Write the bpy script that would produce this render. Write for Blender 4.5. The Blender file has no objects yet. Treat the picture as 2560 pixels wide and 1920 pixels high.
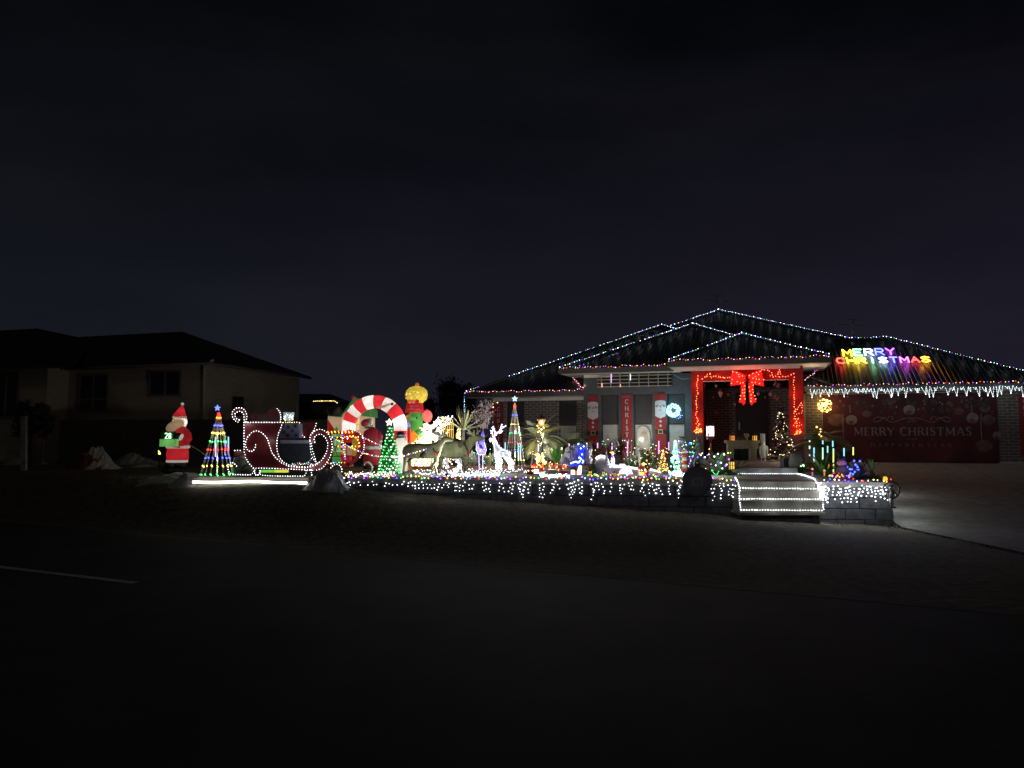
import bpy, math, random
from mathutils import Vector, Matrix
R = random.Random(11)
sc = bpy.context.scene
COL = sc.collection
V = Vector

# ------------------------------------------------------------------ camera, sky, light, exposure
F = 1923.0                                  # focal length in pixels of the 2560 px wide photograph
PITCH = math.atan(130 / F)
CAMZ = 0.80
cd = bpy.data.cameras.new("camera")
cam = bpy.data.objects.new("camera", cd)
COL.objects.link(cam)
cd.sensor_width = 36.0
cd.lens = F * 36.0 / 2560
cd.clip_start, cd.clip_end = 0.1, 2000
cam.location = (0, 0, CAMZ)
cam.rotation_euler = (math.pi / 2 + PITCH, 0, 0)
sc.camera = cam

world = bpy.data.worlds.new("World")
sc.world = world
world.use_nodes = True
wn, wl = world.node_tree.nodes, world.node_tree.links
wn.clear()
out = wn.new("ShaderNodeOutputWorld")
bg = wn.new("ShaderNodeBackground")
sky = wn.new("ShaderNodeTexSky")
sky.sky_type = 'NISHITA'
sky.sun_disc = False
sky.sun_elevation = math.radians(-4.5)
sky.sun_rotation = math.radians(205)
tc = wn.new("ShaderNodeTexCoord")
mp = wn.new("ShaderNodeMapping")
mp.inputs['Scale'].default_value = (1.2, 1.2, 4.0)
nz = wn.new("ShaderNodeTexNoise")
nz.inputs['Scale'].default_value = 1.6
nz.inputs['Detail'].default_value = 5
nz.inputs['Roughness'].default_value = 0.55
rp = wn.new("ShaderNodeValToRGB")
rp.color_ramp.elements[0].position = 0.34
rp.color_ramp.elements[0].color = (.0005, .0009, .0013, 1)
rp.color_ramp.elements[1].position = 0.70
rp.color_ramp.elements[1].color = (.0037, .0039, .0053, 1)
sx = wn.new("ShaderNodeSeparateXYZ")
er = wn.new("ShaderNodeValToRGB")           # town glow low over the horizon
er.color_ramp.elements[0].position = 0.0
er.color_ramp.elements[0].color = (.0115, .0112, .0170, 1)
er.color_ramp.elements[1].position = 0.48
er.color_ramp.elements[1].color = (0, 0, 0, 1)
ad = wn.new("ShaderNodeMixRGB"); ad.blend_type = 'ADD'; ad.inputs[0].default_value = 1
ad2 = wn.new("ShaderNodeMixRGB"); ad2.blend_type = 'ADD'; ad2.inputs[0].default_value = 0.004
wl.new(tc.outputs['Generated'], mp.inputs['Vector'])
wl.new(mp.outputs['Vector'], nz.inputs['Vector'])
wl.new(nz.outputs['Fac'], rp.inputs['Fac'])
wl.new(tc.outputs['Generated'], sx.inputs['Vector'])
wl.new(sx.outputs['Z'], er.inputs['Fac'])
wl.new(rp.outputs['Color'], ad.inputs[1])
mr = wn.new("ShaderNodeMapRange")            # the glow is more violet towards the town on the right
mr.inputs['From Min'].default_value = -.5
mr.inputs['From Max'].default_value = .6
tint = wn.new("ShaderNodeMixRGB"); tint.blend_type = 'MIX'
tint.inputs[1].default_value = (.66, .80, .80, 1); tint.inputs[2].default_value = (1.15, .95, 1.25, 1)
mu = wn.new("ShaderNodeMixRGB"); mu.blend_type = 'MULTIPLY'; mu.inputs[0].default_value = 1
wl.new(sx.outputs['X'], mr.inputs['Value']); wl.new(mr.outputs['Result'], tint.inputs[0])
wl.new(er.outputs['Color'], mu.inputs[1]); wl.new(tint.outputs['Color'], mu.inputs[2])
wl.new(mu.outputs['Color'], ad.inputs[2])
wl.new(ad.outputs['Color'], ad2.inputs[1])
wl.new(sky.outputs['Color'], ad2.inputs[2])
wl.new(ad2.outputs['Color'], bg.inputs['Color'])
bg.inputs['Strength'].default_value = 1.0
wl.new(bg.outputs['Background'], out.inputs['Surface'])

sl = bpy.data.lights.new("street_fill", 'SUN')  # weak warm sun lamp standing in for unseen street lighting
sl.energy = 0.025
sl.angle = math.radians(6)
sl.color = (1.0, .86, .68)
so = bpy.data.objects.new("street_fill", sl)
COL.objects.link(so)
so.rotation_euler = (math.radians(55), 0, math.radians(-25))

sc.view_settings.view_transform = 'Standard'
sc.view_settings.look = 'None'
sc.view_settings.exposure = 0
sc.view_settings.gamma = 1
sc.view_settings.use_curve_mapping = False
sc.render.engine = 'CYCLES'
sc.cycles.use_denoising = True
sc.cycles.use_light_tree = True
sc.cycles.max_bounces = 4
sc.cycles.sample_clamp_indirect = 3

# ------------------------------------------------------------------ from photograph pixels to places
TH = math.radians(19.3)                     # the house is turned this much towards the right
HC, HS = math.cos(TH), math.sin(TH)

def ray(x, y):
    a, b = x - 1280.0, 960.0 - y
    Y = F * math.cos(PITCH) - b * math.sin(PITCH)
    Z = F * math.sin(PITCH) + b * math.cos(PITCH)
    return a / Y, Z / Y

def at(x, y, d):
    X, Z = ray(x, y)
    return V((X * d, d, CAMZ + Z * d))

def gnd(x, y, z=0.0):
    X, Z = ray(x, y)
    d = (z - CAMZ) / Z
    return V((X * d, d, z))

def dep(y, z=0.0):
    return gnd(1280, y, z).y

def H(u, w, z):                             # house frame -> world
    return V((u * HC + w * HS, -u * HS + w * HC, z))

def hp(x, y, w):                            # pixel on the house plane w -> (u, z)
    X, Z = ray(x, y)
    d = w / (X * HS + HC)
    return X * d * HC - d * HS, CAMZ + Z * d

def hpt(x, y, w):
    u, z = hp(x, y, w)
    return H(u, w, z)

# ------------------------------------------------------------------ materials
MATS = {}

def mat(name, col, rough=0.6, var=0.18, scale=9.0, bump=0.0, metal=0.0, spec=0.4, trans=0.0, col2=None, stretch=None):
    if name in MATS:
        return MATS[name]
    m = bpy.data.materials.new(name)
    m.use_nodes = True
    n, l = m.node_tree.nodes, m.node_tree.links
    b = n['Principled BSDF']
    b.inputs['Roughness'].default_value = rough
    b.inputs['Metallic'].default_value = metal
    b.inputs['Specular IOR Level'].default_value = spec
    t = n.new("ShaderNodeTexCoord")
    z = n.new("ShaderNodeTexNoise")
    z.inputs['Scale'].default_value = scale
    z.inputs['Detail'].default_value = 4
    if stretch:
        mpn = n.new("ShaderNodeMapping")
        mpn.inputs['Scale'].default_value = stretch
        l.new(t.outputs['Object'], mpn.inputs['Vector'])
        l.new(mpn.outputs['Vector'], z.inputs['Vector'])
    else:
        l.new(t.outputs['Object'], z.inputs['Vector'])
    r = n.new("ShaderNodeValToRGB")
    r.color_ramp.elements[0].position = .3
    r.color_ramp.elements[1].position = .7
    lo = [max(0, c * (1 - var)) for c in col]
    hi = list(col2) if col2 else [min(1, c * (1 + var)) for c in col]
    r.color_ramp.elements[0].color = (*lo, 1)
    r.color_ramp.elements[1].color = (*hi, 1)
    l.new(z.outputs['Fac'], r.inputs['Fac'])
    l.new(r.outputs['Color'], b.inputs['Base Color'])
    if bump:
        bp = n.new("ShaderNodeBump")
        bp.inputs['Strength'].default_value = bump
        bp.inputs['Distance'].default_value = .02
        l.new(z.outputs['Fac'], bp.inputs['Height'])
        l.new(bp.outputs['Normal'], b.inputs['Normal'])
    if trans:
        tr = n.new("ShaderNodeBsdfTranslucent")
        l.new(r.outputs['Color'], tr.inputs['Color'])
        mx = n.new("ShaderNodeMixShader")
        mx.inputs['Fac'].default_value = trans
        l.new(b.outputs['BSDF'], mx.inputs[1])
        l.new(tr.outputs['BSDF'], mx.inputs[2])
        l.new(mx.outputs['Shader'], n['Material Output'].inputs['Surface'])
    MATS[name] = m
    return m

def emit(name, col, s):
    if name in MATS:
        return MATS[name]
    m = bpy.data.materials.new(name)
    m.use_nodes = True
    n, l = m.node_tree.nodes, m.node_tree.links
    n.clear()
    o = n.new("ShaderNodeOutputMaterial")
    e = n.new("ShaderNodeEmission")
    e.inputs['Color'].default_value = (*col, 1)
    e.inputs['Strength'].default_value = s
    l.new(e.outputs['Emission'], o.inputs['Surface'])
    MATS[name] = m
    return m

def fabric(name, col, glow=.24):            # inflatable nylon: lamps inside shine through, emission adds more of their glow
    m = mat(name, col, rough=.35, var=.08, scale=5, trans=.5, spec=.3)
    b = m.node_tree.nodes['Principled BSDF']
    b.inputs['Emission Color'].default_value = (*col, 1)
    b.inputs['Emission Strength'].default_value = glow * 2
    return m

BK = 5.0
LWB = emit("bulb_bright_white", (.92, .97, 1.0), BK * 2)
LW = emit("bulb_white", (.92, .97, 1.0), BK)
LWW = emit("bulb_warm", (1.0, .78, .42), BK)
LR = emit("bulb_red", (1.0, .04, .02), BK)
LO = emit("bulb_orange", (1.0, .30, .03), BK)
LY = emit("bulb_yellow", (1.0, .72, .12), BK)
LG = emit("bulb_green", (.10, 1.0, .22), BK * .8)
LB = emit("bulb_blue", (.06, .09, 1.0), BK * 1.2)
LP = emit("bulb_purple", (.38, .08, 1.0), BK * 1.2)
LC = emit("bulb_cyan", (.25, .95, 1.0), BK)
LK = emit("bulb_pink", (1.0, .30, .75), BK)
LRS = emit("bulb_soft_red", (1.0, .13, .06), BK * 1.6)
WIRE = mat("dark_wire", (.02, .025, .02), .5)
BLACK = mat("black_plastic", (.012, .012, .014), .4)
STEEL = mat("steel_tube", (.35, .35, .36), .35, metal=.8)
WHITE = mat("white_paint", (.72, .71, .68), .5)
STONE = mat("grey_rock", (.24, .24, .22), .85, .35, 6, .6)

# ------------------------------------------------------------------ meshes
BASE = {}

class MB:
    def __init__(s):
        s.v, s.f, s.mi, s.ms, s.smooth = [], [], [], [], []

    def m(s, mt):
        if mt not in s.ms:
            s.ms.append(mt)
        return s.ms.index(mt)

    def add(s, vs, fs, mt, smooth=False):
        o = len(s.v)
        s.v += [V(p) for p in vs]
        k = s.m(mt)
        for f in fs:
            s.f.append([o + i for i in f])
            s.mi.append(k)
            s.smooth.append(smooth)
        return s

    def hexa(s, p, mt):                     # eight corners, bottom four then top four
        return s.add(p, [(0, 3, 2, 1), (4, 5, 6, 7), (0, 1, 5, 4), (1, 2, 6, 5), (2, 3, 7, 6), (3, 0, 4, 7)], mt)

    def box(s, c, d, mt, rz=0.0, tilt=0.0):
        c = V(c)
        M = Matrix.Rotation(rz, 3, 'Z') @ Matrix.Rotation(tilt, 3, 'Y')
        hx, hy, hz = d[0] / 2, d[1] / 2, d[2] / 2
        return s.hexa([c + M @ V(q) for q in ((-hx, -hy, -hz), (hx, -hy, -hz), (hx, hy, -hz), (-hx, hy, -hz),
                                              (-hx, -hy, hz), (hx, -hy, hz), (hx, hy, hz), (-hx, hy, hz))], mt)

    def hbox(s, u0, u1, w0, w1, z0, z1, mt):
        return s.hexa([H(u0, w0, z0), H(u1, w0, z0), H(u1, w1, z0), H(u0, w1, z0),
                       H(u0, w0, z1), H(u1, w0, z1), H(u1, w1, z1), H(u0, w1, z1)], mt)

    def prism(s, pts, vec, mt):
        n = len(pts)
        vec = V(vec)
        vs = [V(p) for p in pts] + [V(p) + vec for p in pts]
        fs = [list(range(n - 1, -1, -1)), list(range(n, 2 * n))]
        fs += [(i, (i + 1) % n, n + (i + 1) % n, n + i) for i in range(n)]
        return s.add(vs, fs, mt)

    def cut(s, pts, d, t, mt):              # outline seen in the photograph, at depth d, t metres thick
        return s.prism([at(x, y, d) for x, y in pts], (0, t, 0), mt)

    def tube(s, pts, r, mt, n=6, cap=True, closed=False):
        pts = [V(p) for p in pts]
        N = len(pts)
        rs = r if isinstance(r, (list, tuple)) else [r] * N
        if len(rs) != N:
            K = len(rs) - 1
            rs = [rs[min(K, int(i * K / (N - 1)))] * (1 - (i * K / (N - 1)) % 1) + rs[min(K, int(i * K / (N - 1)) + 1)] * ((i * K / (N - 1)) % 1) for i in range(N)]
        vs, fs = [], []
        prev = None
        for i, p in enumerate(pts):
            a = pts[(i - 1) % N] if (i > 0 or closed) else p
            b = pts[(i + 1) % N] if (i < N - 1 or closed) else p
            t = (b - a)
            t = t.normalized() if t.length > 1e-9 else V((0, 0, 1))
            if prev is None:
                ref = V((0, 1, 0)) if abs(t.y) < .9 else V((1, 0, 0))
                x = t.cross(ref).normalized()
            else:
                x = (prev - t * prev.dot(t))
                x = x.normalized() if x.length > 1e-6 else t.orthogonal().normalized()
            prev = x
            y = t.cross(x)
            for k in range(n):
                an = 2 * math.pi * k / n
                vs.append(p + (x * math.cos(an) + y * math.sin(an)) * rs[i])
        L = N if closed else N - 1
        for i in range(L):
            j = (i + 1) % N
            for k in range(n):
                k2 = (k + 1) % n
                fs.append((i * n + k, i * n + k2, j * n + k2, j * n + k))
        if cap and not closed:
            fs.append(list(range(n - 1, -1, -1)))
            fs.append([(N - 1) * n + k for k in range(n)])
        return s.add(vs, fs, mt, n > 4)

    def lathe(s, c, prof, mt, n=14, sy=1.0, cap=True):
        c = V(c)
        vs, fs = [], []
        for r, z in prof:
            for k in range(n):
                a = 2 * math.pi * k / n
                vs.append(c + V((r * math.cos(a), r * math.sin(a) * sy, z)))
        for i in range(len(prof) - 1):
            for k in range(n):
                k2 = (k + 1) % n
                fs.append((i * n + k, i * n + k2, (i + 1) * n + k2, (i + 1) * n + k))
        if cap:
            fs.append(list(range(n - 1, -1, -1)))
            fs.append([(len(prof) - 1) * n + k for k in range(n)])
        return s.add(vs, fs, mt, True)

    def blob(s, c, r, mt, nu=14, nv=9, rot=0.0, lump=0.0):
        c = V(c)
        r = V(r) if not isinstance(r, (int, float)) else V((r, r, r))
        M = Matrix.Rotation(rot, 3, 'Y')
        vs, fs = [], []
        for j in range(nv + 1):
            ph = math.pi * j / nv
            for i in range(nu):
                a = 2 * math.pi * i / nu
                k = 1 + (R.uniform(-lump, lump) if 0 < j < nv else 0)
                vs.append(c + M @ V((r.x * k * math.sin(ph) * math.cos(a), r.y * k * math.sin(ph) * math.sin(a), r.z * k * math.cos(ph))))
        for j in range(nv):
            for i in range(nu):
                i2 = (i + 1) % nu
                fs.append((j * nu + i, (j + 1) * nu + i, (j + 1) * nu + i2, j * nu + i2))
        return s.add(vs, fs, mt, lump < .08)

    def octa(s, p, r, mt):
        x, y, z = p
        return s.add([(x + r, y, z), (x - r, y, z), (x, y + r, z), (x, y - r, z), (x, y, z + r), (x, y, z - r)],
                     [(0, 2, 4), (2, 1, 4), (1, 3, 4), (3, 0, 4), (2, 0, 5), (1, 2, 5), (3, 1, 5), (0, 3, 5)], mt)

    def quad(s, a, b, c, d, mt):
        return s.add([a, b, c, d], [(0, 1, 2, 3)], mt)

    def build(s, name, parent=None, kind=None, label=None, base=None):
        if not s.v:
            return None
        if parent is not None:
            b = BASE[parent.name]
        else:
            b = V(base) if base is not None else V((sum(p.x for p in s.v) / len(s.v), sum(p.y for p in s.v) / len(s.v), min(p.z for p in s.v)))
        me = bpy.data.meshes.new(name)
        me.from_pydata([tuple(p - b) for p in s.v], [], s.f)
        for mt in s.ms:
            me.materials.append(mt)
        me.polygons.foreach_set("material_index", s.mi)
        me.polygons.foreach_set("use_smooth", s.smooth)
        me.update()
        o = bpy.data.objects.new(name, me)
        COL.objects.link(o)
        if parent is not None:
            o.parent = parent
        else:
            o.location = b
        BASE[o.name] = b
        if kind:
            o['kind'] = kind
        if label:
            o['label'] = label
        return o

def thing(name, label, cat, loc, group=None):
    o = bpy.data.objects.new(name, None)
    o.empty_display_size = .1
    COL.objects.link(o)
    o.location = loc
    BASE[o.name] = V(loc)
    o['label'] = label
    o['category'] = cat
    if group:
        o['group'] = group
    return o

def tag(o, label, cat, group=None):
    o['label'] = label
    o['category'] = cat
    if group:
        o['group'] = group
    return o

def lamp(parent, p, watts, col, r=.03):     # point light
    l = bpy.data.lights.new("lamp_or_fill_light", 'POINT')
    l.energy = watts
    l.color = col
    l.shadow_soft_size = r
    o = bpy.data.objects.new("lamp_or_fill_light", l)
    COL.objects.link(o)
    o.parent = parent
    o.location = V(p) - BASE[parent.name]
    return o

def walk(pts, step):                        # points every step metres along a polyline
    pts = [V(p) for p in pts]
    outp, carry = [], 0.0
    for a, b in zip(pts, pts[1:]):
        L = (b - a).length
        q = carry
        while q < L:
            outp.append(a.lerp(b, q / L))
            q += step
        carry = q - L
    return outp

def smoothpath(pts, k=4):                   # Catmull-Rom through the points
    pts = [V(p) for p in pts]
    o = []
    for i in range(len(pts) - 1):
        p0, p1, p2, p3 = pts[max(i - 1, 0)], pts[i], pts[i + 1], pts[min(i + 2, len(pts) - 1)]
        for j in range(k):
            t = j / k
            o.append(.5 * ((2 * p1) + (p2 - p0) * t + (2 * p0 - 5 * p1 + 4 * p2 - p3) * t * t + (3 * p1 - p0 - 3 * p2 + p3) * t ** 3))
    o.append(pts[-1])
    return o

def string(label, paths, step, pattern, r=.014, jit=.01, cat="string lights", name="light_string", group=None, wire=True, parent=None, wr=.004, rand=False, watts=0, wcol=(.9, .95, 1), wstep=1.3, woff=(0, -.12, .12)):
    """a string of lights: wire and bulbs"""
    t = parent or thing(name, label, cat, paths[0][0], group)
    b, wm = MB(), MB()
    k = 0
    for p in paths:
        q = walk(p, step)
        for x in q:
            x = x + V((R.uniform(-jit, jit), R.uniform(-jit, jit), R.uniform(-jit, jit)))
            mt = R.choice(pattern) if rand else pattern[k % len(pattern)]
            b.octa(x, r * .9 * R.uniform(.85, 1.2), mt)
            k += 1
        if wire:
            wm.tube(p, wr, WIRE, 3)
    b.build("bulb", t, 'stuff')
    if wire:
        wm.build("wire", t)
    if watts:
        for p in paths:
            for x in walk(p, wstep)[0 if len(walk(p, wstep)) == 1 else 1:]:
                lamp(t, x + V(woff), watts, wcol, .03)
    return t
# ------------------------------------------------------------------ ground, road, driveway, yard
GRASS = mat("dry_grass", (.13, .115, .075), .95, .45, 9, .5)
ASPH = mat("asphalt", (.05, .048, .058), .9, .35, 1.3, .0)
CONC = mat("concrete", (.34, .33, .31), .8, .22, 5, .25)
PAVE = mat("pale_paving", (.25, .25, .25), .7, .2, 7, .2)
MULCH = mat("bark_mulch", (.07, .05, .035), .95, .5, 22, 1.0)
KERB = mat("old_kerb_concrete", (.17, .17, .15), .9, .3, 6)
PAINT = mat("road_paint", (.62, .61, .58), .7, .3, 12)
WA, WB = V((-3.07, 14.5, 0)), V((6.51, 13.26, 0))

def wl_y(X):
    return 14.5 - .1294 * (X + 3.07)

def road_y(X):
    return 10.28 - .539 * (X + 2.2)

ZB = [(-60, 0), (-8, -.03), (-5.5, -.03), (-4, -.04), (-3.07, -.16), (-.9, -.33), (1.6, -.47), (4, -.6), (6.5, -.735), (60, -.735)]

def zb(X):
    for (a, za), (b, zb_) in zip(ZB, ZB[1:]):
        if X <= b:
            return za + (zb_ - za) * (X - a) / (b - a)
    return ZB[-1][1]

WBW = WB.x * HS + WB.y * HC

def drive_z(w):
    return max(-.735, min(.02, .02 - .755 * (25.0 - w) / (25.0 - WBW)))

def gz(X, Y):
    u, w = X * HC - Y * HS, X * HS + Y * HC
    e, wy = road_y(X), wl_y(X)
    wy = max(wy, e + 2.2)
    t = max(0, min(1, (Y - e) / (wy - e)))
    t = t * t * (3 - 2 * t)
    z = -.75 + t * (zb(X) + .75)
    if u > 1.7 and w > WBW - .6:
        z = drive_z(w)
    return z

def sheet(name, xs, ys, fz, mt, keep=None):
    vs = [(x, y, fz(x, y)) for y in ys for x in xs]
    n = len(xs)
    fs = []
    for j in range(len(ys) - 1):
        for i in range(n - 1):
            if keep is None or keep((xs[i] + xs[i + 1]) / 2, (ys[j] + ys[j + 1]) / 2):
                fs.append((j * n + i, j * n + i + 1, (j + 1) * n + i + 1, (j + 1) * n + i))
    b = MB()
    b.add(vs, fs, mt, True)
    o = b.build(name, None, 'structure', base=(0, 0, 0))
    return o

def frange(a, b, s):
    n = max(1, int(round((b - a) / s)))
    return [a + (b - a) * i / n for i in range(n + 1)]

xs = [-400, -150, -70, -40] + frange(-28, 22, .4) + [30, 60, 150, 400]
ys = [-60, -20, -6] + frange(0, 32, .35) + [45, 80, 160, 500]
sheet("ground", xs, ys, lambda x, y: gz(x, y) - .008 + (R.uniform(-.01, .01) if y > road_y(x) + .5 else -.004), GRASS)
# road: a band along the verge, lying 4 mm and more above the ground sheet
RD = V((1, -.539, 0)).normalized()
RN = V((RD.y, -RD.x, 0))                    # towards the camera side
if RN.y > 0:
    RN = -RN
R0 = V((-2.2, 10.28, -.745))
b = MB()
N = 60
for i in range(N):
    a, c = -70 + 140 * i / N, -70 + 140 * (i + 1) / N
    for j in range(6):
        p, q = 9.0 * j / 6, 9.0 * (j + 1) / 6
        f = lambda s, t: R0 + RD * s + RN * t
        b.quad(f(a, q), f(c, q), f(c, p), f(a, p), ASPH)
b.build("road", None, 'structure', base=(0, 0, 0))
b = MB()                                    # concrete kerb strip along the verge
for i in range(70):
    a, c = -70 + 2 * i, -70 + 2 * i + 1.985
    f = lambda s, t, z: R0 + RD * s - RN * t + V((0, 0, z))
    b.hexa([f(a, -.0, -.01), f(c, -.0, -.01), f(c, .07, -.01), f(a, .07, -.01),
            f(a, -.0, .002), f(c, -.0, .002), f(c, .07, .006), f(a, .07, .006)], KERB)
b.build("kerb", None, 'structure', base=(0, 0, 0))
b = MB()                                    # painted centre dash
pa, pb = gnd(-220, 1391, -.741), gnd(338, 1457, -.741)
dv = (pb - pa).normalized()
nv = V((-dv.y, dv.x, 0)) * .05
b.quad(pa - nv, pb - nv, pb + nv, pa + nv, PAINT)
for s in (2.5, 4):
    o_ = dv * (s * 9.0)
    b.quad(pa - nv + o_, pb - nv + o_, pb + nv + o_, pa + nv + o_, PAINT)
b.build("road_marking", None, 'structure', base=(0, 0, 0))
# driveway
b = MB()
UB = WB.x * HC - WB.y * HS
for i in range(13):
    for j in range(24):
        u0, u1 = UB + .02 + i * .75 + (.014 if i % 4 == 0 else 0), UB + .02 + (i + 1) * .75
        w0, w1 = 8.2 + j * .7 + (.014 if j % 5 == 0 else 0), 8.2 + (j + 1) * .7
        q = []
        for u, w in ((u0, w0), (u1, w0), (u1, w1), (u0, w1)):
            uu = u + max(0, (WBW - w)) * .42 * (1 if i < 7 else .0)
            p = H(uu, w, 0)
            if p.y < road_y(p.x) + .15:
                p = None
            else:
                p.z = max(drive_z(w), gz(p.x, p.y)) + .008
            q.append(p)
        if all(q):
            b.quad(*q, CONC)
b.build("driveway", None, 'structure', base=(0, 0, 0))
# raised yard behind the retaining wall and up to the house
YC = [WA + V((.05, .12, 0)), WB + V((-.1, .12, 0)), H(UB - .1, 25.2, 0), H(-11.5, 25.2, 0), V((-6.5, 19.5, 0)), V((-3.9, 15.1, 0))]
b = MB()
b.prism([p + V((0, 0, -.25)) for p in YC], (0, 0, .25), MULCH)
b.build("yard_bed", None, 'structure', base=(0, 0, 0))
b = MB()                                    # pale path behind the wall
for i in range(16):
    a, c = WA.lerp(WB, i / 16), WA.lerp(WB, (i + .97) / 16)
    b.prism([a + V((.1, .2, .004)), c + V((.1, .2, .004)), c + V((.25, 2.1, .004)), a + V((.25, 2.1, .004))], (0, 0, .012), PAVE)
b.build("garden_path", None, 'structure', base=(0, 0, 0))

# ------------------------------------------------------------------ retaining wall of stone blocks
BLOCK = mat("dark_stone_block", (.068, .068, .078), .9, .35, 9, 1.0)
CAP = mat("wall_capping", (.22, .22, .21), .8, .25, 8, .4)
rw = thing("retaining_wall", "low retaining wall of dark rough stone blocks along the front yard", "wall", (1.7, 13.9, 0))
wd = (WB - WA).normalized()
wnrm = V((wd.y, -wd.x, 0))
L = (WB - WA).length
core = MB()
GAP0, GAP1 = (3.93 - WA.x) / wd.x, (5.30 - WA.x) / wd.x      # the steps pass through the wall here
for a_, c_ in ((WA, WA + wd * GAP0), (WA + wd * GAP1, WB + V((-.03, 0, 0)))):
    core.prism([a_ + V((0, .10, -.95)), c_ + V((0, .10, -.95)), c_ + V((0, .26, -.95)), a_ + V((0, .26, -.95))], (0, 0, .93), BLOCK)
core.build("core", rw)
row = 0
z = -.075
while z > -.82:
    h = .185
    x = -.25 if row % 2 else 0.0
    while x < L - .02:
        bl = R.uniform(.42, .58)
        a0, a1 = max(0, x), min(L, x + bl)
        x += bl
        if GAP0 < a0 < GAP1: a0 = min(a1, GAP1)
        elif a0 < GAP0 < a1: a1 = GAP0
        pm = WA + wd * ((a0 + a1) / 2)
        if a1 - a0 < .08 or z < zb(pm.x) - .12:
            continue
        pr = R.uniform(0, .018)
        b = MB()
        p0, p1 = WA + wd * (a0 + .006), WA + wd * (a1 - .006)
        fr, bk = wnrm * (.02 + pr), wnrm * -.11
        zz0, zz1 = z - h + .006, z - .006
        jf = [wnrm * R.uniform(-.008, .012) for _ in range(4)]
        b.hexa([p0 + fr + jf[0] + V((0, 0, zz0)), p1 + fr + jf[1] + V((0, 0, zz0)), p1 + bk + V((0, 0, zz0)), p0 + bk + V((0, 0, zz0)),
                p0 + fr + jf[2] + V((0, 0, zz1)), p1 + fr + jf[3] + V((0, 0, zz1)), p1 + bk + V((0, 0, zz1)), p0 + bk + V((0, 0, zz1))], BLOCK)
        b.build("stone_block", rw)
    z -= h
    row += 1
caps = [GAP0 * i / 14 for i in range(15)] + [GAP1 + (L - GAP1) * i / 3 for i in range(4)]
for i in range(18):                          # capping stones
    if i == 14: continue
    a, c = WA + wd * (caps[i] + .004), WA + wd * (caps[i + 1] - .004)
    b = MB()
    b.prism([a + wnrm * .045 + V((0, 0, -.075)), c + wnrm * .045 + V((0, 0, -.075)), c - wnrm * .26 + V((0, 0, -.075)), a - wnrm * .26 + V((0, 0, -.075))], (0, 0, .082), CAP)
    b.build("capping_stone", rw)
for k in range(22):                          # return along the driveway
    w0 = WBW + .06 + k * .46
    for rz_ in range(4):
        z1 = -.004 - rz_ * .185
        if z1 < drive_z(w0) - .05:
            continue
        b = MB()
        b.hbox(UB - .22, UB - .01 + R.uniform(-.01, .012), w0 + .004, w0 + .452, z1 - .18, z1, CAP if rz_ == 0 else BLOCK)
        b.build("stone_block", rw)

# ------------------------------------------------------------------ front steps
STEP = mat("step_stone", (.25, .235, .20), .75, .25, 6, .3)
st = thing("front_steps", "pale stone steps edged with white rope light, climbing to the yard", "steps", gnd(1950, 1300, -.7))
stw = [(13.06, -.29, 1853, 2056, -.47), (13.22, -.125, 1850, 2050, -.29), (13.40, .012, 1849, 2040, -.125)]
for d0, zt, xa, xb, zbm in stw:
    Xa, Xb = at(xa, 1250, d0).x, at(xb, 1250, d0).x
    n = 4
    for i in range(n):
        a, c = Xa + (Xb - Xa) * i / n + .003, Xa + (Xb - Xa) * (i + 1) / n - .003
        b = MB()
        b.hexa([V((a, d0, zbm)), V((c, d0, zbm)), V((c, 14.1, zbm)), V((a, 14.1, zbm)), V((a, d0, zt - .03)), V((c, d0, zt - .03)), V((c, 14.1, zt - .03)), V((a, 14.1, zt - .03))], STEP)
        b.build("riser_block", st)
    b = MB()
    b.hexa([V((Xa - .015, d0 - .02, zt - .03)), V((Xb + .015, d0 - .02, zt - .03)), V((Xb + .015, 14.12, zt - .03)), V((Xa - .015, 14.12, zt - .03)),
            V((Xa - .015, d0 - .02, zt)), V((Xb + .015, d0 - .02, zt)), V((Xb + .015, 14.12, zt)), V((Xa - .015, 14.12, zt))], STEP)
    b.build("tread", st)
Xa, Xb = at(1850, 1280, 12.98).x, at(2062, 1280, 12.98).x
b = MB()
b.hexa([V((Xa, 12.98, -.52)), V((Xb, 12.98, -.52)), V((Xb, 13.5, -.52)), V((Xa, 13.5, -.52)), V((Xa, 12.98, -.475)), V((Xb, 12.98, -.475)), V((Xb, 13.5, -.475)), V((Xa, 13.5, -.475))], STEP)
b.build("base_slab", st)
b = MB()
b.hexa([V((Xa + .06, 13.05, -.86)), V((Xb - .06, 13.05, -.86)), V((Xb - .06, 13.5, -.86)), V((Xa + .06, 13.5, -.86)), V((Xa + .06, 13.05, -.52)), V((Xb - .06, 13.05, -.52)), V((Xb - .06, 13.5, -.52)), V((Xa + .06, 13.5, -.52))], BLOCK)
b.build("footing", st)
b = MB()                                     # path slab leading to the porch
sa, sb = gnd(1843, 1185), gnd(1994, 1185)
b.prism([sa, sb, H(.3, 23.3, 0), H(-2.2, 23.3, 0)], (0, 0, .125), PAVE)
b.build("porch_path", None, 'structure', base=(0, 0, 0))

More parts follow.
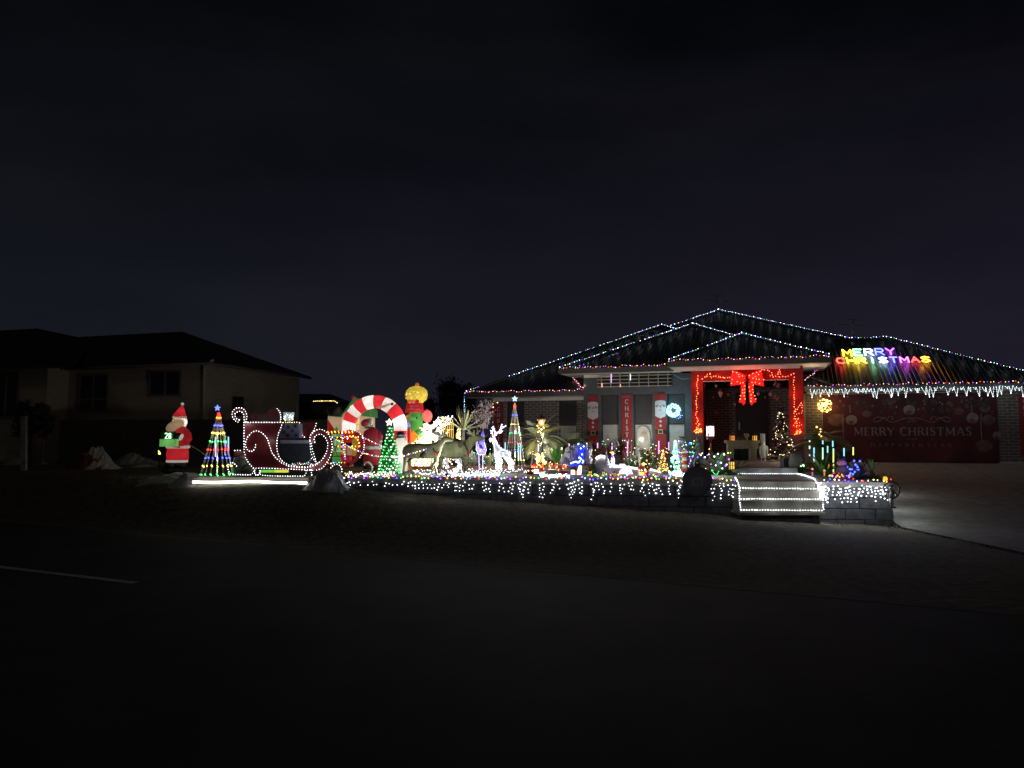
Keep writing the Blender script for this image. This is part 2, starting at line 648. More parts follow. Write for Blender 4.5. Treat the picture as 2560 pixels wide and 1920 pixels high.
# ------------------------------------------------------------------ the decorated house
ROOF = mat("charcoal_roof_metal", (.022, .024, .03), .38, .2, 3, 0, .0, .6)
GUT = mat("gutter_grey", (.075, .075, .085), .45, .1)
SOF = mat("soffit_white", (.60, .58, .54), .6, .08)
MORT = mat("mortar", (.50, .47, .45), .9, .2, 12)
BRK = mat("brown_brick", (.165, .135, .13), .85, .3, 4, .4)
REND = mat("charcoal_render", (.10, .108, .13), .8, .12, 10, .2)
DARKF = mat("window_frame", (.02, .02, .023), .4)
SCREEN = mat("dark_blind", (.055, .055, .065), .7, .1)
BLIND = mat("grey_blind", (.50, .52, .52), .6, .12, 4)
house = thing("brick_house", "single storey brick house with dark hipped metal roof, outlined in coloured lights", "house", H(-1.5, 25, 0))

def hip_face(pts, name, ribs=True, pitch=.125):
    """one face of a hipped roof: a sheet with standing ribs running down the slope"""
    P = [V(p) for p in pts]
    b = MB()

    b.prism(P, (0, 0, -.04), ROOF)
    if ribs:
        e = (P[1] - P[0]).normalized()
        nrm = (P[1] - P[0]).cross(P[2] - P[0]).normalized()
        if nrm.z < 0:
            nrm = -nrm
        g = nrm.cross(e)
        Q = [((p - P[0]).dot(e), (p - P[0]).dot(g)) for p in P]
        amin, amax = min(q[0] for q in Q), max(q[0] for q in Q)
        a = amin + pitch * .5
        while a < amax:
            t = []
            for (x0, y0), (x1, y1) in zip(Q, Q[1:] + Q[:1]):
                if (x0 - a) * (x1 - a) <= 0 and abs(x1 - x0) > 1e-6:
                    t.append(y0 + (y1 - y0) * (a - x0) / (x1 - x0))
            if len(t) >= 2 and max(t) - min(t) > .03:
                lo, hi = min(t), max(t)
                k = lambda da, y, h: P[0] + e * (a + da) + g * y + nrm * h
                b.add([k(-.03, lo, .003), k(-.012, lo, .028), k(.012, lo, .028), k(.03, lo, .003),
                       k(-.03, hi, .003), k(-.012, hi, .028), k(.012, hi, .028), k(.03, hi, .003)],
                      [(0, 1, 5, 4), (1, 2, 6, 5), (2, 3, 7, 6), (0, 3, 2, 1)], ROOF)
            a += pitch
    return b.build(name, house)

def apex(px, py, w0, z0, tanp):
    w = w0 + .1
    while w < 60:
        u, z = hp(px, py, w)
        if z0 + tanp * (w - w0) >= z:
            break
        w += .01
    return u, w, z

def hip_end(u0, u1, w0, z0, ua, wa, za, wback):
    f = hip_face([H(u0, w0, z0), H(u1, w0, z0), H(ua, wa, za)], "roof_sheet")
    hip_face([H(u0, wback, z0), H(u0, w0, z0), H(ua, wa, za), H(ua, wback, za)], "roof_sheet")
    hip_face([H(u1, w0, z0), H(u1, wback, z0), H(ua, wback, za), H(ua, wa, za)], "roof_sheet")
    b = MB()
    for p, q in ((H(u0, w0, z0), H(ua, wa, za)), (H(u1, w0, z0), H(ua, wa, za)), (H(ua, wa, za), H(ua, wback, za))):
        b.tube([p + V((0, 0, .02)), q + V((0, 0, .02))], .05, ROOF, 6)
    b.build("ridge_cap", house)

TP = math.tan(math.radians(25.5))
# A left wing, B charcoal block, C main roof, D portico, E garage
zA, zB, zD, zE = 2.27, 2.95, 2.98, 2.25
uA0 = hp(1165, 983, 24.5)[0]
uA, wAp, zAp = apex(1655, 815, 24.5, zA, TP)
hip_end(uA0, 2 * uA - uA0, 24.5, zA, uA, wAp, zAp, 38)
uC, wCp, zCp = apex(1797, 778, 25.2, zA + .1, TP)
hC = wCp - 25.2
def through(px, py, lo, hi):                 # eave corner whose hip passes the pixel seen in the photograph
    A_ = H(uC, wCp, zCp)
    def err(u):
        B_ = H(u, 25.2, zA + .1)
        best = min((abs(1280 + F * q.x / q.y - px), q) for q in (A_.lerp(B_, k / 400) for k in range(401)))[1]
        return abs(py - at_y(best))
    return min((err(lo + (hi - lo) * k / 80), lo + (hi - lo) * k / 80) for k in range(81))[1]

def at_y(q):                                 # image row of a point
    dz, dy = q.z - CAMZ, q.y
    return 960 - F * (dz * math.cos(PITCH) - dy * math.sin(PITCH)) / (dy * math.cos(PITCH) + dz * math.sin(PITCH))
uC0, uC1 = through(1680, 818, uC - hC * 1.5, uC - hC * .7), through(2130, 850, uC + hC * .7, uC + hC * 1.8)
hip_end(uC0, uC1, 25.2, zA + .1, uC, wCp, zCp, 46)
uB0 = hp(1400, 927, 23.9)[0]
uB, wBp, zBp = apex(1733, 813, 23.9, zB, TP)
hip_end(uB0, 2 * uB - uB0, 23.9, zB, uB, wBp, zBp, 33)
uD0, uD1 = hp(1672, 905, 22.9)[0], hp(2075, 893, 22.9)[0]
uD, wDp, zDp = apex(1855, 838, 22.9, zD, TP)
hip_end(uD0, uD1, 22.9, zD, uD, wDp, zDp, 30)
uE, wEp, zEp = apex(2217, 847, 24.5, zE, TP)
hE = wEp - 24.5
uE0, uE1 = .66, uE + hE
hip_face([H(uE0, 24.5, zE), H(uE1, 24.5, zE), H(uE, wEp, zEp), H(1.75, wEp, zEp)], "roof_sheet")
hip_face([H(uE1, 24.5, zE), H(uE1, 36, zE), H(uE, wEp + 8, zEp), H(uE, wEp, zEp)], "roof_sheet")
b = MB()
b.tube([H(uE1, 24.5, zE + .02), H(uE, wEp, zEp + .02), H(1.75, wEp, zEp + .02)], .05, ROOF, 6)
b.build("ridge_cap", house)

def eave(u0, u1, w0, z, wwall, right=True, left=True, depth=None):
    b = MB()
    b.hbox(u0 - .05, u1 + .05, w0 - .06, w0 + .02, z - .15, z + .012, GUT)
    b.build("gutter", house)
    b = MB()
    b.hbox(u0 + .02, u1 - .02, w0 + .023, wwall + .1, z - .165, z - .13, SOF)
    b.build("soffit", house)

eave(uA0, -6.1, 24.5, zA, 25.0)
eave(uB0, -2.9, 23.9, zB, 24.4)
eave(uD0, uD1, 22.9, zD, 23.5)
eave(uE0 + .05, uE1, 24.5, zE, 25.0)
b = MB()                                     # gutter returns and side soffits
G2 = lambda: b.build("gutter", house)
b.hbox(uA0 - .05, uA0 + .02, 24.52, 33, zA - .15, zA + .012, GUT)
G2(); b = MB()
b.hbox(uB0 - .05, uB0 + .02, 23.92, 28, zB - .15, zB + .012, GUT)
G2(); b = MB()
b.hbox(uD0 - .05, uD0 + .02, 22.92, 24.2, zD - .15, zD + .012, GUT)
G2(); b = MB()
b.hbox(uD1 - .02, uD1 + .05, 22.92, 27, zD - .15, zD + .012, GUT)
b.build("gutter", house)
b = MB()
b.hbox(uA0 + .03, -9.45, 25.1, 33, zA - .165, zA - .13, SOF)
b.build("soffit", house); b = MB()
b.hbox(uB0 + .03, -6.05, 24.5, 28, zB - .165, zB - .13, SOF)
b.build("soffit", house); b = MB()
b.hbox(.6, uD1 - .03, 23.5, 27, zD - .165, zD - .13, SOF)
b.build("soffit", house)

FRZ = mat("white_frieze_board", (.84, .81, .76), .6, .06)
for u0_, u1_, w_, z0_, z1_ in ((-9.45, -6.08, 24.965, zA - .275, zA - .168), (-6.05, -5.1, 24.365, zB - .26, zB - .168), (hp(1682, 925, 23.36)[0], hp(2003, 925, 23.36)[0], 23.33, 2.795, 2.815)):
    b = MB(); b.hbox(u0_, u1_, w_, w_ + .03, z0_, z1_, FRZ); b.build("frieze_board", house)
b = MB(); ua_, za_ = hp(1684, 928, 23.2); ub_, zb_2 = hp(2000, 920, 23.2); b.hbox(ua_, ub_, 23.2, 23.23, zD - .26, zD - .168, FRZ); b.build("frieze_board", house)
# walls
def wallbox(u0, u1, w0, w1, z0, z1, mt, name="wall"):
    b = MB()
    b.hbox(u0, u1, w0, w1, z0, z1, mt)
    return b.build(name, house)

uW1a, uW1b = hp(1267, 1040, 25)[0], hp(1310, 1040, 25)[0]
uW2a, uW2b = hp(1397, 1040, 25)[0], hp(1442, 1040, 25)[0]
uL0, uL1 = hp(1231, 1040, 25)[0], -6.05
zT = zA - .17
wallbox(uL0, uW1a, 25.0, 25.2, -.1, zT, MORT)
wallbox(uW1b, uW2a, 25.0, 25.2, -.1, zT, MORT)
wallbox(uW2b, uL1, 25.0, 25.2, -.1, zT, MORT)
wallbox(uL0, uL0 + .2, 25.2, 33, -.1, zT, BRK)
wallbox(uL0 - .7, uL0 - .002, 27.5, 27.7, -.1, zT, BRK)
wallbox(uW1a + .001, uW1b - .001, 25.06, 25.2, -.1, .35, MORT)
wallbox(uW2a + .001, uW2b - .001, 25.06, 25.2, -.1, .25, MORT)
# charcoal rendered block with three windows
wins = [(1503, 1548), (1584, 1631), (1668, 1713)]
wu = [(hp(a, 1060, 24.4)[0], hp(c, 1060, 24.4)[0]) for a, c in wins]
zwt = hp(1600, 986, 24.4)[1]
edges = [-6.07] + [e for p in wu for e in p] + [-2.52]
for i in range(0, len(edges), 2):
    wallbox(edges[i], edges[i + 1], 24.4, 24.62, -.1, zwt, REND)
wallbox(-6.07, -2.52, 24.4, 24.62, zwt, 2.76, REND)
wallbox(-6.07, -5.9, 24.621, 25.3, -.1, 2.76, REND)
for a, c in wu:
    wallbox(a + .001, c - .001, 24.41, 24.62, -.1, .2, REND)

def window(u0, u1, w, z0, z1, zsplit, lit=None):
    f = MB()
    for (a, c, e, g) in ((u0, u0 + .04, z0, z1), (u1 - .04, u1, z0, z1), (u0 + .04, u1 - .04, z0, z0 + .04), (u0 + .04, u1 - .04, z1 - .04, z1), (u0 + .04, u1 - .04, zsplit - .02, zsplit + .02)):
        f.hbox(a + .001, c - .001, w + .05, w + .11, e + .001, g - .001, DARKF)
    fo = f.build("window", house)
    p = MB(); p.hbox(u0 + .035, u1 - .035, w + .085, w + .09, zsplit + .015, z1 - .035, SCREEN); p.build("blind", fo)
    n = max(4, int((zsplit - z0) / .05))
    for i in range(n):                       # slats of the lower blind
        za, zc = z0 + .04 + (zsplit - z0 - .06) * i / n, z0 + .04 + (zsplit - z0 - .06) * (i + .96) / n
        p = MB(); p.hbox(u0 + .035, u1 - .035, w + .085, w + .095, za, zc, lit or BLIND); p.build("slat", fo)
    return fo

zs = hp(1600, 1060, 24.4)[1]
for a, c in wu:
    window(a, c, 24.42, .2, zwt, zs)
window(uW1a, uW1b, 25.0, .35, zT - .02, hp(1288, 1066, 25)[1])
window(uW2a, uW2b, 25.0, .25, zT - .02, hp(1420, 1063, 25)[1])

# portico: pillars, header, back wall, door, floor
REDF = mat("red_fabric", (.34, .02, .022), .75, .25, 6, .3)
zHd = hp(1850, 950, 23.4)[1]
uP = [hp(1730, 1000, 23.4)[0], hp(1757, 1000, 23.4)[0], hp(1974, 1000, 23.4)[0], hp(2008, 1000, 23.4)[0]]
wallbox(uP[0], uP[1], 23.4, 23.75, -.05, 2.80, REND, "pillar")
wallbox(uP[2], uP[3], 23.4, 23.75, -.05, 2.80, REND, "pillar")
wallbox(uP[1], uP[2], 23.4, 23.75, zHd, 2.80, REND, "header_beam")
wallbox(uP[0] + .02, uP[0] + .2, 23.76, 26.3, -.05, 2.78, REND)
wallbox(uP[3] - .22, uP[3] - .02, 23.76, 26.3, -.05, 2.78, BRK)
wallbox(uP[0] + .2, uP[3] - .22, 26.1, 26.3, -.05, 2.78, MORT)
wallbox(uP[0] + .2, uP[3] - .22, 23.76, 26.1, 2.72, 2.78, REND, "porch_ceiling")
b = MB(); b.hbox(uP[0] - .3, uP[3] + .02, 23.3, 26.1, -.2, .12, PAVE); b.build("porch_floor", house)
DOOR = mat("dark_door", (.02, .02, .026), .45)
d0 = MB(); ud = hp(1840, 1050, 26.0)[0]; d0.hbox(ud, ud + 1.0, 26.03, 26.09, .13, 2.2, DOOR); do = d0.build("front_door", house)
h0 = MB(); h0.hbox(ud + .08, ud + .12, 25.97, 26.03, 1.0, 1.25, STEEL); h0.build("handle", do)

# garage: piers, lintel, door
uG = [hp(2011, 1100, 25)[0], hp(2058, 1100, 25)[0], hp(2497, 1100, 25)[0], uE1 - .4]
wallbox(uG[0] - .05, uG[1], 25.0, 25.25, -.1, zE - .17, MORT)
wallbox(uG[2], uG[3], 25.0, 25.25, -.1, zE - .17, MORT)
wallbox(uG[3] - .2, uG[3], 25.26, 34, -.1, zE - .17, BRK)
GD = mat("garage_door_panel", (.06, .06, .07), .5)
gdo = MB(); gdo.hbox(uG[1] + .002, uG[2] - .002, 25.22, 25.24, -.02, zE - .17, GD); gd = gdo.build("garage_door", house)
for i in range(5):
    b = MB(); b.hbox(uG[1] + .03, uG[2] - .03, 25.19, 25.218, .02 + i * .41, .40 + i * .41, GD); b.build("panel", gd)

# brickwork
bm_full = {}
NB = [0]
loose = MB()

def bricks(u0, u1, w, z0, z1, parts=True, flip=False):
    z, r = z1 - .086, 0
    while z > z0:
        u = u0 - (.12 if r % 2 else 0)
        while u < u1 - .02:
            a, c = max(u, u0) + .007, min(u + .226, u1 - .007)
            if c - a > .03:
                pr = R.uniform(.008, .014)
                if parts and NB[0] < 298:
                    k = (round(c - a, 3), round(pr, 3))
                    if k not in bm_full:
                        q = MB(); q.hbox(0, c - a, -pr, .02, 0, .071, BRK)
                        me = bpy.data.meshes.new("brick")
                        me.from_pydata([tuple(p) for p in q.v], [], q.f)
                        me.materials.append(BRK)
                        bm_full[k] = me
                    o = bpy.data.objects.new("brick", bm_full[k])
                    COL.objects.link(o)
                    o.parent = house
                    o.location = H(a, w, z) - BASE[house.name]
                    NB[0] += 1
                else:
                    loose.hbox(a, c, w - pr, w + .02, z, z + .071, BRK)
            u += .24
        z -= .086
        r += 1

zbt = zT - .005
bricks(uW1b, uW2a, 25.0, .75, zbt)
bricks(uW2b, uL1 - .02, 25.0, .6, zbt)
bricks(uL0, uW1a, 25.0, .7, zbt)
bricks(uG[0] + .05, uG[1], 25.0, .5, zE - .18)
bricks(uW1b, uW2a, 25.0, 0, .75, False)
bricks(uG[2], uG[3], 25.0, .02, zE - .18, False)
bricks(uP[0] + .2, uP[3] - .22, 26.1, .2, 2.7, False)
loose.build("brickwork", house, 'stuff')

# louvre screen over the windows
SLT = mat("aluminium_slat", (.55, .52, .46), .35, .1, 6, 0, .6)
lou = thing("louvre_screen", "silver slatted screen with upright rails over the charcoal wall windows", "screen", hpt(1587, 967, 24.35))
ul, ur = hp(1496, 945, 24.35)[0], hp(1680, 945, 24.35)[0]
zl, zu = hp(1587, 966, 24.35)[1], hp(1587, 922, 24.35)[1]
for i in range(6):
    zz = zl + (zu - zl) * i / 5
    b = MB(); b.hbox(ul, ur, 24.2, 24.24, zz - .012, zz + .012, SLT); b.build("slat", lou)
for i in range(8):
    uu = ul + (ur - ul) * (.05 + .9 * i / 7)
    b = MB(); b.hbox(uu - .012, uu + .012, 24.245, 24.28, zl - .03, zu + .02, SLT); b.build("rail", lou)
b = MB(); b.hbox(ul, ur, 24.395, 24.399, zl, zu, BLACK); b.build("backing", lou)

# antennas on the roof
def antenna(px, py0, py1, w, label, wide):
    t = thing("antenna", label, "antenna", hpt(px, py1, w))
    b = MB(); b.tube([hpt(px, py1 + 6, w), hpt(px, py0, w)], .014, STEEL, 5); b.build("mast", t)
    b = MB()
    p, q = hpt(px - wide, py0 + 14, w), hpt(px + wide, py0 + 18, w)
    b.tube([p, q], .011, STEEL, 4)
    for i in range(9):
        c = p.lerp(q, i / 8)
        l_ = .34 - .02 * i
        b.tube([c + V((.1, l_, .02)), c - V((.1, l_, .02))], .006, STEEL, 3)
    b.tube([hpt(px - wide * .5, py0, w), hpt(px + wide * .6, py0 + 4, w)], .008, STEEL, 3)
    b.build("aerial", t)
    b = MB()
    for s in (-1, 1):
        b.tube([hpt(px, (py0 + py1) / 2 + 8, w), hpt(px + s * wide * .9, py1 + 4, w)], .006, STEEL, 3)
    b.build("stay", t)
antenna(1792, 736, 780, wCp + .1, "large spidery television antenna on top of the main roof apex", 30)
antenna(2133, 797, 852, wEp + .5, "thin television antenna over the low ridge beside the rooftop greeting", 36)
NFR = mat('dull_frame', (.16, .15, .14), .6)
# ------------------------------------------------------------------ neighbouring house, fence and dark planting on the left
NW = mat("cream_brick", (.36, .32, .25), .85, .2, 3, .2, stretch=(1, 1, 14))
NR = mat("dark_tile_roof", (.035, .035, .04), .7, .3, 6, .4)
nh = thing("neighbour_house", "unlit cream brick house with dark hipped roof standing behind the inflatable santa", "house", at(300, 1150, 27))
TN = math.radians(4)

def nz_(y, d):
    return CAMZ + ray(1280, y)[1] * d
dN = 26.0
cx0, cxr = at(508, 1000, dN).x, at(740, 1000, 33).x
xl = at(-140, 1000, dN).x
xm = at(170, 1000, dN).x
zNe = nz_(905, dN)
b = MB(); b.hexa([V((xl, dN - 1.2, -.2)), V((xm, dN - 1.2, -.2)), V((xm, dN + 8, -.2)), V((xl, dN + 8, -.2)), V((xl, dN - 1.2, zNe - .22)), V((xm, dN - 1.2, zNe - .22)), V((xm, dN + 8, zNe - .22)), V((xl, dN + 8, zNe - .22))], NW); b.build("wall", nh)
b = MB(); b.hexa([V((xm + .002, dN, -.2)), V((cx0, dN, -.2)), V((cxr, 33.5, -.2)), V((xm + .002, 33.5, -.2)), V((xm + .002, dN, zNe)), V((cx0, dN, zNe)), V((cxr, 33.5, zNe)), V((xm + .002, 33.5, zNe))], NW); b.build("wall", nh)
def P3(x, y, d): return at(x, y, d)
rA = [P3(165, 917, dN - .5), P3(520, 903, dN - .5), P3(775, 941, 33.2), P3(455, 829, 30.0), P3(200, 842, 30.0)]
b = MB()
b.prism([rA[0], rA[1], rA[3], rA[4]], (0, 0, -.09), NR)
b.build("roof", nh)
b = MB(); b.prism([rA[1] + V((.003, 0, 0)), rA[2], rA[3] + V((.003, .003, 0))], (0, 0, -.09), NR); b.build("roof", nh)
rB = [P3(-160, 924, dN - 1.9), P3(185, 911, dN - 1.9), P3(230, 850, 30.1), P3(92, 821, 29.5), P3(-160, 835, 29.5)]
b = MB(); b.prism(rB, (0, 0, -.09), NR); b.build("roof", nh)
b = MB()
b.tube([rA[0] + V((0, -.05, -.08)), rA[1] + V((.05, -.05, -.08)), rA[2] + V((.05, -.05, -.08))], .055, NFR, 5); b.build("gutter", nh)
b = MB(); b.tube([P3(533, 900, dN - .4), P3(510, 912, dN - .06), P3(508, 1120, dN - .06)], .045, SOF, 6); b.build("downpipe", nh)
b = MB(); b.tube([P3(741, 945, 33.3), P3(741, 1110, 33.3)], .05, SOF, 6); b.build("downpipe", nh)
GLS = mat("dark_glass", (.012, .016, .02), .12, .05, 2, 0, 0, .5)
for (x0, y0, x1, y1, d, sp) in ((196, 936, 273, 1028, dN, .68), (372, 926, 455, 991, dN, 1.0), (-20, 930, 52, 1045, dN - 1.2, 1.0)):
    p, q = at(x0, y1, d), at(x1, y0, d)
    f = MB()
    xm_ = (p.x + q.x) / 2
    for a, c, e, g in ((p.x, p.x + .06, p.z, q.z), (q.x - .06, q.x, p.z, q.z), (p.x + .06, q.x - .06, p.z, p.z + .06), (p.x + .06, q.x - .06, q.z - .06, q.z), (xm_ - .03, xm_ + .03, p.z + .06, q.z - .06)):
        f.box(((a + c) / 2, d - .03, (e + g) / 2), (c - a, .05, g - e), NFR)
    fo = f.build("window", nh)
    for a, c in ((p.x + .06, xm_ - .03), (xm_ + .03, q.x - .06)):
        k = MB(); k.box(((a + c) / 2, d - .02, (p.z + q.z) / 2), (c - a, .02, q.z - p.z - .12), GLS); k.build("pane", fo)
    if sp < 1:
        k = MB(); zz = q.z + (p.z - q.z) * sp; k.box((xm_, d - .05, zz), (q.x - p.x - .12, .03, .06), NFR); k.build("transom", fo)
for x0, y0 in ((565, 992), (596, 996)):
    p = at(x0, y0 + 20, 27.9)
    b = MB(); b.box(p, (.35, .12, .7), BLACK); b.build("meter_box", nh)
FEN = mat("dark_timber", (.05, .042, .035), .85, .3, 10, .3)
fe = thing("timber_fence", "dark paling fence in front of the neighbouring cream house", "fence", at(300, 1140, 22))
x0, x1 = at(150, 1050, 23).x, at(860, 1050, 23).x
k = 0
x = x0
while x < x1:
    b = MB(); h = nz_(1049, 23) + R.uniform(-.012, .012); b.hexa([V((x, 23, -.15)), V((x + .135, 23, -.15)), V((x + .135, 23.02, -.15)), V((x, 23.02, -.15)), V((x, 23, h)), V((x + .135, 23, h)), V((x + .135, 23.02, h)), V((x, 23.02, h))], FEN)
    b.build("paling", fe)
    x += .143
b = MB()
for zz in (.2, .95):
    b.box(((x0 + x1) / 2, 23.05, zz), (x1 - x0, .05, .08), FEN)
b.build("rail", fe)

# far things beyond the yard
def far_tree(px, py, rx, ry, d, label, n=2600, g="dark trees far behind the yard"):
    t = thing("tree", label, "tree", at(px, 1100, d) * 1, g)
    LEAFD = mat("dark_leaf", (.03, .04, .025), .8, .4, 3)
    TRK = mat("bark", (.06, .05, .04), .9, .3, 12, .5)
    c = at(px, py, d)
    s = d / F
    b = MB(); b.tube([V((c.x, d, -.3)), V((c.x + .1, d, c.z - ry * s * .3)), V((c.x, d, c.z))], [.22, .16, .08], TRK, 7)
    for i in range(6):
        a = R.uniform(0, 6.28)
        b.tube([V((c.x, d, c.z - ry * s * .4)), c + V((math.cos(a) * rx * s * .6, math.sin(a) * rx * s * .6, R.uniform(-.1, .6) * ry * s))], [.09, .03], TRK, 5)
    b.build("trunk", t)
    b = MB()
    cl = [(c + V((R.uniform(-.7, .7) * rx * s, R.uniform(-.6, .6) * rx * s, R.uniform(-.75, .75) * ry * s)), R.uniform(.25, .5) * rx * s) for _ in range(22)]
    for i in range(n * 2):
        cc, rr = R.choice(cl)
        p = cc + V((R.gauss(0, .5), R.gauss(0, .5), R.gauss(0, .5))) * rr
        e1 = V((R.uniform(-1, 1), R.uniform(-1, 1), R.uniform(-1, 1))).normalized() * .10
        e2 = V((R.uniform(-1, 1), R.uniform(-1, 1), R.uniform(-1, 1))).normalized() * .05
        b.quad(p - e1, p - e2, p + e1, p + e2, LEAFD)
    b.build("crown", t, 'stuff')
    return t
far_tree(1140, 992, 48, 40, 42, "broad dark tree rising beside the left eave of the lit house")
far_tree(1060, 1030, 40, 30, 44, "low dark tree behind the glowing gumball inflatable")
far_tree(760, 1040, 40, 24, 52, "low dark tree under the distant row of yellow lights")
far_tree(85, 1050, 38, 48, 21, "rounded dark shrub against the neighbouring house beside the pale post", 1800)
dh = thing("distant_house", "far dark house showing only a gutter line of yellow lights", "house", at(815, 1080, 62))
b = MB(); p, q = at(700, 1110, 62.5), at(862, 1003, 62.5); b.hexa([V((p.x, 62.5, -.5)), V((q.x, 62.5, -.5)), V((q.x, 70, -.5)), V((p.x, 70, -.5)), V((p.x, 62.5, q.z)), V((q.x, 62.5, q.z)), V((q.x, 70, q.z)), V((p.x, 70, q.z))], NR); b.build("wall", dh)
b = MB(); b.prism([at(690, 1003, 62), at(872, 1003, 62), at(825, 985, 66), at(735, 985, 66)], (0, 0, -.1), NR); b.build("roof", dh)
string("far yellow light string along the distant gutter above the sleigh", [[at(785, 1003, 61.8), at(836, 1002, 61.8), at(845, 1009, 61.8)]], .16, [LWW, LY], .045, .01)

# ------------------------------------------------------------------ left lawn: post, deflated covers, rocks
PW = mat("weathered_wood", (.30, .28, .25), .8, .2, 8)
po = thing("wooden_post", "pale square wooden post standing alone at the far left lawn", "post", gnd(57, 1178, -.03))
b = MB(); d = dep(1178, -.05); b.hexa([at(50, 1178, d), at(63, 1178, d), at(63, 1178, d) + V((0, .09, 0)), at(50, 1178, d) + V((0, .09, 0)), at(51, 1046, d), at(63, 1043, d), at(63, 1043, d) + V((0, .09, 0)), at(51, 1046, d) + V((0, .09, 0))], PW); b.build("shaft", po)
b = MB(); b.box(at(57, 1042, d) + V((0, .045, 0)), (.13, .11, .03), PW); b.build("cap", po)

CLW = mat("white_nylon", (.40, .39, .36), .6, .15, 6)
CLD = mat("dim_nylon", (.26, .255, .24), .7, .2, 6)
CLR = mat("dull_red_nylon", (.15, .018, .018), .6, .25, 6)
CLG = mat("grey_plastic", (.55, .55, .58), .35, .25, 6, 0, 0, .6)

from mathutils import noise as NZ

def lawn(px, py):                           # where the ray through a pixel meets the sloping lawn
    X, Z = ray(px, py)
    d = 9.0
    while d < 40 and CAMZ + Z * d > gz(X * d, d):
        d += .02
    return d


def crumple(name, label, cat, px0, px1, ytop, ybase, d, mt, depth=.6, seed=1, mt2=None, group=None, peak=.5, rough=1.0):
    """a crumpled heap of cloth or plastic with sharp folds"""
    rr = random.Random(seed)
    d = min(22.5, lawn((px0 + px1) / 2, ybase))
    A, B = at(px0, ybase, d), at(px1, ybase, d)
    h = (ybase - ytop) * d / F
    t = thing(name, label, cat, (A + B) / 2, group)
    rows, cols = 26, 56
    W = B.x - A.x
    so_ = V((seed * 7.3, seed * 3.1, seed * 1.7))
    vs, hs = [], []
    for j in range(rows + 1):
        for i in range(cols + 1):
            s, q = i / cols, j / rows
            x, y = W * s, depth * q
            e = max(0.0, min(1.0, min(s, 1 - s) * 3.2 * (1 + .6 * NZ.noise(V((0, q * 3, 0)) + so_)))) * max(0.0, min(1.0, min(q, 1 - q) * 2.8))
            pv = V((x * 3.2, y * 3.2, 0)) + so_
            n1 = .5 + .5 * NZ.noise(V((x * 1.5, y * 1.2, 3)) + so_)
            rid = (1 - abs(NZ.noise(pv * 1.4))) ** 3
            rid2 = (1 - abs(NZ.noise(pv * 3.1 + V((9, 2, 1))))) ** 2
            pk = math.exp(-((s - peak) / (.38 if rough < 1.5 else .6)) ** 2)
            hh = h * e * min(1.05, (.10 + .6 * n1 * pk) + rough * (.38 * rid * n1 + .12 * rid2))
            vs.append(V((A.x + x + .05 * NZ.noise(pv * 2), d + depth * (q - .3) + .05 * NZ.noise(pv * 2 + V((5, 5, 5))) + (.1 * W * NZ.noise(V((s * 3, 0, seed)))) * (1 - q), 0)))
            hs.append(hh / h)
            vs[-1].z = gz(vs[-1].x, vs[-1].y) - .015 + hh
    b = MB()
    for j in range(rows):
        for i in range(cols):
            k = j * (cols + 1) + i
            m_ = mt2 if (mt2 and hs[k] < .42 + .35 * NZ.noise(V((i * .09, j * .12, seed))) and i < cols * (.70 + .25 * NZ.noise(V((i * .1, j * .2, seed + 3)))) and j < rows * .6) else mt
            b.quad(vs[k], vs[k + 1], vs[k + cols + 2], vs[k + cols + 1], m_)
    b.build("cloth", t)
    return t

crumple("deflated_inflatable", "collapsed white and red inflatable heaped on the dark left lawn", "inflatable", 158, 284, 1092, 1172, 16.6, CLW, .9, seed=3, mt2=CLR, peak=.55)
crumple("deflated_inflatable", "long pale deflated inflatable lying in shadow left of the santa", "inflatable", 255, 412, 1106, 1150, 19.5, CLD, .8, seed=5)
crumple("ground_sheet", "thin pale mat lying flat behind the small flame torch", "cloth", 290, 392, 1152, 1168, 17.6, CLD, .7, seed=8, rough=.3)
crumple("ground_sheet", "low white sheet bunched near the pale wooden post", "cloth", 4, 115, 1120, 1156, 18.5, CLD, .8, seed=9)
crumple("ground_sheet", "wrinkled white fabric spread around the boots of the inflatable santa", "cloth", 345, 470, 1176, 1198, 15.6, CLW, 1.1, seed=12, peak=.7)
crumple("ground_sheet", "second fold of white fabric under the left cone tree", "cloth", 425, 512, 1176, 1203, 15.0, CLW, 1.2, seed=14, peak=.4)
crumple("plastic_bag_heap", "crumpled grey plastic bags heaped at the left end of the stone wall", "bag", 764, 868, 1178, 1221, 14.1, CLG, .8, seed=23, rough=1.9)
# flame torch
ft = thing("garden_torch", "small black stake torch with a yellow flame beside the santa's boots", "torch", gnd(399, 1172, 0))
d = dep(1172)
b = MB(); b.tube([at(399, 1172, d), at(399, 1136, d)], [.012, .03], BLACK, 8); b.build("stake", ft)
b = MB(); b.tube([at(399, 1136, d), at(398, 1131, d), at(396, 1126, d)], [.028, .022, .004], emit("flame", (1, .8, .15), 3), 7); b.build("flame", ft)
for px, py, rx, ry, mtl, lb in ((592, 1162, 17, 26, STONE, "upright grey green boulder between the left rainbow cone tree and the sleigh"), (618, 1172, 14, 12, STONE, "small low rock tucked under the back of the sleigh")):
    d = dep(1188)
    b = MB(); s = d / F; b.blob(at(px, py, d) + V((0, .15, 0)), (rx * s, .2, ry * s), mtl, 9, 6, .25, .14); tag(b.build("boulder", None), lb, "rock")

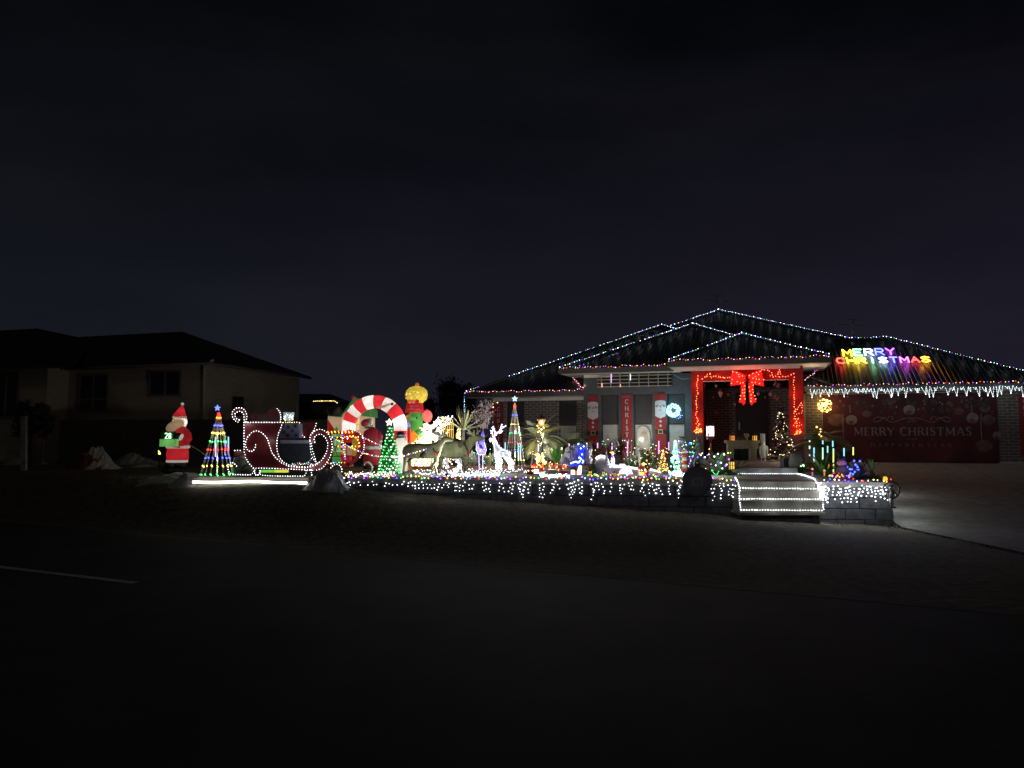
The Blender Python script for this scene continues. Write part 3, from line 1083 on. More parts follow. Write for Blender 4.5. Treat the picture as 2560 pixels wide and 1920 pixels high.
# ------------------------------------------------------------------ inflatable santa with countdown parcel
RED = fabric("inflatable_red", (.50, .025, .035)); WHI = fabric("inflatable_white", (.75, .73, .70)); SKIN = fabric("inflatable_skin", (.75, .60, .30))
TAN = fabric("inflatable_tan", (.50, .40, .28)); GRN = fabric("inflatable_green", (.10, .42, .10)); DRK = mat("inflatable_black", (.012, .012, .014), .5, .2)
LGR = fabric("inflatable_light_green", (.22, .55, .18))
d = dep(1183)
s = d / F
sa_ = thing("inflatable_santa", "glowing inflatable santa in profile with long beard holding a green countdown parcel", "inflatable", gnd(440, 1183))
def A(x, y, dz=0): return at(x, y, d + dz)
b = MB(); b.tube([A(449, 1043), A(451, 1034), A(454, 1024), A(456, 1013)], [17.5 * s, 13 * s, 7.5 * s, 2 * s], RED, 14); b.build("hat", sa_)
b = MB(); b.blob(A(456, 1010), 4 * s, WHI, 10, 7); b.build("pompom", sa_)
b = MB(); b.blob(A(449, 1043), (17.5 * s, 17.5 * s, 3.6 * s), WHI, 16, 8); b.build("hat_trim", sa_)
b = MB(); b.blob(A(445, 1052, .03), (13.5 * s, 12 * s, 12 * s), SKIN, 14, 10); hd = b.build("face", sa_)
b = MB(); b.blob(A(434, 1054, -.10), (2.6 * s, 3 * s, 2.2 * s), SKIN, 8, 6); b.build("nose", hd)
b = MB(); b.blob(A(442, 1051, -11 * s), (1.4 * s, 1 * s, 2 * s), DRK, 8, 6); b.blob(A(436, 1049, -10 * s), (1.2 * s, 1 * s, 1.6 * s), DRK, 8, 6); b.build("eye", hd)
b = MB(); b.blob(A(460, 1055, .02), (6.5 * s, 12 * s, 14 * s), WHI, 12, 9); b.build("hair", sa_)
b = MB(); b.blob(A(437.5, 1064.5, -.06), (24 * s, 13 * s, 13 * s), TAN, 18, 12, math.radians(-27)); b.build("beard", sa_)
b = MB(); b.tube([A(447, 1118), A(449, 1105), A(453, 1090), A(453, 1078), A(450, 1068)], [24 * s, 23 * s, 21 * s, 18 * s, 11 * s], RED, 16); b.build("torso", sa_)
b = MB(); b.tube([A(459, 1076, -.1), A(468, 1086, -.14), A(470, 1097, -.17), A(463, 1106, -.2), A(456, 1104, -.22)], [8 * s, 10 * s, 10 * s, 9 * s, 7 * s], RED, 12); b.build("arm", sa_)
b = MB(); b.blob(A(453, 1093, -.25), (4 * s, 6 * s, 9 * s), WHI, 10, 8, .4); b.build("cuff", sa_)
b = MB(); b.blob(A(445, 1090, -.2), (11 * s, 6 * s, 8 * s), DRK, 12, 8, .2); b.build("mitten", sa_)
b = MB(); b.lathe(A(445, 1117.5), [(27 * s, -3.5 * s), (29 * s, -2 * s), (29 * s, 2 * s), (27 * s, 3.5 * s)], WHI, 18, .8); b.build("belt", sa_)
b = MB(); b.lathe(A(443.5, 1150), [(26 * s, 0), (27 * s, 10 * s), (26.5 * s, 20 * s), (25 * s, 29.5 * s)], RED, 18, .8); b.build("coat_skirt", sa_)
b = MB(); b.lathe(A(442.5, 1156), [(25 * s, 0), (26.6 * s, 2 * s), (26 * s, 5.5 * s)], WHI, 18, .8); b.build("coat_trim", sa_)
for px, w_ in ((428, 0), (454, .02)):
    b = MB(); b.tube([A(px, 1157, w_), A(px - 2, 1172, w_)], [13 * s, 12 * s], DRK, 12); b.blob(A(px - 6, 1177, w_ - .02), (19 * s, 12 * s, 8 * s), DRK, 12, 7); b.build("boot", sa_)
b = MB(); b.box(A(425, 1107, -.24), (38 * s, .26, 18 * s), LGR, 0, 0); b.build("parcel", sa_)
b = MB(); b.box(A(421, 1089, -.22), (31 * s, .16, 20 * s), mat("dark_green_screen", (.008, .05, .012), .4)); scn = b.build("countdown_screen", sa_)

def digit(mb, ch, x, y, w, h, d_, mt, r):
    seg = {'2': [(0, .85), (.3, 1), (.8, 1), (1, .75), (.8, .5), (0, 0), (1, 0)],
           '8': [(.5, .5), (.1, .65), (.1, .9), (.5, 1), (.9, .9), (.9, .65), (.5, .5), (.05, .3), (.1, .05), (.5, 0), (.9, .05), (.95, .3), (.5, .5)],
           '0': [(.5, 1), (.1, .8), (.1, .2), (.5, 0), (.9, .2), (.9, .8), (.5, 1)]}[ch]
    mb.tube([at(x + w * a, y - h * c, d_) for a, c in seg], r, mt, 6)
b = MB(); gl = emit("countdown_digit", (.55, 1, .6), 2.5); digit(b, '2', 412.5, 1096, 6, 13, d - .33, gl, .009); digit(b, '8', 421.5, 1096, 6, 13, d - .33, gl, .009); b.build("digit", scn)
lamp(sa_, A(452, 1030), .35, (1, .9, .8)); lamp(sa_, A(446, 1054), .55, (1, .93, .7)); lamp(sa_, A(449, 1095), .5, (1, .85, .75)); lamp(sa_, A(446, 1142), .9, (1, .85, .8)); lamp(sa_, A(460, 1055, .02), .5, (1, .97, .9))
lamp(sa_, A(425, 1107, -.24), .5, (.9, 1, .8)); lamp(sa_, A(415, 1090, -.55), .5, (.25, 1, .35), .04)
b = MB(); b.tube([A(470, 1110), A(500, 1128, -.3), A(520, 1142, -.5)], .006, WHITE, 4); b.build("guy_rope", sa_)

# ------------------------------------------------------------------ rainbow cone trees
def cone_tree(label, cx, yb, ya, ystar, hw, rings, dd, rs, starcol, every=1, lampc=None):
    s = dd / F
    t = thing("cone_light_tree", label, "light tree", at(cx, yb, dd), "cone trees of coloured lights")
    b = MB(); b.tube([at(cx, yb, dd), at(cx, ya, dd)], .011, mat("pale_pole", (.6, .58, .5), .5), 6); b.build("pole", t)
    ns = 16
    apx = at(cx, ya, dd)
    c0 = at(cx, yb, dd)
    H_ = apx.z - c0.z
    def ringpt(y, k, n):
        f = (yb - y) / (yb - ya)
        r = hw * s * (1 - f) + .012
        a = 2 * math.pi * k / n
        return V((c0.x + r * math.cos(a), dd + r * math.sin(a), c0.z + H_ * f))
    for k in range(ns):
        w_ = MB(); w_.tube([ringpt(yb, k, ns), ringpt(ya + 1, k, ns)], .0055, mat("clear_wire", (.62, .58, .45), .4), 3); w_.build("strand", t)
    for y, mt in rings:
        b = MB()
        n = ns
        for k in range(0, n):
            if every > 1 and R.random() < .45: continue
            b.octa(ringpt(y, k, n) + V((0, 0, R.uniform(-.008, .008))), rs * R.uniform(.85, 1.25), mt)
        b.build("bulb", t, 'stuff')
    b = MB()
    for j in range(6):
        for k in range(8):
            b.octa(ringpt(ya + 2 + j * (ya - yb) * -.012, k, 8), rs * .55, LR)
    b.build("bulb", t, 'stuff')
    b = MB()
    sc_ = at(cx, ystar, dd)
    rr = (ya - ystar) * s * .82
    pts = [sc_ + V((math.sin(i * math.pi / 5) * (rr if i % 2 == 0 else rr * .42), 0, math.cos(i * math.pi / 5) * (rr if i % 2 == 0 else rr * .42))) for i in range(10)]
    b.prism(pts, (0, .03, 0), starcol); b.build("star", t)
    for y, w_, c_ in lampc or []: lamp(t, at(cx, y, dd) + V((.03, -.02, 0)), w_, c_, .02)
    return t
SB = emit("star_blue", (.16, .22, 1), 2.2); SW = emit("star_white", (.5, .85, 1), 2.2)
cone_tree("left cone tree with bright rainbow rings and a blue star beside the inflatable santa", 543, 1187, 1030, 1020, 38,
          [(1045, LO), (1064, LB), (1083, LY), (1104, LG), (1124, LR), (1145, LB), (1165, LY), (1186, LG)], dep(1187), .016, SB, 1, [(1150, 1.5, (.5, .5, 1)), (1085, 1, (1, .8, .3)), (1180, 1.2, (.4, 1, .4))])
cone_tree("right cone tree with sparse coloured rings and pale star before the house window", 1287, 1165, 1007, 997, 25,
          [(1016, LR), (1038, LB), (1061, LY), (1083, LG), (1106, LR), (1127, LB), (1150, LY)], dep(1165), .014, SW, 2, [(1080, 10, (1, .95, .9)), (1140, 6, (.9, .9, 1))])

# ------------------------------------------------------------------ sleigh cut from painted board
SLR = mat("sleigh_red_board", (.17, .016, .020), .4, .18, 3, 0, 0, .5)
SD = 15.45
slg = thing("santa_sleigh", "large dark red sleigh with scrolled ends outlined in white fairy lights", "sleigh", gnd(690, 1190))
def q7(l, d_=SD, dy=0): return [at(560 + x / 7.373, 1000 + y / 7.373, d_) + V((0, dy, 0)) for x, y in l]
hook_o = [(285, 370), (270, 405), (235, 405), (190, 370), (150, 300), (150, 230), (190, 170), (250, 140), (310, 140), (370, 175), (410, 240), (425, 300), (405, 412)]
hook_i = [(375, 412), (370, 290), (345, 235), (300, 205), (250, 215), (205, 250), (205, 300), (225, 340), (285, 370)]
body_r = [(1080, 415), (1040, 540), (1000, 620), (980, 720), (970, 850), (985, 960), (1020, 1060), (1090, 1140), (1200, 1200), (1400, 1235), (1560, 1225), (1720, 1180)]
curl_i = [(1720, 1180), (1800, 1110), (1870, 1010), (1910, 880), (1910, 780), (1870, 690), (1800, 635), (1740, 630), (1680, 660), (1660, 710), (1680, 800)]
curl_o = [(1600, 800), (1580, 740), (1590, 660), (1650, 580), (1750, 535), (1830, 550), (1920, 620), (1980, 740), (2000, 880), (1960, 1040), (1880, 1180), (1790, 1270), (1680, 1300)]
bot = [(1680, 1300), (1200, 1272), (540, 1257), (460, 1170), (400, 1070), (370, 950), (370, 415)]
body = body_r + curl_i[1:] + curl_o + bot[1:-1] + [(370, 415)]
hk = hook_o + hook_i[1:-1]
for d_, nm in ((SD, "near"), (SD + .62, "far")):
    b = MB(); b.prism(q7(body, d_), (0, .02, 0), SLR); b.build("side_panel", slg)
    if d_ == SD:
        b = MB(); b.prism(q7(hk, d_), (0, .02, 0), SLR); b.build("scroll", slg)
b = MB(); b.prism(q7([(480, 250), (800, 232), (830, 170), (900, 140), (980, 160), (1030, 220), (1050, 300), (1040, 412), (480, 412)], SD + .6), (0, .02, 0), SLR); b.build("back_board", slg)
b = MB(); b.prism(q7([(1390, 415), (1700, 412), (1695, 470), (1650, 560), (1600, 640), (1580, 700), (1520, 715), (1450, 660), (1405, 540)], SD + .58), (0, .02, 0), SLR); b.build("front_board", slg)
b = MB(); b.prism(q7([(190, 932), (345, 932), (345, 1020), (190, 1030)], SD + .03), (0, .3, 0), SLR); b.build("rear_step", slg)
b = MB(); p = q7([(1040, 740), (1580, 740), (1580, 800), (1040, 800)], SD + .1); b.prism(p, (0, .45, 0), mat("lilac_board", (.30, .26, .36), .5)); b.build("seat", slg)
DKB = mat("dark_blue_board", (.035, .04, .06), .6)
b = MB(); b.prism(q7([(1000, 810), (1600, 810), (1700, 1190), (1100, 1150)], SD + .56), (0, .02, 0), DKB); b.build("inner_panel", slg)
b = MB(); b.prism(q7([(560, 1262), (1680, 1302), (1680, 1288), (560, 1250)], SD + .025), (0, .57, 0), DKB); b.build("floor_board", slg)
for ln in ([(230, 1215), (180, 1160), (130, 1150), (80, 1200), (70, 1270), (100, 1340), (160, 1375), (480, 1378), (545, 1340), (565, 1285)],
           [(565, 1285), (567, 1370), (600, 1390), (648, 1370), (665, 1290)], [(665, 1340), (690, 1385), (850, 1400), (1470, 1405), (1508, 1370), (1510, 1290)],
           [(1610, 1290), (1612, 1375), (1645, 1400), (1900, 1398)], [(1970, 1250), (2030, 1190), (2090, 1180), (2150, 1220), (2180, 1290), (2170, 1340)]):
    b = MB(); b.tube(q7(ln, SD - .02), .012, BLACK, 5); b.tube(q7(ln, SD + .6), .012, BLACK, 5); b.build("runner", slg)
f_ = SD - .025
scr = [(580, 825), (575, 880), (540, 935), (490, 955), (430, 920), (395, 850), (400, 770), (440, 670), (520, 590), (600, 565), (680, 590), (760, 660), (810, 740), (850, 870), (890, 980), (960, 1070), (1060, 1160), (1200, 1225), (1500, 1250), (1720, 1190)]
lines = [q7(hook_o, f_), q7(hook_i, f_), q7([(370, 412), (368, 800), (370, 950), (400, 1070), (460, 1170), (540, 1257)], f_), q7([(390, 412), (1080, 412)], f_), q7(body_r, f_), q7(curl_i[:-1] + [(1680, 790)], f_), q7(curl_o[:0:-1], f_),
         q7(curl_o[1:], f_), q7([(540, 1257), (900, 1260), (1200, 1272), (1680, 1300)], f_), q7(scr, f_), q7([(1585, 760), (1600, 960), (1640, 1080), (1735, 1180)], f_), q7([(1610, 800), (1640, 960), (1700, 1130)], f_), q7([(200, 930), (345, 930)], f_)]
lines = lines[:6] + lines[7:]
string("white fairy lights tracing the scrolls and edges of the big red sleigh", lines, .054, [LW], .0105, .002, watts=.35, wstep=1.1, woff=(0, -.15, 0))
lines = [q7(l, SD - .035) for l in ([(230, 1215), (180, 1160), (130, 1150), (80, 1200), (70, 1270), (100, 1340), (160, 1375), (480, 1378), (545, 1340), (565, 1285), (567, 1370), (600, 1390), (648, 1370), (665, 1290), (670, 1370), (690, 1385), (850, 1400), (1470, 1405), (1508, 1370), (1510, 1290)], [(1610, 1290), (1612, 1375), (1645, 1400)], [(1970, 1250), (2030, 1190), (2090, 1180), (2150, 1220), (2180, 1290), (2170, 1340)])]
string("white fairy lights along the runners under the big red sleigh", lines, .05, [LW], .011, .002)
string("white lights curving down the tall back board inside the sleigh", [q7([(980, 160), (1030, 220), (1050, 300), (1040, 410)], SD + .58)], .05, [LW], .011, .002)
string("white lights edging the pointed front board inside the sleigh", [q7([(1392, 420), (1400, 540), (1450, 660), (1520, 712)], SD + .56), q7([(1700, 430), (1690, 480), (1650, 560), (1610, 640)], SD + .56)], .055, [LW], .010, .002)
string("yellowish lights across the present behind the sleigh seat", [q7([(1095, 412), (1375, 412)], SD + .3)], .045, [LWW, LY], .010, .004)
string("multicoloured lights lying along the sleigh floor near the front curl", [q7([(1230, 1195), (1400, 1190), (1700, 1180)], SD + .2), q7([(1260, 1170), (1500, 1165), (1620, 1170)], SD + .4), q7([(1555, 1150), (1600, 1090), (1640, 1075), (1720, 1180)], SD + .15)], .05, [LB, LO, LC, LR, LW, LG], .010, .006)
# things carried in the sleigh
bk = thing("light_up_bucket", "silver glowing gift bucket with white lights standing in the sleigh", "bucket", at(722, 1052, SD + .35))
d = SD + .35
b = MB(); b.tube([at(722, 1052, d), at(722, 1031, d)], [.085, .115], mat("frosted_silver", (.55, .6, .6), .4, trans=.5), 12); b.build("shell", bk)
b = MB()
for i in range(34):
    a = R.uniform(math.pi, 2 * math.pi); b.octa(at(722 + 11.5 * math.cos(a), R.uniform(1033, 1050), d) + V((0, .11 * math.sin(a), 0)), .007, LW)
b.build("bulb", bk, 'stuff')
lamp(bk, at(722, 1041, d), .35, (.85, 1, 1))
gx = thing("wrapped_present", "lilac present printed with dark snowflakes beside the sleigh seat", "present", at(724, 1095, SD + .3))
b = MB(); p = q7([(1040, 432), (1385, 432), (1385, 705), (1030, 705)], SD + .3); b.prism(p, (0, .25, 0), mat("lilac_wrap", (.30, .28, .45), .5, .3, 3)); b.build("box", gx)
b = MB()
for x, y in ((1100, 590), (1180, 500), (1170, 650), (1330, 650), (1310, 480), (1260, 570), (1080, 470)):
    c = q7([(x, y)], SD + .294)[0]
    for k in range(3):
        a = k * math.pi / 3; v_ = V((math.cos(a), 0, math.sin(a))) * .05; n_ = V((-math.sin(a), 0, math.cos(a))) * .009
        b.prism([c - v_ - n_, c + v_ - n_, c + v_ + n_, c - v_ + n_], (0, .003 + .001 * k, 0), mat("dark_print", (.05, .05, .10), .6))
b.build("snowflake_print", gx)

# glowing tube along the low board in front of the sleigh
TBD = lawn(620, 1209)
tb = thing("rope_light_tube", "long overbright white light tube lying on the grass below the sleigh", "rope light", at(620, 1206, TBD))
b = MB(); b.tube([at(482 + i * 28.5, 1205 + 1.3 * math.sin(i * .9) + (1.5 if i > 6 else 0), TBD) for i in range(11)], .024, emit("tube_white", (1, .97, .86), 5), 8); b.build("tube", tb)
bd = thing("edging_board", "low weathered timber board in front of the sleigh runners", "board", at(620, 1198, TBD + .16))
b = MB(); b.hexa([at(478, 1203, TBD + .16), at(770, 1204, TBD + .16), at(770, 1204, TBD + .16) + V((0, .05, 0)), at(478, 1203, TBD + .16) + V((0, .05, 0)), at(478, 1193, TBD + .16), at(770, 1194, TBD + .16), at(770, 1194, TBD + .16) + V((0, .05, 0)), at(478, 1193, TBD + .16) + V((0, .05, 0))], PW); b.build("plank", bd)
gf = thing("green_lit_flood", "flat green and yellow glowing lamp under the sleigh floor", "lamp", gnd(690, 1184))
b = MB(); b.box(at(672, 1178, 15.75), (.34, .1, .05), emit("green_glow", (.2, .75, .08), .8)); b.build("lens", gf)
b = MB(); b.box(at(704, 1178, 15.75), (.26, .1, .05), emit("yellow_glow", (.85, .8, .08), .9)); b.build("lens", gf)
# ------------------------------------------------------------------ red sleigh with rope lights and inflatables behind it
def q8(l, d_): return [at(800 + x / 7.539, 980 + y / 7.539, d_) for x, y in l]
rd = dep(1183)
RP = mat("red_paint_board", (.33, .025, .03), .45, .2, 4)
rs_ = thing("red_rope_light_sleigh", "smaller red frame sleigh with a crescent front and orange rope light rails", "sleigh", gnd(870, 1183))
outer = [(490, 725), (560, 702), (650, 722), (740, 770), (800, 830), (835, 950), (830, 1080), (790, 1180), (720, 1270), (620, 1360), (540, 1420)]
inner = [(500, 1350), (600, 1280), (680, 1180), (722, 1050), (722, 950), (692, 870), (640, 832), (560, 832), (505, 870)]
for k, dd in enumerate((rd, rd + .5)):
    b = MB(); b.prism(q8(outer + inner, dd), (0, .02, 0), RP); b.build("front_crescent", rs_)
for y in (752, 858, 1030, 1210):
    b = MB(); b.tube(q8([(150, y), (700 if y > 800 else 660, y)], rd + .01), .012, RP, 6); b.build("rail", rs_)
for x0, y0, x1, y1 in ((420, 740, 480, 1330), (160, 740, 330, 1200), (330, 1000, 150, 1340), (150, 745, 150, 1340)):
    b = MB(); b.tube(q8([(x0, y0), (x1, y1)], rd + .02), .010, RP, 6); b.build("strut", rs_)
b = MB(); b.prism(q8([(140, 1335), (540, 1335), (540, 1420), (140, 1370)], rd), (0, .52, 0), RP); b.build("floor_board", rs_)
b = MB(); b.tube(smoothpath(q8([(825, 1385), (870, 1330), (930, 1340), (978, 1400), (978, 1470), (930, 1530), (868, 1540), (600, 1545), (300, 1550)], rd - .03)), .022, WHITE, 7); b.build("runner", rs_)
string("orange lights along the rails of the smaller red sleigh", [q8([(150, 745), (660, 745)], rd - .02), q8([(160, 765), (640, 765)], rd - .02), q8([(330, 855), (740, 850)], rd - .02), q8([(340, 1028), (790, 1025)], rd - .02)], .075, [LO, LO, LY, LO, LRS], .017, .006)
string("white and orange lights around the crescent front of the smaller red sleigh", [q8([(520, 880), (505, 840), (530, 815)], rd - .02), q8(outer[:9], rd - .02)], .05, [LW, LW, LP, LO, LW], .013, .004)
string("orange lights on the inner curve of the crescent front", [q8([(560, 832), (640, 835), (700, 870), (730, 940), (750, 1020)], rd - .02)], .07, [LO, LY, LO], .019, .004)
mult = [LW, LB, LO, LC, LY, LW, LR]
string("multicoloured lights hanging as a harness from the red sleigh to the first reindeer", [smoothpath(q8([(230, 860), (420, 955), (600, 1055), (790, 1142), (980, 1192), (1150, 1218), (1357, 1226)], rd - .15)) +
       smoothpath([at(780 + x / 5.925, 940 + y / 5.925, dep(1190) - .16) for x, y in ((1240, 1200), (1400, 1172), (1560, 1122), (1700, 1078))])], .045, mult, .014, .006)
string("second multicoloured harness line from the crescent to the green lit tree", [smoothpath(q8([(800, 850), (920, 910), (1100, 990), (1200, 1030), (1357, 1085)], rd - .1))], .045, mult, .013, .006)
string("vertical multicoloured strand down the side of the red sleigh", [q8([(420, 780), (430, 955), (450, 1080), (480, 1290)], rd - .03)], .05, [LW, LB, LW, LO, LC], .015, .006)
string("green and blue lights along the floor of the red sleigh", [q8([(150, 1345), (480, 1325)], rd - .02)], .06, [LO, LW, LC, LB, LG, LY], .014, .01)

# inflatable gingerbread house and inflatable presents behind
CRM = fabric("inflatable_cream", (.62, .50, .36)); ORG = fabric("inflatable_orange", (.70, .32, .04)); DGR = fabric("inflatable_dull_green", (.10, .30, .10)); DRD = mat("red_velvet_nylon", (.26, .015, .03), .6, .2, 6)
hd_ = 19.2
ih = thing("inflatable_house", "inflatable gingerbread house with green roof and glowing window behind the candy arch", "inflatable", gnd(880, 1170))
b = MB(); b.prism(q8([(640, 430), (930, 470), (930, 1150), (640, 1150)], hd_), (0, .8, 0), CRM); b.build("wall", ih)
b = MB(); b.prism(q8([(640, 100), (660, 150), (530, 330), (430, 420), (360, 520), (345, 510), (430, 400)], hd_ - .15), (0, 1.1, 0), DGR); b.build("roof", ih)
b = MB(); b.prism(q8([(650, 140), (940, 320), (945, 470), (770, 440), (640, 430)], hd_ - .1), (0, 1.1, 0), DGR); b.build("roof", ih)
b = MB(); b.blob(q8([(630, 110)], hd_ - .1)[0], .055, RED, 8, 6); b.build("finial", ih)
b = MB(); b.prism(q8([(430, 420), (560, 320), (600, 300), (540, 420), (400, 540)], hd_ - .2), (0, .1, 0), CRM); b.build("eave_icing", ih)
wi = MB(); wi.prism(q8([(665, 510), (745, 490), (735, 720), (655, 715)], hd_ - .01), (0, .008, 0), emit("window_glow", (1, .78, .35), .85)); wo = wi.build("window", ih)
b = MB(); b.prism(q8([(660, 615), (740, 605), (740, 615), (660, 625)], hd_ - .02), (0, .008, 0), ORG); b.prism(q8([(702, 500), (708, 500), (700, 718), (694, 718)], hd_ - .021), (0, .008, 0), ORG); b.build("muntin", wo)
lamp(ih, q8([(790, 620)], hd_ + .4)[0], 2.2, (1, .8, .5))
io = thing("inflatable_present", "inflatable cream envelope shaped present with red and green corners left of the candy arch", "inflatable", gnd(836, 1172))
b = MB(); b.prism(q8([(150, 450), (400, 480), (388, 730), (145, 730)], hd_ - .5), (0, .35, 0), CRM); b.build("body", io)
b = MB(); b.prism(q8([(152, 520), (290, 730), (147, 730)], hd_ - .51), (0, .008, 0), RED); b.build("flap", io)
b = MB(); b.prism(q8([(260, 728), (310, 640), (350, 728)], hd_ - .522), (0, .008, 0), GRN); b.build("flap", io)
lamp(io, q8([(280, 600)], hd_ - .33)[0], .45, (1, .85, .6))
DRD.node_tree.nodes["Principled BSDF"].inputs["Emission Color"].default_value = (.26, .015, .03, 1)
DRD.node_tree.nodes["Principled BSDF"].inputs["Emission Strength"].default_value = .25  # self-glow put into the cloth to brighten the unlit figure
for lab, pts, dd, mt, rib, rm in (
    ("inflatable green present with cream band low behind the red sleigh", [(235, 1125), (395, 1125), (395, 1335), (225, 1335)], rd + 1.2, GRN, [(235, 1100), (395, 1100), (395, 1128), (235, 1128)], WHI),
    ("inflatable light green present above the red sleigh rails", [(215, 790), (370, 790), (365, 870), (210, 870)], rd + 1.0, LGR, [(280, 790), (300, 790), (300, 870), (280, 870)], WHI),
    ("inflatable pink beige present standing inside the crescent sleigh", [(420, 1040), (580, 1040), (575, 1190), (415, 1180)], rd + 1.0, CRM, [(490, 1040), (505, 1040), (503, 1187), (488, 1186)], RED),
    ("inflatable golden present glowing inside the crescent front", [(610, 890), (700, 880), (700, 1200), (590, 1200)], rd + .9, ORG, [(645, 888), (660, 886), (655, 1200), (640, 1200)], LGR),
    ("inflatable yellow green present seen at the left of the crescent", [(250, 900), (340, 900), (340, 1100), (240, 1100)], rd + 1.1, LGR, [(285, 900), (300, 900), (300, 1100), (285, 1100)], WHI),
    ("inflatable dark red present lying under the beige one", [(380, 1160), (560, 1195), (550, 1330), (400, 1335)], rd + 1.05, RED, [(470, 1178), (485, 1181), (480, 1333), (465, 1333)], WHI)):
    t = thing("inflatable_present", lab, "inflatable", q8([pts[3]], dd)[0])
    b = MB(); b.prism(q8(pts, dd), (0, .28, 0), mt); b.build("body", t)
    b = MB(); b.prism(q8(rib, dd - .012), (0, .304, 0), rm); b.build("ribbon", t)
    lamp(t, sum((p for p in q8(pts, dd + .14)), V((0, 0, 0))) / 4, .22, (1, .9, .75))
# santa-like figure seen from behind
sf = thing("inflatable_santa", "unlit dark red inflatable santa seen from behind beside the green lit tree", "inflatable", gnd(925, 1180))
dd = rd + .35
s = dd / F
def a8(x, y, dz=0): return q8([(x, y)], dd + dz)[0]
WHD = mat("white_fleece", (.62, .62, .58), .7, .12, 12, .3)
b = MB(); b.tube([a8(985, 1380), a8(985, 1200), a8(985, 1060), a8(980, 900), a8(960, 780), a8(920, 700)], [15 * s, 20 * s, 23 * s, 24 * s, 21 * s, 13 * s], DRD, 16); b.build("body", sf)
b = MB(); b.tube([a8(1070, 760), a8(1130, 830, -.05), a8(1145, 900, -.08)], [8 * s, 7 * s, 5 * s], DRD, 10); b.build("arm", sf)
b = MB(); b.blob(a8(1143, 925, -.08), (5 * s, 5 * s, 4 * s), WHD); b.build("cuff", sf)
b = MB(); b.lathe(a8(985, 1048), [(24.2 * s, -4 * s), (25.2 * s, 0), (24.4 * s, 4 * s)], WHD, 18); b.build("belt", sf)
b = MB(); b.blob(a8(855, 580), (12 * s, 12 * s, 9 * s), DRD, 12, 8, -.5); b.build("hat", sf)
b = MB(); b.tube([a8(930, 500), a8(955, 560), a8(930, 620), a8(860, 660), a8(950, 650), a8(1010, 655)], [4 * s, 6 * s, 7 * s, 6 * s, 6 * s, 4 * s], WHD, 10); b.build("hair", sf)
for x in (900, 1040):
    b = MB(); b.tube([a8(x, 1210), a8(x - 5, 1340), a8(x, 1400)], [11 * s, 11 * s, 10 * s], DRD, 12); b.build("leg", sf)
    b = MB(); b.blob(a8(x, 1415, -.04), (12 * s, 14 * s, 6 * s), BLACK); b.build("boot", sf)

# ------------------------------------------------------------------ candy cane arch
def q5(l, d_): return [at(780 + x / 5.925, 940 + y / 5.925, d_) for x, y in l]
ad_ = 17.9
ca = thing("inflatable_arch", "tall inflatable candy cane arch in glowing red and white stripes", "inflatable", gnd(932, 1170))
pa_ = smoothpath(q5([(540, 990), (538, 850), (540, 760), (548, 690), (592, 590), (672, 490), (782, 415), (920, 382), (1060, 405), (1180, 480), (1265, 590), (1305, 700), (1310, 850), (1310, 1200)], ad_), 6)
seg = [(0, 17, WHI), (17, 25, RED), (25, 33, WHI), (33, 39, RED), (39, 46, WHI), (46, 52, RED), (52, 56, WHI), (56, 63, RED), (63, 68, WHI)]
cuts = [0, 20, 27, 33.5, 39.5, 45, 49.5, 55, 61, 69, 74, 78]
acc = [0.0]
for p, q in zip(pa_, pa_[1:]):
    acc.append(acc[-1] + (q - p).length)
def arch_index(px, py):
    t = q5([(px, py)], ad_)[0]
    return min(range(len(pa_)), key=lambda i: (pa_[i] - t).length)
marks = [0] + [arch_index(*m) for m in ((538, 830), (545, 665), (585, 570), (665, 470), (780, 395), (920, 382), (1050, 400), (1190, 485), (1275, 610), (1310, 800))] + [len(pa_) - 1]
ar = 16.4 * ad_ / F
for i in range(len(marks) - 1):
    a, c = marks[i], marks[i + 1]
    if c <= a:
        continue
    pts = pa_[a:c + 1]
    n_ = len(pts)
    b = MB(); b.tube(pts, [ar * (1 + .05 * math.sin(math.pi * k / max(1, n_ - 1))) for k in range(n_)], RED if i % 2 == 0 else WHI, 18, cap=False); b.build("arch_segment", ca)
b = MB(); b.blob(q5([(1185, 415)], ad_ - ar)[0], (.03, .012, .035), DRK, 8, 6); b.build("eye", ca)
b = MB(); b.tube(smoothpath(q5([(950, 460), (1050, 455), (1130, 425), (1170, 415)], ad_ - ar * .95), 3), [.012, .03, .02, .008], TAN, 8); b.build("beak", ca)
for m in ((560, 660), (545, 750), (840, 395), (960, 385), (1290, 640), (1300, 730), (1240, 560), (680, 482)):
    lamp(ca, q5([m], ad_)[0], 1.3, (1, .95, .9), .02)
lamp(ca, q5([(1100, 430)], ad_)[0], .8, (1, .95, .9), .02)

# ------------------------------------------------------------------ green lit tree
gd_ = dep(1185)
s = gd_ / F
gt = thing("lit_christmas_tree", "slim green tinsel tree covered with round green lights and a white star", "christmas tree", gnd(974, 1185))
TIN = mat("green_tinsel", (.04, .24, .07), .45, .4, 30, 0, 0, .6)
cbase = gnd(974, 1185)
b = MB()
Ht = (at(974, 1066, gd_).z)
for i in range(3400):
    f = R.random() ** 1.0
    r = 27 * s * (1 - f) * R.uniform(.7, 1.04) + .01
    a = R.uniform(0, 6.283)
    p = cbase + V((r * math.cos(a), r * math.sin(a), .02 + f * (Ht - .02)))
    o_ = V((math.cos(a), math.sin(a), R.uniform(-.6, .2))) * R.uniform(.03, .06)
    w_ = V((-math.sin(a), math.cos(a), R.uniform(-.5, .5))) * .008
    b.quad(p - w_, p + w_, p + o_ + w_ * .4, p + o_ - w_ * .4, TIN)
b.build("foliage", gt, 'stuff')
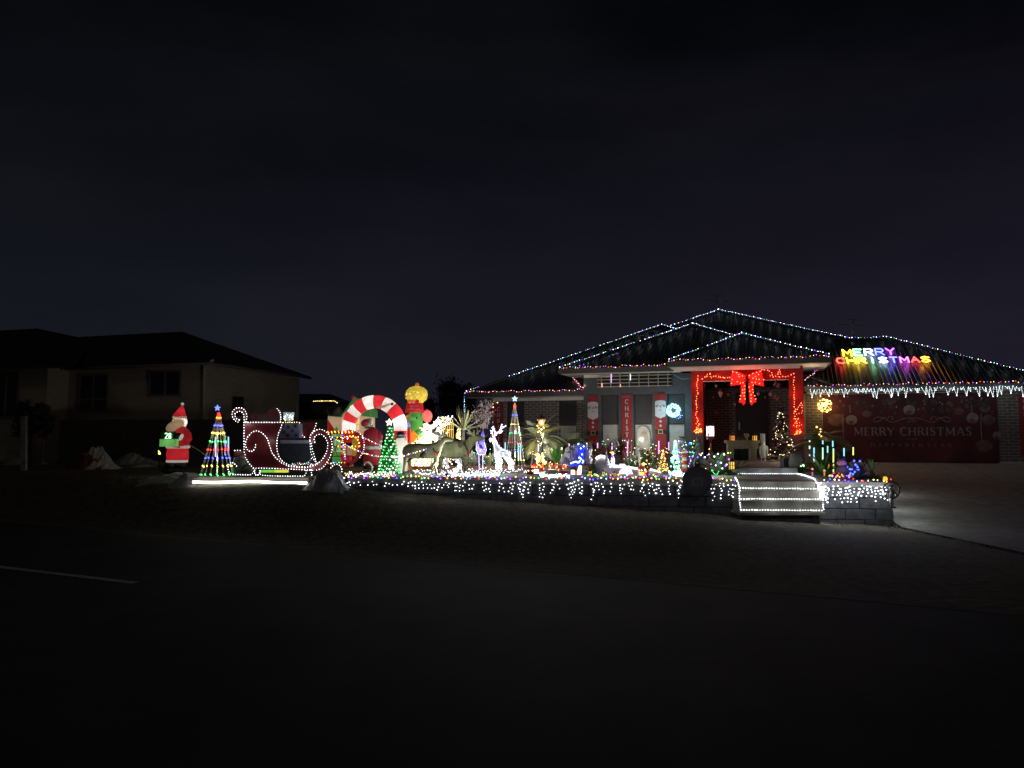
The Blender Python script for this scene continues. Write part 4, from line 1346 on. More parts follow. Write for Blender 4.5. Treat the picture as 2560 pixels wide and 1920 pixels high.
b = MB(); b.tube([cbase, cbase + V((0, 0, Ht))], .012, BLACK, 6); b.build("pole", gt)
b = MB()
for j in range(15):
    f = .04 + .92 * j / 14
    r = 27 * s * (1 - f) + .03
    n = max(4, int(13 * (1 - f)))
    for k in range(n):
        a = 2 * math.pi * (k + .5 * (j % 2)) / n
        b.octa(cbase + V((r * math.cos(a), r * math.sin(a), f * Ht + R.uniform(-.01, .01))), R.uniform(.012, .022), R.choice([emit("bulb_pale_green", (.45, 1, .5), BK), LG, LG, emit("bulb_pale_green", (.45, 1, .5), BK)]))
b.build("bulb", gt, 'stuff')
for y_ in (1085, 1115, 1150, 1175): lamp(gt, at(974, y_, gd_) + V((0, -.42, 0)), .9, (.35, 1, .4), .1)
cst = at(973, 1056, gd_)
def star(mb, c, r, mt, inner=.42, n=5, t=.03):
    mb.prism([c + V((math.sin(i * math.pi / n) * (r if i % 2 == 0 else r * inner), 0, math.cos(i * math.pi / n) * (r if i % 2 == 0 else r * inner))) for i in range(2 * n)], (0, t, 0), mt)
b = MB(); star(b, cst, .085, emit("star_warm_white", (1, .93, .72), 2.2), .5); b.build("star", gt)

# ------------------------------------------------------------------ gumball inflatable with elf
def qg(l, d_): return [at(960 + x / 7.539, 940 + y / 7.539, d_) for x, y in l]
gu = thing("inflatable_gumball_machine", "tall inflatable gumball machine with speckled yellow globe on a red base", "inflatable", gnd(1040, 1167))
gdp = 19.6
s = gdp / F
def g7(x, y, dz=0): return qg([(x, y)], gdp + dz)[0]
YEL = fabric("inflatable_yellow", (.80, .66, .12))
b = MB(); b.lathe(g7(615, 510), [(16 * s, 0), (24 * s, 8 * s), (28 * s, 20 * s), (26 * s, 31 * s), (18 * s, 39 * s), (6 * s, 43 * s)], YEL, 20); gb = b.build("globe", gu)
b = MB()
for i in range(120):
    a = R.uniform(math.pi * 1.02, math.pi * 1.98); f = R.uniform(.1, .9); rr_ = 28.3 * s * math.sin(math.pi * (.18 + .68 * f))
    p = g7(615, 510) + V((rr_ * math.cos(a), rr_ * math.sin(a), f * 41 * s))
    if p.x > g7(720, 0).x and R.random() < .6: continue
    b.octa(p, R.uniform(.008, .02), R.choice([fabric("gum_green", (.25, .6, .1)), fabric("gum_orange", (.8, .35, .05)), fabric("gum_lime", (.7, .8, .1)), emit("gum_glow", (1, .9, .4), 1.5)]))
b.build("gumball_print", gb, 'stuff')
b = MB(); b.blob(g7(625, 165), 5.2 * s, ORG, 10, 8); b.build("knob", gu)
for x, mt in ((480, ORG), (545, fabric("inflatable_pink", (.75, .2, .2))), (622, RED)):
    b = MB(); b.blob(g7(x, 480, -24 * s), 5.2 * s, mt, 10, 8); b.build("ball", gu)
b = MB(); b.lathe(g7(580, 695), [(24 * s, 0), (23 * s, 10 * s), (20 * s, 25 * s)], RED, 20); bs_ = b.build("base", gu)
b = MB(); b.tube([g7(590, 1060), g7(600, 900), g7(600, 690)], [17 * s, 18 * s, 17 * s], GRN, 14); b.build("body", gu)
b = MB(); b.blob(g7(560, 800, -.14), (9 * s, 6 * s, 5 * s), LGR, 10, 8); b.blob(g7(615, 790, -.2), (2 * s, 2 * s, 3 * s), DRK, 8, 6); b.build("elf_face", gu)
b = MB(); b.blob(g7(560, 905, -.12), (8 * s, 5 * s, 8 * s), RED, 10, 8); b.blob(g7(600, 1010, -.1), (14 * s, 5 * s, 3 * s), RED); b.build("scarf", gu)
b = MB(); b.blob(g7(815, 760), (13 * s, 13 * s, 16 * s), fabric("inflatable_pink", (.75, .2, .2)), 14, 10); b.blob(g7(805, 645), (4 * s, 4 * s, 4 * s), RED); b.build("bauble", gu)
b = MB(); b.blob(g7(470, 790), (9 * s, 8 * s, 9 * s), ORG, 12, 8); b.build("candy", gu)
lamp(gu, g7(615, 400), 1.1, (1, .9, .45)); lamp(gu, g7(600, 610), .7, (1, .75, .7)); lamp(gu, g7(600, 850), .9, (.9, 1, .8)); lamp(gu, g7(815, 760), .7, (1, .85, .8)); lamp(gu, g7(470, 790), .2, (1, .8, .6))

# flat lettering built from strokes with serifs
def lettering(mb, text, put, h, mt, t, bold=.15, gap=.22, serif=True, gapspace=.45):
    """put(x, y) -> world; x runs along the line in letter heights, y up; returns the width"""
    S = {'M': (1.0, [((.12, 0), (.12, 1), .6), ((.12, 1), (.5, .15), 1.1), ((.5, .15), (.88, 1), .5), ((.88, 0), (.88, 1), 1.1)]),
         'E': (.62, [((.12, 0), (.12, 1), 1.1), ((.12, .97), (.6, .97), .45), ((.12, .52), (.48, .52), .45), ((.12, .03), (.62, .03), .45)]),
         'R': (.72, [((.12, 0), (.12, 1), 1.1), ((.12, .97), (.45, .97), .45), ((.45, .97), (.6, .84), .8), ((.6, .84), (.6, .68), 1.0), ((.6, .68), (.45, .52), .8), ((.12, .52), (.45, .52), .45), ((.38, .52), (.72, 0), 1.1)]),
         'Y': (.78, [((.04, 1), (.4, .48), 1.0), ((.76, 1), (.4, .48), .5), ((.4, .5), (.4, 0), 1.1)]),
         'C': (.78, [((.75, .78), (.6, .96), .7), ((.6, .96), (.4, 1), .6), ((.4, 1), (.18, .85), .9), ((.18, .85), (.1, .5), 1.1), ((.1, .5), (.18, .15), 1.1), ((.18, .15), (.4, 0), .9), ((.4, 0), (.6, .04), .6), ((.6, .04), (.76, .22), .6)]),
         'H': (.82, [((.12, 0), (.12, 1), 1.1), ((.7, 0), (.7, 1), 1.1), ((.12, .52), (.7, .52), .45)]),
         'I': (.3, [((.15, 0), (.15, 1), 1.1)]),
         'S': (.6, [((.54, .8), (.42, .97), .6), ((.42, .97), (.24, .98), .6), ((.24, .98), (.1, .82), .9), ((.1, .82), (.14, .62), 1), ((.14, .62), (.45, .42), 1.1), ((.45, .42), (.54, .2), 1), ((.54, .2), (.42, .03), .8), ((.42, .03), (.22, .01), .6), ((.22, .01), (.07, .2), .6)]),
         'T': (.74, [((.37, 0), (.37, 1), 1.1), ((.03, .97), (.71, .97), .45), ((.03, .99), (.03, .8), .4), ((.71, .99), (.71, .8), .4)]),
         'A': (.8, [((.05, 0), (.4, 1), .5), ((.4, 1), (.76, 0), 1.1), ((.2, .36), (.62, .36), .4)]),
         'N': (.85, [((.14, 0), (.14, 1), .5), ((.14, 1), (.72, 0), 1.1), ((.72, 0), (.72, 1), .5)]),
         'D': (.8, [((.12, 0), (.12, 1), 1.1), ((.12, .97), (.45, .97), .5), ((.45, .97), (.68, .75), .8), ((.68, .75), (.7, .4), 1.1), ((.7, .4), (.5, .05), .9), ((.5, .05), (.12, .03), .5)]),
         'P': (.66, [((.12, 0), (.12, 1), 1.1), ((.12, .97), (.45, .97), .45), ((.45, .97), (.6, .84), .8), ((.6, .84), (.6, .66), 1.0), ((.6, .66), (.45, .48), .8), ((.12, .48), (.45, .48), .45)]),
         'W': (1.05, [((.04, 1), (.28, 0), 1.1), ((.28, 0), (.52, .9), .5), ((.52, .9), (.76, 0), 1.1), ((.76, 0), (1.0, 1), .5)]),
         'L': (.6, [((.12, 0), (.12, 1), 1.1), ((.12, .03), (.58, .03), .5)]), 'O': (.8, [((.4, 1), (.12, .8), .9), ((.12, .8), (.1, .3), 1.1), ((.1, .3), (.4, 0), .9), ((.4, 0), (.7, .3), .9), ((.7, .3), (.7, .8), 1.1), ((.7, .8), (.4, 1), .9)])}
    x = 0.0
    for ch in text:
        if ch == ' ':
            x += gapspace
            continue
        w, st_ = S[ch]
        lift = 0
        for (x0, y0), (x1, y1), k in st_:
            dx, dy = x1 - x0, y1 - y0
            l = math.hypot(dx, dy)
            nx, ny = -dy / l * bold * k / 2, dx / l * bold * k / 2
            mb.prism([put((x + a) * h, c * h) for a, c in ((x0 + nx, y0 + ny), (x0 - nx, y0 - ny), (x1 - nx, y1 - ny), (x1 + nx, y1 + ny))], t * (1 + .04 * lift), mt)
            lift += 1
            if serif and dx == 0 and k >= .5 and l > .5:
                for yy in (y0, y1):
                    if (yy in (0, 1)):
                        y_a, y_b = (0, .05) if yy == 0 else (.95, 1.0)
                        mb.prism([put((x + a) * h, c * h) for a, c in ((x0 - .13, y_a), (x0 + .13, y_a), (x0 + .13, y_b), (x0 - .13, y_b))], t * (1 + .04 * lift), mt)
        x += w + gap
    return x * h

PINKL = mat("faded_pink_print", (.55, .28, .28), .6)
b = MB()
fr = -24.6 * s
w_ = lettering(MB(), "MERRY", lambda x, y: V((x, 0, y)), 1, PINKL, V((0, .001, 0)))
b1 = g7(490, 585, -23 * s); hgt = 4.5 * s
lettering(b, "MERRY", lambda x, y: b1 + V((x, -abs(x - .09) * 0, y)), hgt, PINKL, V((0, .01, 0)))
b2 = g7(465, 640, -24.6 * s)
lettering(b, "CHRISTMAS", lambda x, y: b2 + V((x * .75, 0, y)), hgt, PINKL, V((0, .01, 0)))
b.build("lettering", bs_)

# inflatable penguin and gift right of the arch
pg = thing("inflatable_penguin", "inflatable black and white penguin with grey bands beside the candy arch foot", "inflatable", gnd(1000, 1180))
dd = 17.0
s = dd / F
b = MB(); b.tube([at(1003, 1178, dd), at(1003, 1140, dd), at(1003, 1110, dd), at(1002, 1095, dd)], [15 * s, 18 * s, 16 * s, 10 * s], WHI, 14); b.build("body", pg)
b = MB(); b.blob(at(1001, 1089, dd), (11 * s, 11 * s, 11 * s), DRK, 12, 9); b.build("head", pg)
b = MB(); b.lathe(at(1002, 1089, dd), [(12 * s, -1.5 * s), (12.4 * s, 0), (12 * s, 2 * s)], mat("grey_band", (.35, .38, .5), .5), 14); b.build("hat_band", pg)
lamp(pg, at(1003, 1140, dd), 1.0, (1, .97, .85)); lamp(pg, at(1003, 1115, dd), .5, (1, .97, .85))
gi = thing("inflatable_present", "bright red inflatable present with white ribbon below the gumball elf", "inflatable", gnd(1015, 1178))
dd = 18.3; s = dd / F
b = MB(); b.box(at(1015, 1088, dd), (22 * s, .2, 34 * s), RED); b.build("body", gi)
b = MB(); b.box(at(1017, 1088, dd), (4 * s, .216, 34.6 * s), WHI); b.build("ribbon", gi)
b = MB(); b.box(at(1015, 1140, dd), (26 * s, .2, 68 * s), ORG); b.build("lower_box", gi)
lamp(gi, at(1015, 1088, dd), .5, (1, .85, .8)); lamp(gi, at(1015, 1140, dd), .6, (1, .85, .7))
gh = thing("inflatable_elf_hat", "small blue and purple striped inflatable cap with frosted fringe next to the arch", "inflatable", gnd(1018, 1178))
b = MB(); b.lathe(at(1018, 1067, 18.0), [(7.5 * s, -1 * s), (8 * s, 2 * s), (6.5 * s, 8 * s), (3 * s, 12 * s)], fabric("inflatable_blue", (.22, .24, .6)), 12); b.build("crown", gh)
b = MB(); b.lathe(at(1018, 1064, 18.0), [(8.2 * s, -1 * s), (8.3 * s, 1.2 * s)], fabric("inflatable_purple", (.35, .2, .6)), 12); b.build("band", gh)
b = MB()
for i in range(26):
    a = R.uniform(0, 6.28); p = at(1015, 1052, 18.0) + V((math.cos(a) * 8 * s, -.05, R.uniform(-3, 3) * s)); b.quad(p, p + V((.012, 0, .01)), p + V((.02, 0, .07)), p + V((.01, 0, .07)), WHD)
b.build("fringe", gh)
lamp(gh, at(1018, 1064, 18.0), .5, (.9, .9, 1))
gx = thing("inflatable_present", "golden star shaped inflatable present leaning beside the bright twig tree", "inflatable", gnd(1036, 1176))
dd = 18.5; s = dd / F
b = MB(); star(b, at(1031, 1092, dd), 15 * s, ORG, .7, 4, .2); b.build("body", gx)
b = MB(); b.blob(at(1046, 1085, dd + .3), (13 * s, 12 * s, 11 * s), DGR, 12, 8); b.build("leaf_pad", gx)
lamp(gx, at(1031, 1092, dd) + V((0, .1, 0)), .5, (1, .8, .4))

# ------------------------------------------------------------------ bright twig tree
def twig_tree(label, px, ybase, ytop, hw, mt_b, n_main, seed, d_, rb, density=.05, name="twig_light_tree", trunkmat=None, levels=3, low=.25, spread=1.0):
    rr = random.Random(seed)
    t = thing(name, label, "light tree", at(px, ybase, d_))
    s = d_ / F
    tm = trunkmat or mat("white_twig", (.55, .5, .42), .6)
    base, top = at(px, ybase, d_), at(px, ytop, d_)
    Ht = top.z - base.z
    lines = []
    def grow(p, dr, l, lv):
        q = p + dr * l
        lines.append((p, q, .006 + .006 * lv))
        if lv == 0:
            return
        for k in range(3):
            d2 = (dr + V((rr.uniform(-.8, .8), rr.uniform(-.8, .8), rr.uniform(-.25, .5)))).normalized()
            grow(p.lerp(q, rr.uniform(.4, 1)), d2, l * rr.uniform(.45, .7), lv - 1)
    for i in range(n_main):
        f = low + (1 - low) * i / n_main
        a = rr.uniform(0, 6.28)
        w_ = hw * s * (1 - .55 * f) * .55 * spread
        grow(base + V((0, 0, Ht * f * .8)), V((math.cos(a), math.sin(a), .75)).normalized(), w_ * 1.1, levels - 1)
    b = MB(); b.tube([base, base + V((0, 0, Ht * .8))], [.03, .012], tm, 6); b.build("trunk", t)
    tw, bu = MB(), MB()
    for p, q, r in lines:
        tw.tube([p, q], r * .6, tm, 3)
        for x in walk([p, q], density):
            bu.octa(x + V((rr.uniform(-.012, .012), rr.uniform(-.012, .012), rr.uniform(-.01, .01))), rb * rr.uniform(.8, 1.3), rr.choice(mt_b) if isinstance(mt_b, list) else mt_b)
    tw.build("twig", t, 'stuff')
    bu.build("bulb", t, 'stuff')
    return t
WB1 = emit("bulb_bright_warm", (1, .80, .44), 4)
bd_ = dep(1172)
bt = twig_tree("dazzling warm white twig tree behind the first reindeer", 1078, 1172, 1038, 62, WB1, 26, 5, bd_, .016, .05, levels=3)
lamp(bt, at(1075, 1105, bd_ - .35), 26, (1, .88, .6), .12)
lamp(bt, at(1020, 1150, bd_ - .4), 4, (1, .88, .6), .12)
bb_ = thing("lit_bush", "low mass of overbright warm lights glowing under and behind the reindeer", "light bush", gnd(1060, 1174))
b, l_ = MB(), MB()
for i in range(560):
    p = at(R.gauss(1068, 26), R.uniform(1078, 1172), bd_ + R.uniform(-.2, .5))
    b.octa(p, R.uniform(.014, .024), WB1)
for i in range(300):
    p = at(R.uniform(1002, 1120), R.uniform(1108, 1174), bd_ + R.uniform(-.05, .5))
    b.octa(p, R.uniform(.014, .024), WB1)
b.build("bulb", bb_, 'stuff')
wc = thing("glow_backing", "added pale backing sheet filling out the glow behind the reindeer legs", "cloth", gnd(1050, 1172))  # added backing that carries the glare of the bulbs between the legs
b = MB(); vs = [at(1000 + i * 10, 1122 + 9 * math.sin(i * 1.3), bd_ + .75 + .05 * math.sin(i * 2.1)) for i in range(12)]; vb = [at(1000 + i * 10, 1170, bd_ + .75 + .05 * math.sin(i * 2.1 + 1)) for i in range(12)]
for i in range(11):
    b.quad(vb[i], vb[i + 1], vs[i + 1], vs[i], mat("warm_glow_backing", (.62, .55, .30), .8))
b.build("sheet", wc)

# ------------------------------------------------------------------ gold wire carriage lantern
gw = thing("gold_wire_carriage", "gold wire frame carriage dome glowing with warm lights right of the twig tree", "light figure", gnd(1126, 1168))
GOLD = emit("gold_rope_light", (1, .62, .12), 1.7)
dd = 19.3
def q11(l, d_=dd): return [at(990 + x / 9.756, 1030 + y / 9.756, d_) for x, y in l]
fr_ = MB()
for k in range(7):
    a = k / 6
    x = 1110 + (1390 - 1110) * a
    fr_.tube(smoothpath(q11([(1250, 140), ((1250 + x) / 2 + (x - 1250) * .25, 170), (x, 290), (x + 6, 640)], dd - .25 * math.sin(math.pi * a))), .007, GOLD, 4)
for y in (290, 420, 640):
    fr_.tube(smoothpath(q11([(1110, y)], dd) + q11([(1250, y + 12)], dd - .25) + q11([(1398, y)], dd)), .007, GOLD, 4)
fr_.build("wire_frame", gw)
fr_ = MB(); fr_.tube(smoothpath(q11([(1480, 650), (1470, 560), (1500, 490), (1550, 470), (1560, 560), (1530, 660)], dd)), .010, GOLD, 4); fr_.build("wheel_frame", gw)
b = MB()
for i in range(90):
    p = R.choice([(R.uniform(1095, 1290), R.uniform(125, 180)), (R.uniform(1095, 1180), R.uniform(130, 640)), (R.uniform(1100, 1300), R.uniform(300, 520)), (R.uniform(1490, 1570), R.uniform(400, 660))])
    b.octa(q11([p], dd + R.uniform(-.2, .2))[0], R.uniform(.012, .022), R.choice([WB1, LWW, LY]))
b.build("bulb", gw, 'stuff')

# ------------------------------------------------------------------ deer
def skinned(name, joints, edges, mt, parent, sub=1):
    """joints: list of (Vector, radius); one continuous body"""
    b0 = BASE[parent.name]
    me = bpy.data.meshes.new(name)
    me.from_pydata([tuple(p - b0) for p, _ in joints], edges, [])
    o = bpy.data.objects.new(name, me)
    COL.objects.link(o)
    sk = o.modifiers.new("skin", 'SKIN')
    if not me.skin_vertices:
        with bpy.context.temp_override(object=o, active_object=o):
            bpy.ops.mesh.customdata_skin_add()
    for i, (_, r) in enumerate(joints):
        rr = r if isinstance(r, tuple) else (r, r)
        me.skin_vertices[0].data[i].radius = rr
    me.skin_vertices[0].data[0].use_root = True
    sb = o.modifiers.new("sub", 'SUBSURF')
    sb.levels = sb.render_levels = sub
    dg = bpy.context.evaluated_depsgraph_get()
    nm = bpy.data.meshes.new_from_object(o.evaluated_get(dg))
    nm.materials.clear(); nm.materials.append(mt)
    for p in nm.polygons: p.use_smooth = True
    bpy.data.objects.remove(o)
    o = bpy.data.objects.new(name, nm)
    COL.objects.link(o)
    o.parent = parent
    BASE[o.name] = b0
    return o

HIDE = mat("grey_brown_hide", (.20, .20, .13), .85, .5, 5, .5)
HIDED = mat("dark_brown_hide", (.10, .098, .075), .85, .5, 5, .5)
ANT = mat("antler", (.30, .28, .21), .7, .25, 8)

def deer(label, q, d_, J, legs, ant, bow, collar, patch):
    t = thing("reindeer_statue", label, "reindeer", J['base'], "pair of life-like reindeer pulling the sleigh")
    s = d_ / F
    jt, ed = [], []
    def j(px, py, r, dy=0):
        jt.append((q(px, py) + V((0, dy, 0)), (r * s * .8, r * s) if isinstance(r, (int, float)) else r)); return len(jt) - 1
    prev = None
    ids = {}
    for nm, (px, py, r) in J['spine']:
        k = j(px, py, r); ids[nm] = k
        if prev is not None: ed.append((prev, k))
        prev = k
    for at_, side, pts in legs:
        prev = ids[at_]
        for px, py, r in pts:
            k = j(px, py, r, side * s); ed.append((prev, k)); prev = k
    skinned("body", jt, ed, HIDED if "dark backed" in label else HIDE, t, 2)
    b = MB()
    for side, pts in ant:
        P = [q(px, py) + V((0, side * s * (1 + .0), 0)) for px, py, r in pts]
        b.tube(P, [r * s * 1.55 for _, _, r in pts], ANT, 7)
    b.build("antler", t)
    b = MB()
    ex, ey = J['ear']; b.blob(q(ex, ey) + V((0, -.05, 0)), (7 * s, 2 * s, 2.6 * s), HIDE, 8, 6, .6); b.build("ear", t)
    b = MB(); ex, ey = J['eye']; b.blob(q(ex, ey) + V((0, -J['eyeoff'] * s, 0)), 1.1 * s, BLACK, 8, 6); b.build("eye", t)
    b = MB(); ex, ey = J['nose']; b.blob(q(ex, ey), (2.2 * s, 2.4 * s, 2.0 * s), BLACK, 8, 6); b.build("nose", t)
    b = MB(); b.tube([q(*p) + V((0, -o_ * s, 0)) for p, o_ in collar], 1.6 * s, BLACK, 6); b.build("collar", t)
    if bow:
        c = q(*bow) + V((0, -13 * s, 0))
        b = MB(); RB = mat("red_ribbon", (.45, .03, .02), .5)
        for sg in (-1, 1): b.blob(c + V((sg * 3.2 * s, 0, .8 * s)), (3.6 * s, 1.4 * s, 2.6 * s), RB, 8, 6, sg * .4)
        b.blob(c, 1.6 * s, RB, 8, 6); b.tube([c, c + V((-2 * s, 0, -6 * s))], [1.4 * s, .6 * s], RB, 5); b.tube([c, c + V((2.4 * s, 0, -5 * s))], [1.4 * s, .6 * s], RB, 5); b.build("bow", t)
    for (px, py), rx, ry in patch:
        b = MB(); b.blob(q(px, py) + V((0, -J['pt'] * s, 0)), (rx * s, 1.2 * s, ry * s), mat("dark_hide_patch", (.05, .04, .035), .9, .3, 6), 10, 7, .5); b.build("hide_patch", t)
    return t
d1 = dep(1188)
def dq1(x, y): return at(990 + x / 9.756, 1030 + y / 9.756, d1)
deer("dark backed reindeer statue walking right with its head raised, nearer the green tree", dq1, d1,
     {'base': gnd(1030, 1188), 'spine': [('rump', (165, 890, 10)), ('hip', (270, 900, 17)), ('mid', (520, 950, 21)), ('chest', (800, 960, 20)), ('shoulder', (930, 940, 17)), ('neck', (1040, 820, 11.5)), ('neck2', (1130, 700, 8.5)), ('head', (1200, 650, 8)), ('muzzle', (1330, 672, 5)), ('tip', (1400, 680, 3.6))],
      'ear': (1075, 650), 'eye': (1215, 628), 'eyeoff': 6.5, 'nose': (1415, 670), 'pt': 20},
     [('hip', -6, [(255, 1090, 10), (225, 1230, 5), (205, 1330, 3.6), (190, 1520, 3.4), (205, 1550, 4)]), ('hip', 7, [(300, 1100, 9), (310, 1240, 5), (350, 1380, 3.6), (405, 1530, 3.4), (425, 1560, 4)]),
      ('shoulder', -6, [(975, 1090, 8), (985, 1170, 5.5), (905, 1290, 4), (880, 1400, 3.4), (900, 1440, 4)]), ('shoulder', 7, [(985, 1110, 8), (945, 1270, 5), (965, 1400, 3.6), (1000, 1520, 3.4), (1025, 1550, 4)])],
     [(-3, [(1180, 590, 2.2), (1080, 560, 2), (960, 530, 1.8), (870, 470, 1.2)]), (-3, [(1060, 555, 1.6), (1030, 470, 1)]), (-3, [(1140, 570, 2), (1130, 460, 1.2)]), (-3, [(960, 530, 1.4), (920, 450, .8)]), (4, [(1200, 590, 2), (1180, 500, 1.6), (1215, 400, 1)]), (4, [(1185, 510, 1.4), (1240, 470, .8)]), (-3, [(1170, 580, 2.4), (1200, 520, 1.2)])],
     (1005, 1010), [((930, 860), 4), ((925, 900), 14), ((960, 960), 15), ((1000, 1000), 12)], [((700, 1060), 4.5, 9), ((920, 720), 4, 4)])
d2 = dep(1181)
def dq2(x, y): return at(960 + x / 5.925, 940 + y / 5.925, d2)
deer("pale green lit reindeer statue with one front leg lifted, in front of the yucca", dq2, d2,
     {'base': gnd(1130, 1181), 'spine': [('rump', (770, 1040, 10)), ('hip', (830, 1060, 18)), ('mid', (980, 1090, 25)), ('chest', (1120, 1090, 24)), ('shoulder', (1190, 1080, 21)), ('neck', (1260, 1010, 14)), ('neck2', (1310, 940, 10.5)), ('head', (1370, 912, 9)), ('muzzle', (1450, 925, 5.6)), ('tip', (1490, 928, 4))],
      'ear': (1290, 930), 'eye': (1385, 890), 'eyeoff': 7, 'nose': (1498, 922), 'pt': 23},
     [('hip', -6, [(825, 1180, 11), (850, 1270, 5.5), (850, 1330, 4), (900, 1440, 3.8), (915, 1465, 4.4)]), ('hip', 8, [(850, 1190, 10), (830, 1290, 5), (800, 1380, 4), (790, 1440, 3.8)]),
      ('shoulder', -6, [(1170, 1170, 10), (1245, 1215, 7), (1215, 1290, 5), (1190, 1360, 4), (1200, 1385, 4.6)]), ('shoulder', 8, [(1180, 1190, 9), (1190, 1290, 5), (1200, 1400, 3.8), (1210, 1430, 4.2)])],
     [(-3, [(1350, 880, 2.6), (1290, 850, 2.4), (1250, 800, 1.8), (1215, 755, 1)]), (-3, [(1290, 850, 2), (1225, 840, 1)]), (-3, [(1330, 865, 2.2), (1335, 800, 1.2)]), (-3, [(1265, 820, 1.6), (1270, 770, .9)]), (4, [(1370, 880, 2.4), (1390, 830, 1.8), (1375, 770, 1)]), (4, [(1390, 830, 1.4), (1430, 800, .8)])],
     (1255, 1135), [((1205, 970), 6), ((1200, 1010), 17), ((1225, 1070), 18), ((1250, 1110), 15)], [((1145, 1010), 6, 9)])
fl = thing("floodlight", "small black square floodlight on the ground shining up at the reindeer", "lamp", gnd(1142, 1187))
dd = dep(1187)
b = MB(); b.box(at(1142, 1178, dd), (.155, .06, .125), BLACK); hb = b.build("housing", fl)
b = MB(); b.box(at(1142, 1178, dd) + V((0, .034, 0)), (.13, .006, .10), emit("flood_lens", (.95, 1, .75), 5)); b.build("lens", fl)
b = MB(); b.tube([at(1135, 1187, dd), at(1136, 1180, dd)], .008, BLACK, 5); b.tube([at(1149, 1187, dd), at(1148, 1180, dd)], .008, BLACK, 5); b.build("bracket", fl)
sp = bpy.data.lights.new("lamp_or_fill_light", 'SPOT'); sp.energy = 190; sp.color = (.95, 1.0, .68); sp.spot_size = math.radians(150); sp.spot_blend = .5; sp.shadow_soft_size = .05
spo = bpy.data.objects.new("lamp_or_fill_light", sp); COL.objects.link(spo); spo.parent = fl
spo.location = at(1142, 1176, dd) + V((0, -.06, 0)) - BASE[fl.name]
spo.rotation_euler = V((-.8, .55, .45)).to_track_quat('-Z', 'Y').to_euler()
fl2 = thing("floodlight", "added small black floodlight on a spike, aimed at the pair of reindeer", "lamp", gnd(1120, 1194))  # extra floodlight, added to light the near side of the reindeer
dd2 = dep(1194)
b = MB(); b.box(gnd(1120, 1194) + V((0, 0, .05)), (.09, .05, .07), BLACK); b.build("housing", fl2)
b = MB(); b.tube([gnd(1120, 1194), gnd(1120, 1194) + V((0, 0, .03))], .008, BLACK, 5); b.build("spike", fl2)
sp2 = sp.copy(); sp2.energy = 60; spo2 = bpy.data.objects.new("lamp_or_fill_light", sp2); COL.objects.link(spo2); spo2.parent = fl2
spo2.location = (0, .03, .1); spo2.rotation_euler = V((-.15, .8, .4)).to_track_quat('-Z', 'Y').to_euler()

# white light deer
def light_deer(label, bx, by, sc_, flip=1, seed=3, group=None):
    rr = random.Random(seed)
    d_ = dep(by)
    t = thing("light_deer", label, "light figure", gnd(bx, by), "white light deer")
    s = d_ / F * sc_
    o = gnd(bx, by)
    def p(x, y, dy=0): return o + V((flip * x * s, dy * s, y * s))
    J = [(p(18, 40), 4), (p(10, 43), 9), (p(-6, 44), 10), (p(-15, 50), 8), (p(-18, 63), 5.5), (p(-20, 76), 5), (p(-28, 76), 3.5), (p(-32, 74), 2.2)]
    ed = [(i, i + 1) for i in range(7)]
    for root, lx, dys, ends in ((1, 14, -5, ((19, 24), (25, 20), (24, 2))), (1, 14, 5, ((14, 22), (20, 14), (17, 2))), (3, -14, -5, ((-12, 24), (-13, 2))), (3, -14, 5, ((-4, 24), (-4, 2)))):
        pr = root
        for k, (x, y) in enumerate(ends):
            J.append((p(x, y, dys), 3.4 - .5 * k)); ed.append((pr, len(J) - 1)); pr = len(J) - 1
    bo = skinned("body", [(v, r * s) for v, r in J], ed, mat("white_acrylic", (.75, .75, .8), .3, trans=.3), t, 1)
    b = MB()
    me = bo.data
    vs = [v.co + BASE[t.name] for v in me.vertices]
    for v in rr.sample(vs, min(len(vs), 300 if sc_ <= 1 else 90)):
        b.octa(v + V((rr.uniform(-.01, .01), -.005, rr.uniform(-.01, .01))), .016, LW)
    an, ab = MB(), MB()
    for side, pts in ((-2, [(-20, 80), (-16, 90), (-8, 96), (-3, 104), (-2, 112)]), (-2, [(-14, 92), (-6, 92), (3, 98)]), (-2, [(-17, 86), (-20, 96), (-19, 104)]), (2, [(-22, 80), (-26, 92), (-24, 102), (-22, 110)]), (2, [(-25, 94), (-30, 98)]), (-2, [(-4, 104), (4, 106), (8, 112)])):
        P = [p(x, y, side) for x, y in pts]
        an.tube(P, .006, mat("white_acrylic", (.75, .75, .8)), 4)
        for x in walk(P, .03):
            ab.octa(x + V((rr.uniform(-.02, .02), 0, rr.uniform(-.012, .012))), .017, emit("bulb_cool_white", (.80, .78, 1.0), BK * .9))
    an.build("antler", t)
    b.build("bulb", t, 'stuff'); ab.build("bulb", t, 'stuff')
    lamp(t, p(-8, 78, 26), 75 if sc_ <= 1 else 25, (.85, .85, 1.0), .1)  # strong fill set behind the deer to brighten the house front
    return t
light_deer("brilliant white light deer with branching antlers left of the right cone tree", 1256, 1175, 1.0)
light_deer("white light deer mostly hidden behind the pale reindeer, only its antlers and legs showing", 1122, 1176, 1.22, 1, 9)

